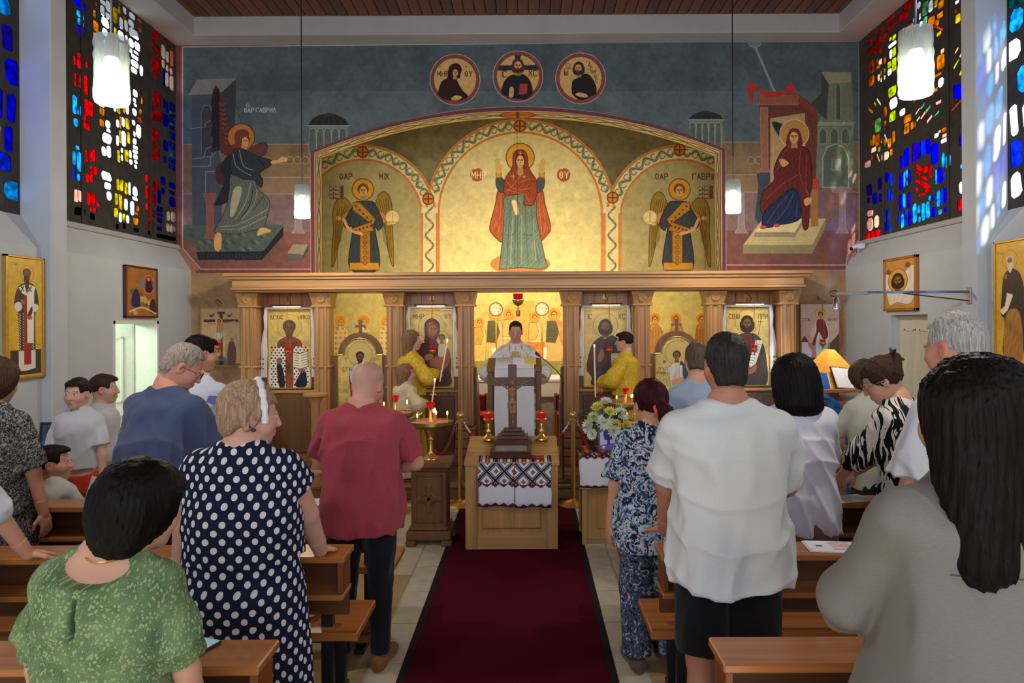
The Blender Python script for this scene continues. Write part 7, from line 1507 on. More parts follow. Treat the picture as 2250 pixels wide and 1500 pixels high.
def hung_cloth(name, m, parent, x0, x1, top, bot, y, uvw, ytop=None, wav=.006, n=18):
    """a towel that lies back over an edge and hangs down the front"""
    rows = [(ytop[0], ytop[1]), (y + .015, top + .004), (y - .006, top - .012)] + [(y - .008 - .010 * k / 8, top - (top - bot) * k / 8) for k in range(1, 9)] if ytop else [(y - .008, top - (top - bot) * k / 8) for k in range(9)]
    v = []; f = []; uv = []; L_ = [0.0]
    for a, b in zip(rows, rows[1:]): L_.append(L_[-1] + math.hypot(a[0] - b[0], a[1] - b[1]))
    for r, (yy, z) in enumerate(rows):
        for k in range(n + 1):
            t = k / n; v.append((x0 + (x1 - x0) * t + .004 * math.sin(r), yy - wav * (1 + math.sin(t * 17 + r * .4)) * (r / len(rows)), z - .006 * math.sin(t * 9) * (r == len(rows) - 1))); uv.append((t, 1 - (L_[r] - L_[-1] + uvw) / uvw if L_[-1] > uvw else 1 - L_[r] / L_[-1]))
    m_ = len(rows)
    for r in range(m_ - 1):
        for k in range(n): a = r * (n + 1) + k; f.append((a, a + 1, a + n + 2, a + n + 1))
    mb = MB(); mb.v = v; mb.f = f; o = mb.build(name, m, parent, True, fix=False); u = o.data.uv_layers.new(name='UVMap')
    for lp in o.data.loops: u.data[lp.index].uv = uv[lp.vertex_index]
    md = o.modifiers.new('thickness', 'SOLIDIFY'); md.thickness = .003
    return o
# --- sloping oak stand in the aisle
lx, ly = -.022, 5.63
le = thing('tetrapod_stand', 'light oak sloping stand with panelled front in the middle of the aisle', 'lectern', (lx, ly, 0))
M_oakf = wood('stand_oak', (176, 132, 84), 'z', rough=.35); M_oakfx = wood('stand_oak_x', (182, 138, 90), 'x', rough=.35)
MB().prism([(.02, .03), (.6, .03), (.6, .83), (.02, .73)], -.375, .375, 'yz').build('body', M_oakf, le)
MB().prism([(-.012, .715), (.63, .827), (.63, .852), (-.012, .74)], -.3925, .3925, 'yz').build('sloping_top', M_oakfx, le)
bx('stile', (-.385, 0, .02), (-.29, .03, .715), M_oakf, le); bx('stile', (.285, 0, .02), (.38, .03, .715), M_oakf, le)
bx('rail', (-.29, .002, .02), (.285, .03, .155), M_oakfx, le); bx('rail', (-.29, .002, .62), (.285, .03, .715), M_oakfx, le); bx('raised_panel', (-.25, .006, .185), (.245, .03, .59), M_oakf, le, .014)
rc = stitch_cloth(252, 300, 2, 150); M_rush = img_mat('stitched_towel', rc, .9, 1.0, .1)
for x0, x1, nm in ((-.275, .018, 'left'), (.024, .325, 'right')):
    t = thing('stitched_towel', 'white towel with dark cross-stitch lattice on the sloping stand, %s half' % nm, 'towel', (lx, ly, 0), 0, 'stitched towels on the stand'); hung_cloth('linen', M_rush, t, x0, x1, .742, .385 if nm == 'left' else .375, -.006, .36, (.13, .768))
slope = Matrix.Rotation(.175, 4, 'X')
def on_slope(x, y, up=0): return (lx + x, ly + y, .7445 + y * .1745 + up)
ib = thing('icon_case', 'glazed wooden icon case lying on the sloping stand', 'icon case', on_slope(-.01, .16, .012)); ib.rotation_euler = (.175, 0, 0); M_case = wood('case_wood', (78, 46, 30), 'x', rough=.35)
fr = MB()
for a, b in (((-.17, -.12, 0), (.17, -.09, .055)), ((-.17, .09, 0), (.17, .12, .055)), ((-.17, -.09, 0), (-.14, .09, .055)), ((.14, -.09, 0), (.17, .09, .055))): fr.box(a, b, .005)
fr.build('frame', M_case, ib); ic_ = Canvas(220, 150, (120, 98, 60), lambda x, y: (x, y)); ic_.mottle(.3, 30, 3); ic_.ell(110, 80, 30, 36, (150, 120, 60)); face(ic_, 110, 84, 18, (130, 96, 62)); ic_.poly([(60, 150), (80, 112), (140, 112), (160, 150)], (84, 50, 44))
pp = bx('picture', (-.14, -.09, .005), (.14, .09, .02), img_mat('case_picture', ic_, .5), ib, 0); uv_xz(pp, -.14, .14, -.09, .09, (0, 1)); bx('glass', (-.142, -.092, .035), (.142, .092, .038), glassy('case_glass', (240, 244, 244), .82, .03), ib, 0)
rcl = thing('red_cloth', 'crumpled red cloth beside the icon case', 'cloth', on_slope(.215, .06, .006)); F_ = Fld((-.09, -.06, -.01), (.09, .06, .06), .005); F_.ell((0, 0, 0), (.07, .045, .018), .01).wrinkle(.012, 4, .04); F_.box((-1, -1, -.1), (1, 1, .0), .003); mesh_obj('folds', [F_.mesh()], cloth((168, 24, 40), .1), rcl)
# --- standing cross with figure
cx_ = thing('crucifix', 'dark wooden crucifix with carved figure on a stepped base, on the sloping stand', 'crucifix', (lx + .0, ly + .42, .83)); M_cross = wood('cross_wood', (92, 56, 38), 'z', rough=.4)
for i, (wd, d, z0, z1) in enumerate(((.17, .1, 0, .035), (.135, .08, .035, .07), (.105, .065, .07, .1), (.08, .05, .1, .13))): bx('base_step', (-wd, -d, z0), (wd, d, z1), M_cross, cx_, .006)
bx('upright', (-.037, -.022, .13), (.037, .022, .69), M_cross, cx_, .005); bx('crossbar', (-.2, -.02, .50), (.2, .02, .575), M_cross, cx_, .005)
Fb = Fld((-.18, -.09, .15), (.18, 0, .58), .0035)
Fb.ell((.0, -.045, .525), (.02, .022, .027), .008).cone((0, -.04, .50), (0, -.038, .47), .012, .014, .01).ell((0, -.04, .45), (.032, .018, .04), .02).ell((0, -.042, .395), (.024, .017, .035), .02).ell((0, -.042, .355), (.033, .024, .024), .015)
for sd in (-1, 1):
    Fb.cone((sd * .028, -.038, .472), (sd * .085, -.034, .512), .011, .009, .012).cone((sd * .085, -.034, .512), (sd * .15, -.026, .548), .009, .006, .006).ell((sd * .158, -.026, .553), (.011, .005, .008), .005)
    Fb.cone((sd * .017, -.045, .35), (sd * .014 + .004, -.058, .27), .017, .012, .012).cone((sd * .014 + .004, -.058, .27), (.004, -.035, .195), .012, .008, .008)
Fb.ell((.004, -.045, .178), (.011, .01, .02), .008).ell((-.03, -.05, .335), (.014, .014, .04), .01); Fb.wrinkle(.002, 3, .02, .3, .39)
mesh_obj('figure', [Fb.mesh()], mat('carved_figure', (140, 98, 66), rough=.4, var=.3, scale=40), cx_)
def votive(x, y, z, label):
    o = thing('votive_lamp', label, 'votive lamp', (x, y, z), 0, 'red votive lamps on brass feet')
    MB().lathe([(0, 0), (.062, 0), (.06, .012), (.035, .03), (.018, .05), (.026, .075), (.014, .1), (.02, .12), (.012, .145), (.03, .165), (.048, .185), (.044, .19), (0, .19)], 18).build('brass_foot', M_brass, o, True); MB().lathe([(0, .187), (.034, .187), (.046, .215), (.05, .245), (.044, .245), (.0, .2)], 18).build('red_cup', M_redglass, o, True); MB().lathe([(.051, .236), (.053, .24), (.051, .248), (.051, .236)], 18, caps=False).build('rim', M_brass, o, True)
votive(gx(1072, 6.13), 6.13, .842, 'red votive lamp on brass foot left of the crucifix'); votive(gx(1189, 6.13), 6.13, .842, 'red votive lamp on brass foot right of the crucifix')
# --- draped reading stand of the priest
an_ = thing('reading_stand', 'tall wooden reading stand with white cloth in front of the priest', 'lectern', (gx(1130, 7.55), 7.55, zs))
for sx in (-1, 1): bx('side_board', (sx * .262 - .03, -.12, 0), (sx * .262 + .03, .2, 1.2), M_carved, an_, .008)
MB().prism([(-.14, 1.2), (.22, 1.3), (.22, 1.33), (-.14, 1.23)], -.3, .3, 'yz').build('sloping_top', M_carved, an_); hung_cloth('white_cloth', M_whitecloth, an_, -.215, .215, 1.235, .04, -.135, 1.2, (.2, 1.335), .004)
bx('shelf', (-.24, -.1, .5), (.24, .18, .53), M_carved, an_)
bk = thing('service_book', 'open yellow-edged service book on the reading stand', 'book', (gx(1152, 7.61), 7.61, zs + 1.285)); bk.rotation_euler = (.27, 0, 0); MB().box((-.13, -.08, .005), (.0, .1, .025), .004).build('pages', M_paper, bk); MB().box((0, -.08, .005), (.13, .1, .022), .004).build('pages', mat('yellow_page', (236, 206, 96), rough=.8), bk)
# --- microphone
mi = thing('microphone_stand', 'black gooseneck microphone stand right of the priest', 'microphone', (gx(1236, 7.42), 7.42, zs)); MB().lathe([(0, 0), (.1, 0), (.1, .02), (.03, .03), (0, .03)], 24).build('base', M_black, mi, True); MB().tube([(0, 0, .02), (0, 0, 1.08)], .009, 8).build('pole', M_black, mi, True)
d_ = [(0, 0, 1.08), (-.01, -.01, 1.13), (-.06, -.02, 1.2), (-.13, -.03, 1.27), (-.2, -.04, 1.33), (-.255, -.05, 1.375)]; MB().tube(d_, .005, 8).build('gooseneck', M_black, mi, True); MB().tube([(-.25, -.05, 1.37), (-.285, -.055, 1.4), (-.3, -.057, 1.412)], [.014, .017, .008], 10).build('capsule', M_black, mi, True)
# --- barrier posts and ropes
M_rope = mat('red_rope', (150, 24, 40), rough=.8, bump=.6, scale=60)
PST = [(gx(1010, 7.05), 7.05), (gx(1258, 7.05), 7.05), (-1.02, 7.12), (1.10, 7.12)]
for (x, y), nm in zip(PST, ('left of the sloping stand', 'right of the sloping stand', 'behind the left candle stand', 'behind the flower table')):
    o = thing('barrier_post', 'polished brass barrier post %s' % nm, 'barrier post', (x, y, 0), 0, 'brass barrier posts')
    MB().lathe([(0, 0), (.155, 0), (.155, .012), (.13, .03), (.07, .05), (.03, .06), (.026, .07), (0, .07)], 28).build('base', M_brass, o, True); MB().lathe([(0, .06), (.024, .06), (.024, .86), (.032, .865), (.032, .885), (.02, .89), (.014, .9), (0, .9)], 18).build('pole', M_brass, o, True); MB().ball((0, 0, .935), .04, 16, 12).build('ball', M_brass, o, True)
    MB().tube([(-.05, 0, .84), (-.035, 0, .872), (0, 0, .875), (.035, 0, .872), (.05, 0, .84)], .007, 6).build('ring', M_chrome, o, True)
for a, b, nm in ((0, 1, 'between the two middle posts behind the stand'), (2, 0, 'between the left barrier posts'), (1, 3, 'between the right barrier posts')):
    A_, B_ = Vector((*PST[a], .83)), Vector((*PST[b], .83)); A_.x += .05; B_.x -= .05; r = thing('barrier_rope', 'red twisted rope hanging %s' % nm, 'rope', A_, 0, 'red barrier ropes')
    pts = [A_.lerp(B_, t) - A_ - Vector((0, 0, (.42 if a == 0 else .3) * 4 * t * (1 - t))) for t in np.linspace(0, 1, 22)]; MB().tube(pts[1:-1], .016, 9).build('cord', M_rope, r, True)
    for q, s_ in ((pts[0], pts[2]), (pts[-1], pts[-3])): MB().tube([q, q.lerp(s_, .8)], .012, 8).build('end_cap', M_chrome, r, True)
# --- candle stands
M_sand = mat('candle_sand', (206, 150, 120), rough=.95, var=.1, scale=120)
def candle_stand(x, y, ztop, zbase, label, r=.19, seed=1, n=5, lamp=True):
    o = thing('candle_stand', label, 'candle stand', (x, y, zbase), 0, 'brass candle stands'); h = ztop - zbase
    MB().lathe([(0, h - .05), (.05, h - .055), (r * .8, h - .05), (r, h - .02), (r, h + .006), (r - .012, h + .006), (r - .014, h - .012), (0, h - .012)], 32).build('tray', M_brass_dull, o, True); MB().lathe([(0, h - .014), (r - .016, h - .014), (r - .016, h - .006), (0, h - .002)], 28).build('sand', M_sand, o, True)
    pr = [(0, 0), (.15, 0), (.145, .02), (.06, .05), (.03, .08), (.045, .12), (.05, .16), (.03, .2), (.018, .24)] if h > .6 else [(0, 0), (.07, 0), (.065, .015), (.03, .04), (.018, .07)]
    MB().lathe(pr + [(.018, h * .5), (.026, h * .52), (.018, h * .55), (.018, h - .12), (.035, h - .08), (.05, h - .055), (0, h - .055)], 18).build('stem', M_brass, o, True)
    if lamp: MB().lathe([(0, h - .01), (.03, h - .01), (.016, h + .01), (.014, h + .1), (.03, h + .115), (0, h + .115)], 14).build('lamp_stem', M_brass, o, True); MB().lathe([(0, h + .115), (.026, h + .118), (.034, h + .14), (.038, h + .168), (.03, h + .168), (0, h + .13)], 14).build('lamp_cup', M_redglass, o, True)
    rng = random.Random(seed); sp_ = []
    for k in range(n):
        a = rng.uniform(0, 6.28); q = r * rng.uniform(.45, .82); sp_.append((q * math.cos(a), q * math.sin(a), rng.uniform(.05, .1)))
    for k, (cxx, cyy, ch) in enumerate(sorted(sp_)):
        c_ = thing('thin_candle', label_c(x, k, n), 'candle', (x + cxx, y + cyy, ztop - .006), 0, 'thin lit candles in the sand trays'); MB().tube([(0, 0, 0), (0, 0, ch)], .0045, 6).build('wax', mat('amber_wax', (206, 130, 60), rough=.5, emit=(220, 120, 40), es=.3), c_, True); MB().ball((0, 0, ch + .016), (.0075, .0075, .018), 8, 8).build('flame', M_flame, c_, True)
    return o
ORD = ('first', 'second', 'third', 'fourth', 'fifth', 'sixth')
TR = {}
def label_c(x, k, n):
    nm = 'tray on the carved pedestal' if -.9 < x < -.5 else 'left tray behind the carved pedestal' if x < -1 else 'small right tray behind the flowers' if x < 1.12 else 'high right tray behind the flowers'
    return 'thin lit candle, %s in the %s' % ('leftmost' if k == 0 else 'rightmost' if k == n - 1 else ORD[k] + ' from left', nm)
px_, py_ = gx(945, 5.93), 5.93
candle_stand(px_, py_, 1.035, .712, 'brass candle tray standing on the carved pedestal', .19, 3, 5); candle_stand(gx(868, 6.8), 6.8, 1.0, 0, 'tall brass candle stand left behind the carved pedestal', .185, 5, 4)
candle_stand(gx(1376, 6.5), 6.5, .935, 0, 'low brass candle stand behind the flower table', .15, 8, 4, False); candle_stand(gx(1388, 7.0), 7.45, 1.0, zs, 'tall brass candle stand at the right by the boy in yellow', .17, 9, 3)
for o in [o for o in bpy.data.objects if o.name.startswith('thin_candle')]: o['group'] = 'candles in the ' + o['label'].split(' in the ', 1)[1]
# --- carved pedestal with cross
pe = thing('carved_pedestal', 'dark carved wooden pedestal with a raised cross beside the carpet', 'pedestal', (px_, py_, 0))
bx('base_block', (-.19, -.17, .05), (.19, .17, .13), M_carved, pe, .012)
for ax, ay in ((-.15, -.14), (.15, -.14), (-.15, .14), (.15, .14)): bx('foot', (ax - .045, ay - .04, 0), (ax + .045, ay + .04, .05), M_carved, pe, .01)
bx('body', (-.15, -.135, .13), (.15, .135, .63), M_carved, pe, .006); bx('moulding', (-.165, -.15, .63), (.165, .15, .66), M_carved, pe, .01); bx('top_board', (-.19, -.17, .66), (.19, .17, .71), M_carved, pe, .01); bx('plinth_moulding', (-.165, -.15, .13), (.165, .15, .16), M_carved, pe, .01)
fm = MB()
for a, b in (((-.115, -.147, .2), (.115, -.135, .215)), ((-.115, -.147, .59), (.115, -.135, .605)), ((-.115, -.147, .2), (-.1, -.135, .605)), ((.1, -.147, .2), (.115, -.135, .605))): fm.box(a, b, .003)
fm.build('panel_frame', M_carved, pe); cm = MB(); cm.box((-.018, -.15, .3), (.018, -.134, .5), .005).box((-.085, -.15, .382), (.085, -.134, .418), .005)
for a, b in ((-.085, .4), (.085, .4), (0, .3), (0, .5)): cm.ball((a, -.142, b), (.026, .01, .026), 10, 6)
cm.build('cross_relief', M_carved, pe); MB().lathe([(.05, 0), (.062, .006), (.05, .012), (.05, 0)], 24, M=Matrix.Translation((0, -.134, .4)) @ Matrix.Rotation(PI / 2, 4, 'X'), caps=False).build('ring_relief', M_carved, pe, True)
# --- small round pedestal by the screen
sp = thing('round_pedestal', 'turned oak pedestal with round top before the screen', 'pedestal', (gx(692, 7.9), 7.9, zs)); MB().lathe([(0, .88), (.12, .885), (.14, .9), (.14, .925), (0, .925)], 28).build('round_top', M_oak_l, sp, True); MB().lathe([(0, .04), (.06, .05), (.045, .1), (.045, .45), (.05, .8), (.065, .84), (.1, .885), (0, .885)], 18).build('column', M_oak_z, sp, True); MB().lathe([(0, 0), (.13, 0), (.13, .03), (.07, .05), (0, .05)], 24).build('foot', M_oak_l, sp, True)
# --- table with stitched cloth, picture and flowers
tx, ty = .89, 5.98
tb = thing('side_table', 'oak table with panelled front carrying the flowers', 'table', (tx, ty, 0)); bx('table_top', (-.33, -.22, .735), (.33, .22, .77), M_oakfx, tb); bx('front_panel', (-.30, -.195, .05), (.30, -.165, .735), M_oakf, tb); bx('raised_field', (-.2, -.205, .14), (.2, -.19, .62), M_oakf, tb, .01)
for ax, ay in ((-.3, -.18), (.3, -.18), (-.3, .18), (.3, .18)): bx('leg', (ax - .022, ay - .022, 0), (ax + .022, ay + .022, .735), M_oakf, tb)
for sx in (-1, 1): bx('side_panel', (sx * .30 - .01, -.18, .05), (sx * .30 + .01, .18, .735), M_oakf, tb)
tcv = stitch_cloth(300, 190, 5, 44); tcl = thing('table_cloth', 'white stitched towel hanging over the flower table', 'towel', (tx, ty, 0)); hung_cloth('linen', img_mat('table_towel', tcv, .9, 1.0, .1), tcl, -.345, .345, .782, .5, -.232, .34, (.16, .779), .008)
vs = thing('flower_pot', 'grey woven flower pot on the stitched cloth', 'pot', (gx(1336, 6.0), 6.02, .785)); MB().lathe([(0, 0), (.075, 0), (.09, .1), (.098, .2), (.102, .21), (.09, .212), (.08, .19), (0, .19)], 22).build('pot', mat('woven_grey', (120, 116, 112), rough=.9, var=.3, scale=70, bump=.8), vs, True)
bq = thing('flower_bouquet', 'bouquet of white and yellow chrysanthemums with green leaves', 'flowers', (gx(1331, 6.0), 6.02, .985)); rng = random.Random(4)
M_pet = {'w': mat('white_petal', (232, 236, 220), rough=.7, var=.06), 'y': mat('yellow_petal', (232, 222, 104), rough=.7, var=.1), 'g': mat('pale_green_petal', (206, 216, 150), rough=.7, var=.1)}; M_leaf = mat('bouquet_leaf', (52, 84, 46), rough=.6, var=.35, scale=20); M_euc = mat('grey_leaf', (84, 110, 104), rough=.7, var=.2)
def bloom(kind, p, r, d):
    m = MB(); d = Vector(d).normalized(); q = d.to_track_quat('Z', 'Y').to_matrix()
    for ring in range(4):
        el = .15 + ring * .36; nP = 16 - ring * 3; ln = r * (1 - ring * .14)
        for k in range(nP):
            a = 2 * PI * k / nP + ring * .3; e = el + rng.uniform(-.1, .1); ax = Vector((math.cos(a) * math.cos(e), math.sin(a) * math.cos(e), math.sin(e))); sd = Vector((-math.sin(a), math.cos(a), 0)); w_ = r * .17
            P4 = [sd * w_ * .3, ax * ln * .6 + sd * w_, ax * ln + Vector((0, 0, r * .1)), ax * ln * .6 - sd * w_, -sd * w_ * .3]; m.add([Vector(p) + q @ v for v in P4], [(0, 1, 2, 3, 4)])
    m.build('bloom', M_pet[kind], bq, fix=False)
for kind, x, y, z, r in (('w', -.03, -.13, .04, .085), ('w', .12, -.08, .1, .08), ('y', .16, -.1, -.0, .075), ('y', -.08, -.07, .16, .07), ('w', -.16, -.08, .0, .075), ('w', .05, -.15, -.03, .07), ('g', -.12, -.1, .08, .065), ('y', .07, -.12, .02, .06), ('w', .0, -.02, .2, .07), ('w', -.13, -.12, -.06, .06), ('g', .13, .05, .14, .06), ('y', .02, -.13, .13, .06), ('w', -.05, .1, .12, .07), ('w', .17, .08, .03, .065)): bloom(kind, (x, y, z), r, (x, y - .05, z + .08))
def leaf(m, p, d, ln, w_):
    d = Vector(d).normalized(); s_ = d.cross(Vector((0, 0, 1))).normalized(); n_ = s_.cross(d); mb = MB(); p = Vector(p)
    mb.add([p, p + d * ln * .35 + s_ * w_, p + d * ln * .75 + s_ * w_ * .8 - n_ * .01, p + d * ln - n_ * .02, p + d * ln * .75 - s_ * w_ * .8 - n_ * .01, p + d * ln * .35 - s_ * w_, p + d * ln * .5 - n_ * .012], [(0, 1, 6), (1, 2, 6), (2, 3, 6), (3, 4, 6), (4, 5, 6), (5, 0, 6)]); mb.build('leaf', m, bq, fix=False)
for k in range(34):
    a = rng.uniform(0, 6.28); e = rng.uniform(-.3, 1.0); leaf(M_leaf if k % 3 else M_euc, (.05 * math.cos(a), .05 * math.sin(a), .02), (math.cos(a), math.sin(a), e), rng.uniform(.14, .24), rng.uniform(.016, .03))
for k in range(6): a = 2.6 + k * .22; leaf(M_euc, (-.12 - .02 * k, -.03, .1 + .03 * math.sin(k)), (math.cos(a), -.3, .3 + .2 * math.sin(k * 2)), .1, .02)
MB().tube([(0, 0, -.12), (0, 0, .04)], .04, 8).build('stems', M_leaf, bq, True)
pf = thing('table_picture', 'small framed violet picture of a dark bird leaning on the flower pot', 'picture', (gx(1335, 5.86), 5.86, .784)); pf.rotation_euler = (-.1, 0, 0)
pcv = Canvas(180, 240, (206, 204, 232), lambda x, y: (x, y)); pcv.poly([(40, 70), (80, 40), (110, 60), (150, 40), (140, 130), (110, 150), (120, 220), (70, 220), (80, 150), (50, 140)], (70, 60, 140)); pcv.poly([(0, 0), (60, 0), (30, 60), (0, 70)], (120, 110, 190)); pcv.poly([(0, 200), (180, 180), (180, 240), (0, 240)], (110, 100, 180)); pcv.ell(105, 60, 16, 18, (60, 50, 120)); pcv.ell(40, 215, 16, 16, (236, 236, 240))
q = bx('print', (-.07, -.006, .012), (.07, 0, .222), img_mat('bird_print', pcv, .3), pf, 0); uv_xz(q, -.07, .07, .012, .222)
fm = MB()
for a, b in (((-.085, -.012, 0), (.085, .008, .015)), ((-.085, -.012, .219), (.085, .008, .234)), ((-.085, -.012, 0), (-.07, .008, .234)), ((.07, -.012, 0), (.085, .008, .234))): fm.box(a, b, .003)
fm.build('frame', mat('grey_frame', (96, 90, 92), rough=.5), pf)
# --- left flower table with gold cloth
ft = thing('gold_cloth_table', 'tall narrow table under gold brocade at the left of the screen', 'table', (gx(512, 6.9), 6.9, 0)); MB().box((-.17, -.15, 0), (.17, .15, 1.0), .012).build('cloth', mat('gold_brocade', (176, 154, 84), rough=.5, var=.5, scale=26), ft); MB().box((-.19, -.17, 1.0), (.19, .17, 1.03), .008).build('top', M_oakfx, ft)
fb = thing('small_bouquet', 'small pale green bouquet on the gold cloth table', 'flowers', (gx(497, 6.8), 6.8, 1.03)); mm = MB()
for k in range(40):
    a = rng.uniform(0, 6.28); e = rng.uniform(.2, 1.5); d = Vector((math.cos(a) * math.cos(e), math.sin(a) * math.cos(e), math.sin(e))); s_ = d.cross(Vector((0, 0, 1))).normalized() * .008; mm.add([Vector((0, 0, 0)), d * .07 + s_, d * .12, d * .07 - s_], [(0, 1, 2, 3)])
mm.build('sprigs', mat('sprig_green', (176, 184, 120), rough=.7, var=.3), fb, fix=False)['kind'] = 'stuff'
for px, dy, nm in ((505, -.08, 'left'), (532, .02, 'right')):
    o = thing('table_lamp', 'small lit oil glass on the gold cloth table, %s' % nm, 'oil lamp', (gx(px, 6.9), 6.9 + dy, 1.03), 0, 'oil glasses on the gold cloth table'); MB().lathe([(0, 0), (.03, 0), (.012, .02), (.012, .06), (.03, .09), (.035, .13), (.03, .13), (0, .1)], 14).build('glass', mat('amber_glass', (176, 96, 60), rough=.15), o, True); MB().ball((0, 0, .135), (.01, .01, .02), 8, 8).build('flame', M_flame, o, True)
# --- left cabinet with photograph
cb = thing('low_cabinet', 'dark cabinet against the left wall behind the boys', 'cabinet', (-3.75, 5.45, 0)); bx('body', (-.4, -.35, 0), (.4, .35, .93), M_walnut, cb); bx('top', (-.415, -.37, .93), (.415, .37, .96), M_pew_x, cb)
for z in (.1, .5): bx('drawer', (-.18, -.362, z), (.18, -.35, z + .36), M_carved, cb)
ph = thing('framed_photograph', 'black framed photograph of a woman in blue on the cabinet', 'photograph', (gx(106, 5.2), 5.2, .96)); ph.rotation_euler = (-.15, 0, .15)
fcv = Canvas(150, 210, (60, 80, 120), lambda x, y: (x, y)); fcv.ell(80, 70, 34, 40, (60, 36, 40)); fcv.ell(86, 82, 24, 30, (206, 160, 140)); fcv.poly([(20, 210), (40, 130), (110, 120), (140, 210)], (70, 110, 170)); q = bx('print', (-.055, -.006, .015), (.055, 0, .175), img_mat('photo_print', fcv, .3), ph, 0); uv_xz(q, -.055, .055, .015, .175)
fm = MB()
for a, b in (((-.07, -.012, 0), (.07, .006, .016)), ((-.07, -.012, .174), (.07, .006, .19)), ((-.07, -.012, 0), (-.054, .006, .19)), ((.054, -.012, 0), (.07, .006, .19))): fm.box(a, b, .003)
fm.build('frame', M_black, ph)
# --- cantors' pyramid desk with books, wall lamp, blue stand
kx, ky = gx(1822, 6.25), 6.25
kl = thing('pyramid_desk', 'honey-coloured pyramid book desk of the singers', 'lectern', (kx, ky, 0)); M_honey = wood('honey_wood', (226, 160, 62), 'x', rough=.35, var=.12)
MB().add([(-.24, -.24, 1.30), (.24, -.24, 1.30), (.24, .24, 1.30), (-.24, .24, 1.30), (-.03, -.03, 1.63), (.03, -.03, 1.63), (.03, .03, 1.63), (-.03, .03, 1.63)], [(3, 2, 1, 0), (4, 5, 6, 7), (0, 1, 5, 4), (1, 2, 6, 5), (2, 3, 7, 6), (3, 0, 4, 7)]).build('pyramid', M_honey, kl)
bx('ledge', (-.3, -.3, 1.265), (.3, .3, 1.3), M_pew_x, kl, .008); bx('column', (-.06, -.06, .1), (.06, .06, 1.265), M_pew_z, kl); bx('under_shelf', (-.27, -.27, 1.16), (.27, .27, 1.19), M_pew_x, kl); bx('foot', (-.25, -.25, 0), (.25, .25, .1), M_pew_z, kl)
kl.rotation_euler = (0, 0, .25)
bb = thing('blue_book', 'thin blue book leaning on the pyramid desk', 'book', (gx(1812, 5.93), 5.93, 1.303)); bb.rotation_euler = (-.56, .1, .1); MB().box((-.055, 0, 0), (.055, .018, .16), .003).build('cover', mat('blue_cover', (46, 84, 170), rough=.5), bb); MB().box((.05, .003, .004), (.062, .016, .156), .001).build('pages', M_paper, bb)
ob = thing('open_book', 'large open white book on the right of the pyramid desk', 'book', (gx(1866, 5.97), 5.97, 1.303)); ob.rotation_euler = (-.56, .1, .25); MB().box((-.115, 0, 0), (-.002, .015, .2), .004).build('page_block', M_paper, ob); MB().box((.002, 0, 0), (.115, .015, .2), .004).build('page_block', M_paper, ob); MB().box((-.12, .016, -.004), (.15, .022, .215), .002).build('cover', M_black, ob)
la = thing('reading_lamp', 'long silver wall arm with small hanging lamp head', 'lamp', (XP, 6.12, 2.135)); e_ = gx(1838, 6.12) - XP; M_alu = mat('aluminium', (176, 184, 198), rough=.35, metal=.8)
bx('arm', (e_, -.012, -.012), (-.9, .012, .012), M_alu, la, .002); bx('arm', (-.92, -.015, .0), (-.01, .015, .022), mat('alu_dark', (110, 124, 150), rough=.4, metal=.7), la, .002); MB().tube([(-.6, 0, 0), (-.01, 0, -.07)], .006, 6).build('brace', M_black, la, True); bx('wall_plate', (-.012, -.03, -.1), (0, .03, .05), M_alu, la)
MB().lathe([(.012, .0), (.026, -.02), (.034, -.11), (.03, -.11), (.022, -.03), (.012, 0)], 18, (e_, 0, -.03), caps=False).build('lamp_head', M_chrome, la, True); MB().ball((e_, 0, -.125), (.026, .026, .014), 12, 8).build('bulb', mat('warm_bulb', (255, 240, 200), emit=(255, 226, 160), es=14), la, True); MB().tube([(e_, 0, -.03), (e_ - .045, 0, -.02), (e_ - .055, 0, .02), (e_ - .01, 0, .03), (e_ + .01, 0, .0)], .004, 6).build('cable', M_black, la, True)
l = bpy.data.lights.new('reading_light', 'SPOT'); l.energy = 16; l.color = (1, .86, .6); l.spot_size = 1.6; l.shadow_soft_size = .02; lo = bpy.data.objects.new('reading_light', l); COL.objects.link(lo); lo.parent = la; lo.location = (e_, 0, -.15); lo.rotation_euler = (.25, 0, 0)
bs = thing('blue_stand', 'bright blue folding wooden stand below the pyramid desk', 'stand', (gx(1835, 5.55), 5.55, 0)); M_blue = mat('blue_paint', (34, 104, 168), rough=.5)
bsr = Matrix.Translation((0, 0, 1.2)) @ Matrix.Rotation(.62, 4, 'Y')
for yy in (-.14, .14): MB().box((-.17, yy - .02, -.015), (.17, yy + .02, .015), .003, bsr).build('rail', M_blue, bs); MB().box((-.12, yy - .018, 0), (-.08, yy + .018, 1.25), .003).build('leg', M_blue, bs); MB().box((.02, yy - .018, 0), (.06, yy + .018, 1.17), .003).build('leg', M_blue, bs)
for t in (-.14, 0, .14): MB().box((t - .025, -.14, -.012), (t + .025, .14, .018), .003, bsr).build('slat', M_blue, bs)
sc_ = thing('security_camera', 'small white security camera at the corner of the right window sill', 'camera', (gx(1872, 8.45), 8.45, 2.78)); MB().tube([(.06, 0, .03), (0, 0, 0)], .022, 12).build('housing', M_paper, sc_, True); MB().tube([(-.001, -.004, 0), (-.012, -.006, -.004)], .024, 12).build('lens', M_black, sc_, True); MB().tube([(.06, 0, .02), (.08, .03, -.04), (.04, .04, -.1)], .004, 6).build('cable', M_black, sc_, True); bx('bracket', (.06, -.02, 0), (.16, .02, .06), M_paper, sc_)
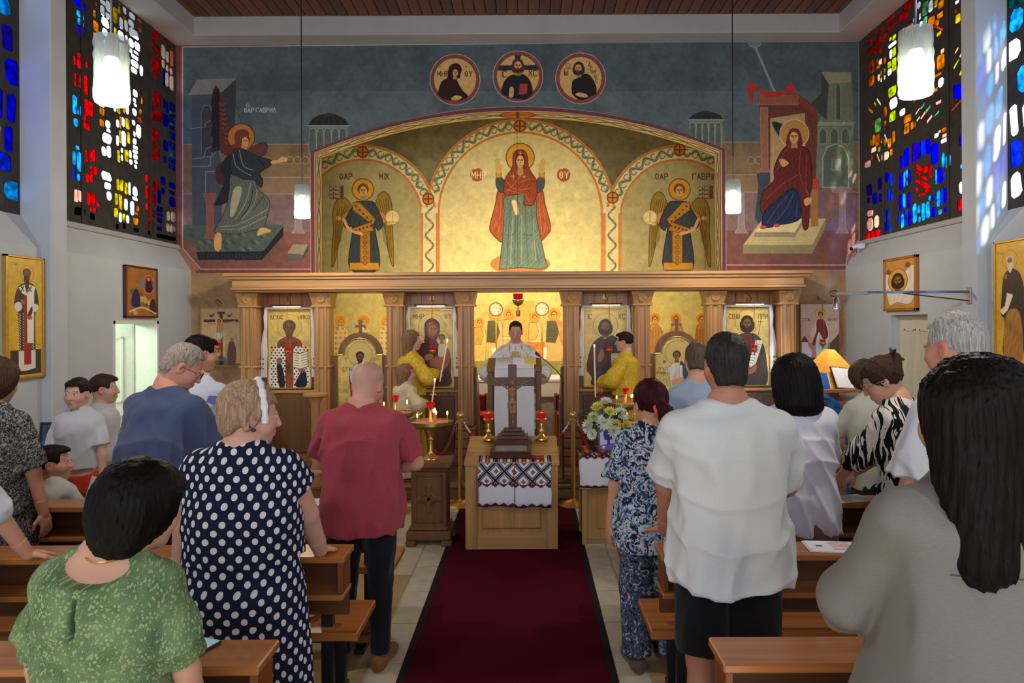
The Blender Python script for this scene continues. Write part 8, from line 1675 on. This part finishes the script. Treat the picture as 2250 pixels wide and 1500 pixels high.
# --- papers and small things on the pews
def papers(label, x, y, z, w_, h_, rz, n=1, red=False):
    o = thing('paper_sheets', label, 'paper', (x, y, z), rz)
    for k in range(n): MB().box((-w_ / 2 + .004 * k, -h_ / 2, .002 * k), (w_ / 2 + .004 * k, h_ / 2, .002 * k + .0025), .0005).build('sheet', M_paper, o)
    if red:
        for k in range(6): MB().box((.0, -h_ / 2 + .03 + k * .02, .002 * n + .0005), (w_ * .42, -h_ / 2 + .036 + k * .02, .002 * n + .001)).build('print_line', mat('red_print', (196, 110, 110), rough=.9), o)
        MB().box((-w_ * .3, -.01, .002 * n + .0005), (-w_ * .16, .012, .002 * n + .001)).build('print_mark', mat('grey_print', (110, 110, 120), rough=.9), o)
    return o
papers('stack of printed sheets with red lines on the right middle pew', gx(1822, 3.14), 3.14, .853, .22, .15, -.12, 3, True); papers('white sheets on the front right pew before the zebra blouse', gx(1868, 3.98), 3.99, .853, .2, .15, .2, 2); papers('white sheet on the front left pew beside the polka-dot dress', gx(703, 3.99), 3.98, .853, .13, .16, .3)
tp = thing('phone', 'smartphone with light blue screen on the nearest left pew', 'phone', (gx(432, 2.2), 2.18, .853), -.35); MB().box((-.038, -.075, 0), (.038, .075, .009), .003).build('case', M_black, tp); MB().box((-.034, -.069, .009), (.034, .069, .0098), .0002).build('screen', mat('phone_screen', (150, 176, 186), rough=.1, emit=(150, 190, 206), es=.35), tp)
kb = thing('keys', 'small brass keyring beside the phone', 'keys', (gx(415, 2.24), 2.235, .853)); MB().tube([(.018 * math.cos(a), .018 * math.sin(a), .003) for a in np.linspace(0, 6.28, 16)], .002, 5).build('ring', M_brass, kb, True); MB().box((.01, -.004, .001), (.05, .004, .004), .001).build('key', M_brass, kb)
cu = thing('seat_cushion', 'cream quilted cushion on the left middle pew seat', 'cushion', (-1.13, 3.05 + .32, .452)); F_ = Fld((-.25, -.2, -.01), (.25, .2, .1), .008); F_.ell((0, 0, .03), (.22, .165, .034), .01).wrinkle(.008, 2, .07); F_.box((-1, -1, -.1), (1, 1, .001), .002); mesh_obj('pillow', [F_.mesh()], cloth((206, 198, 176), .06), cu)
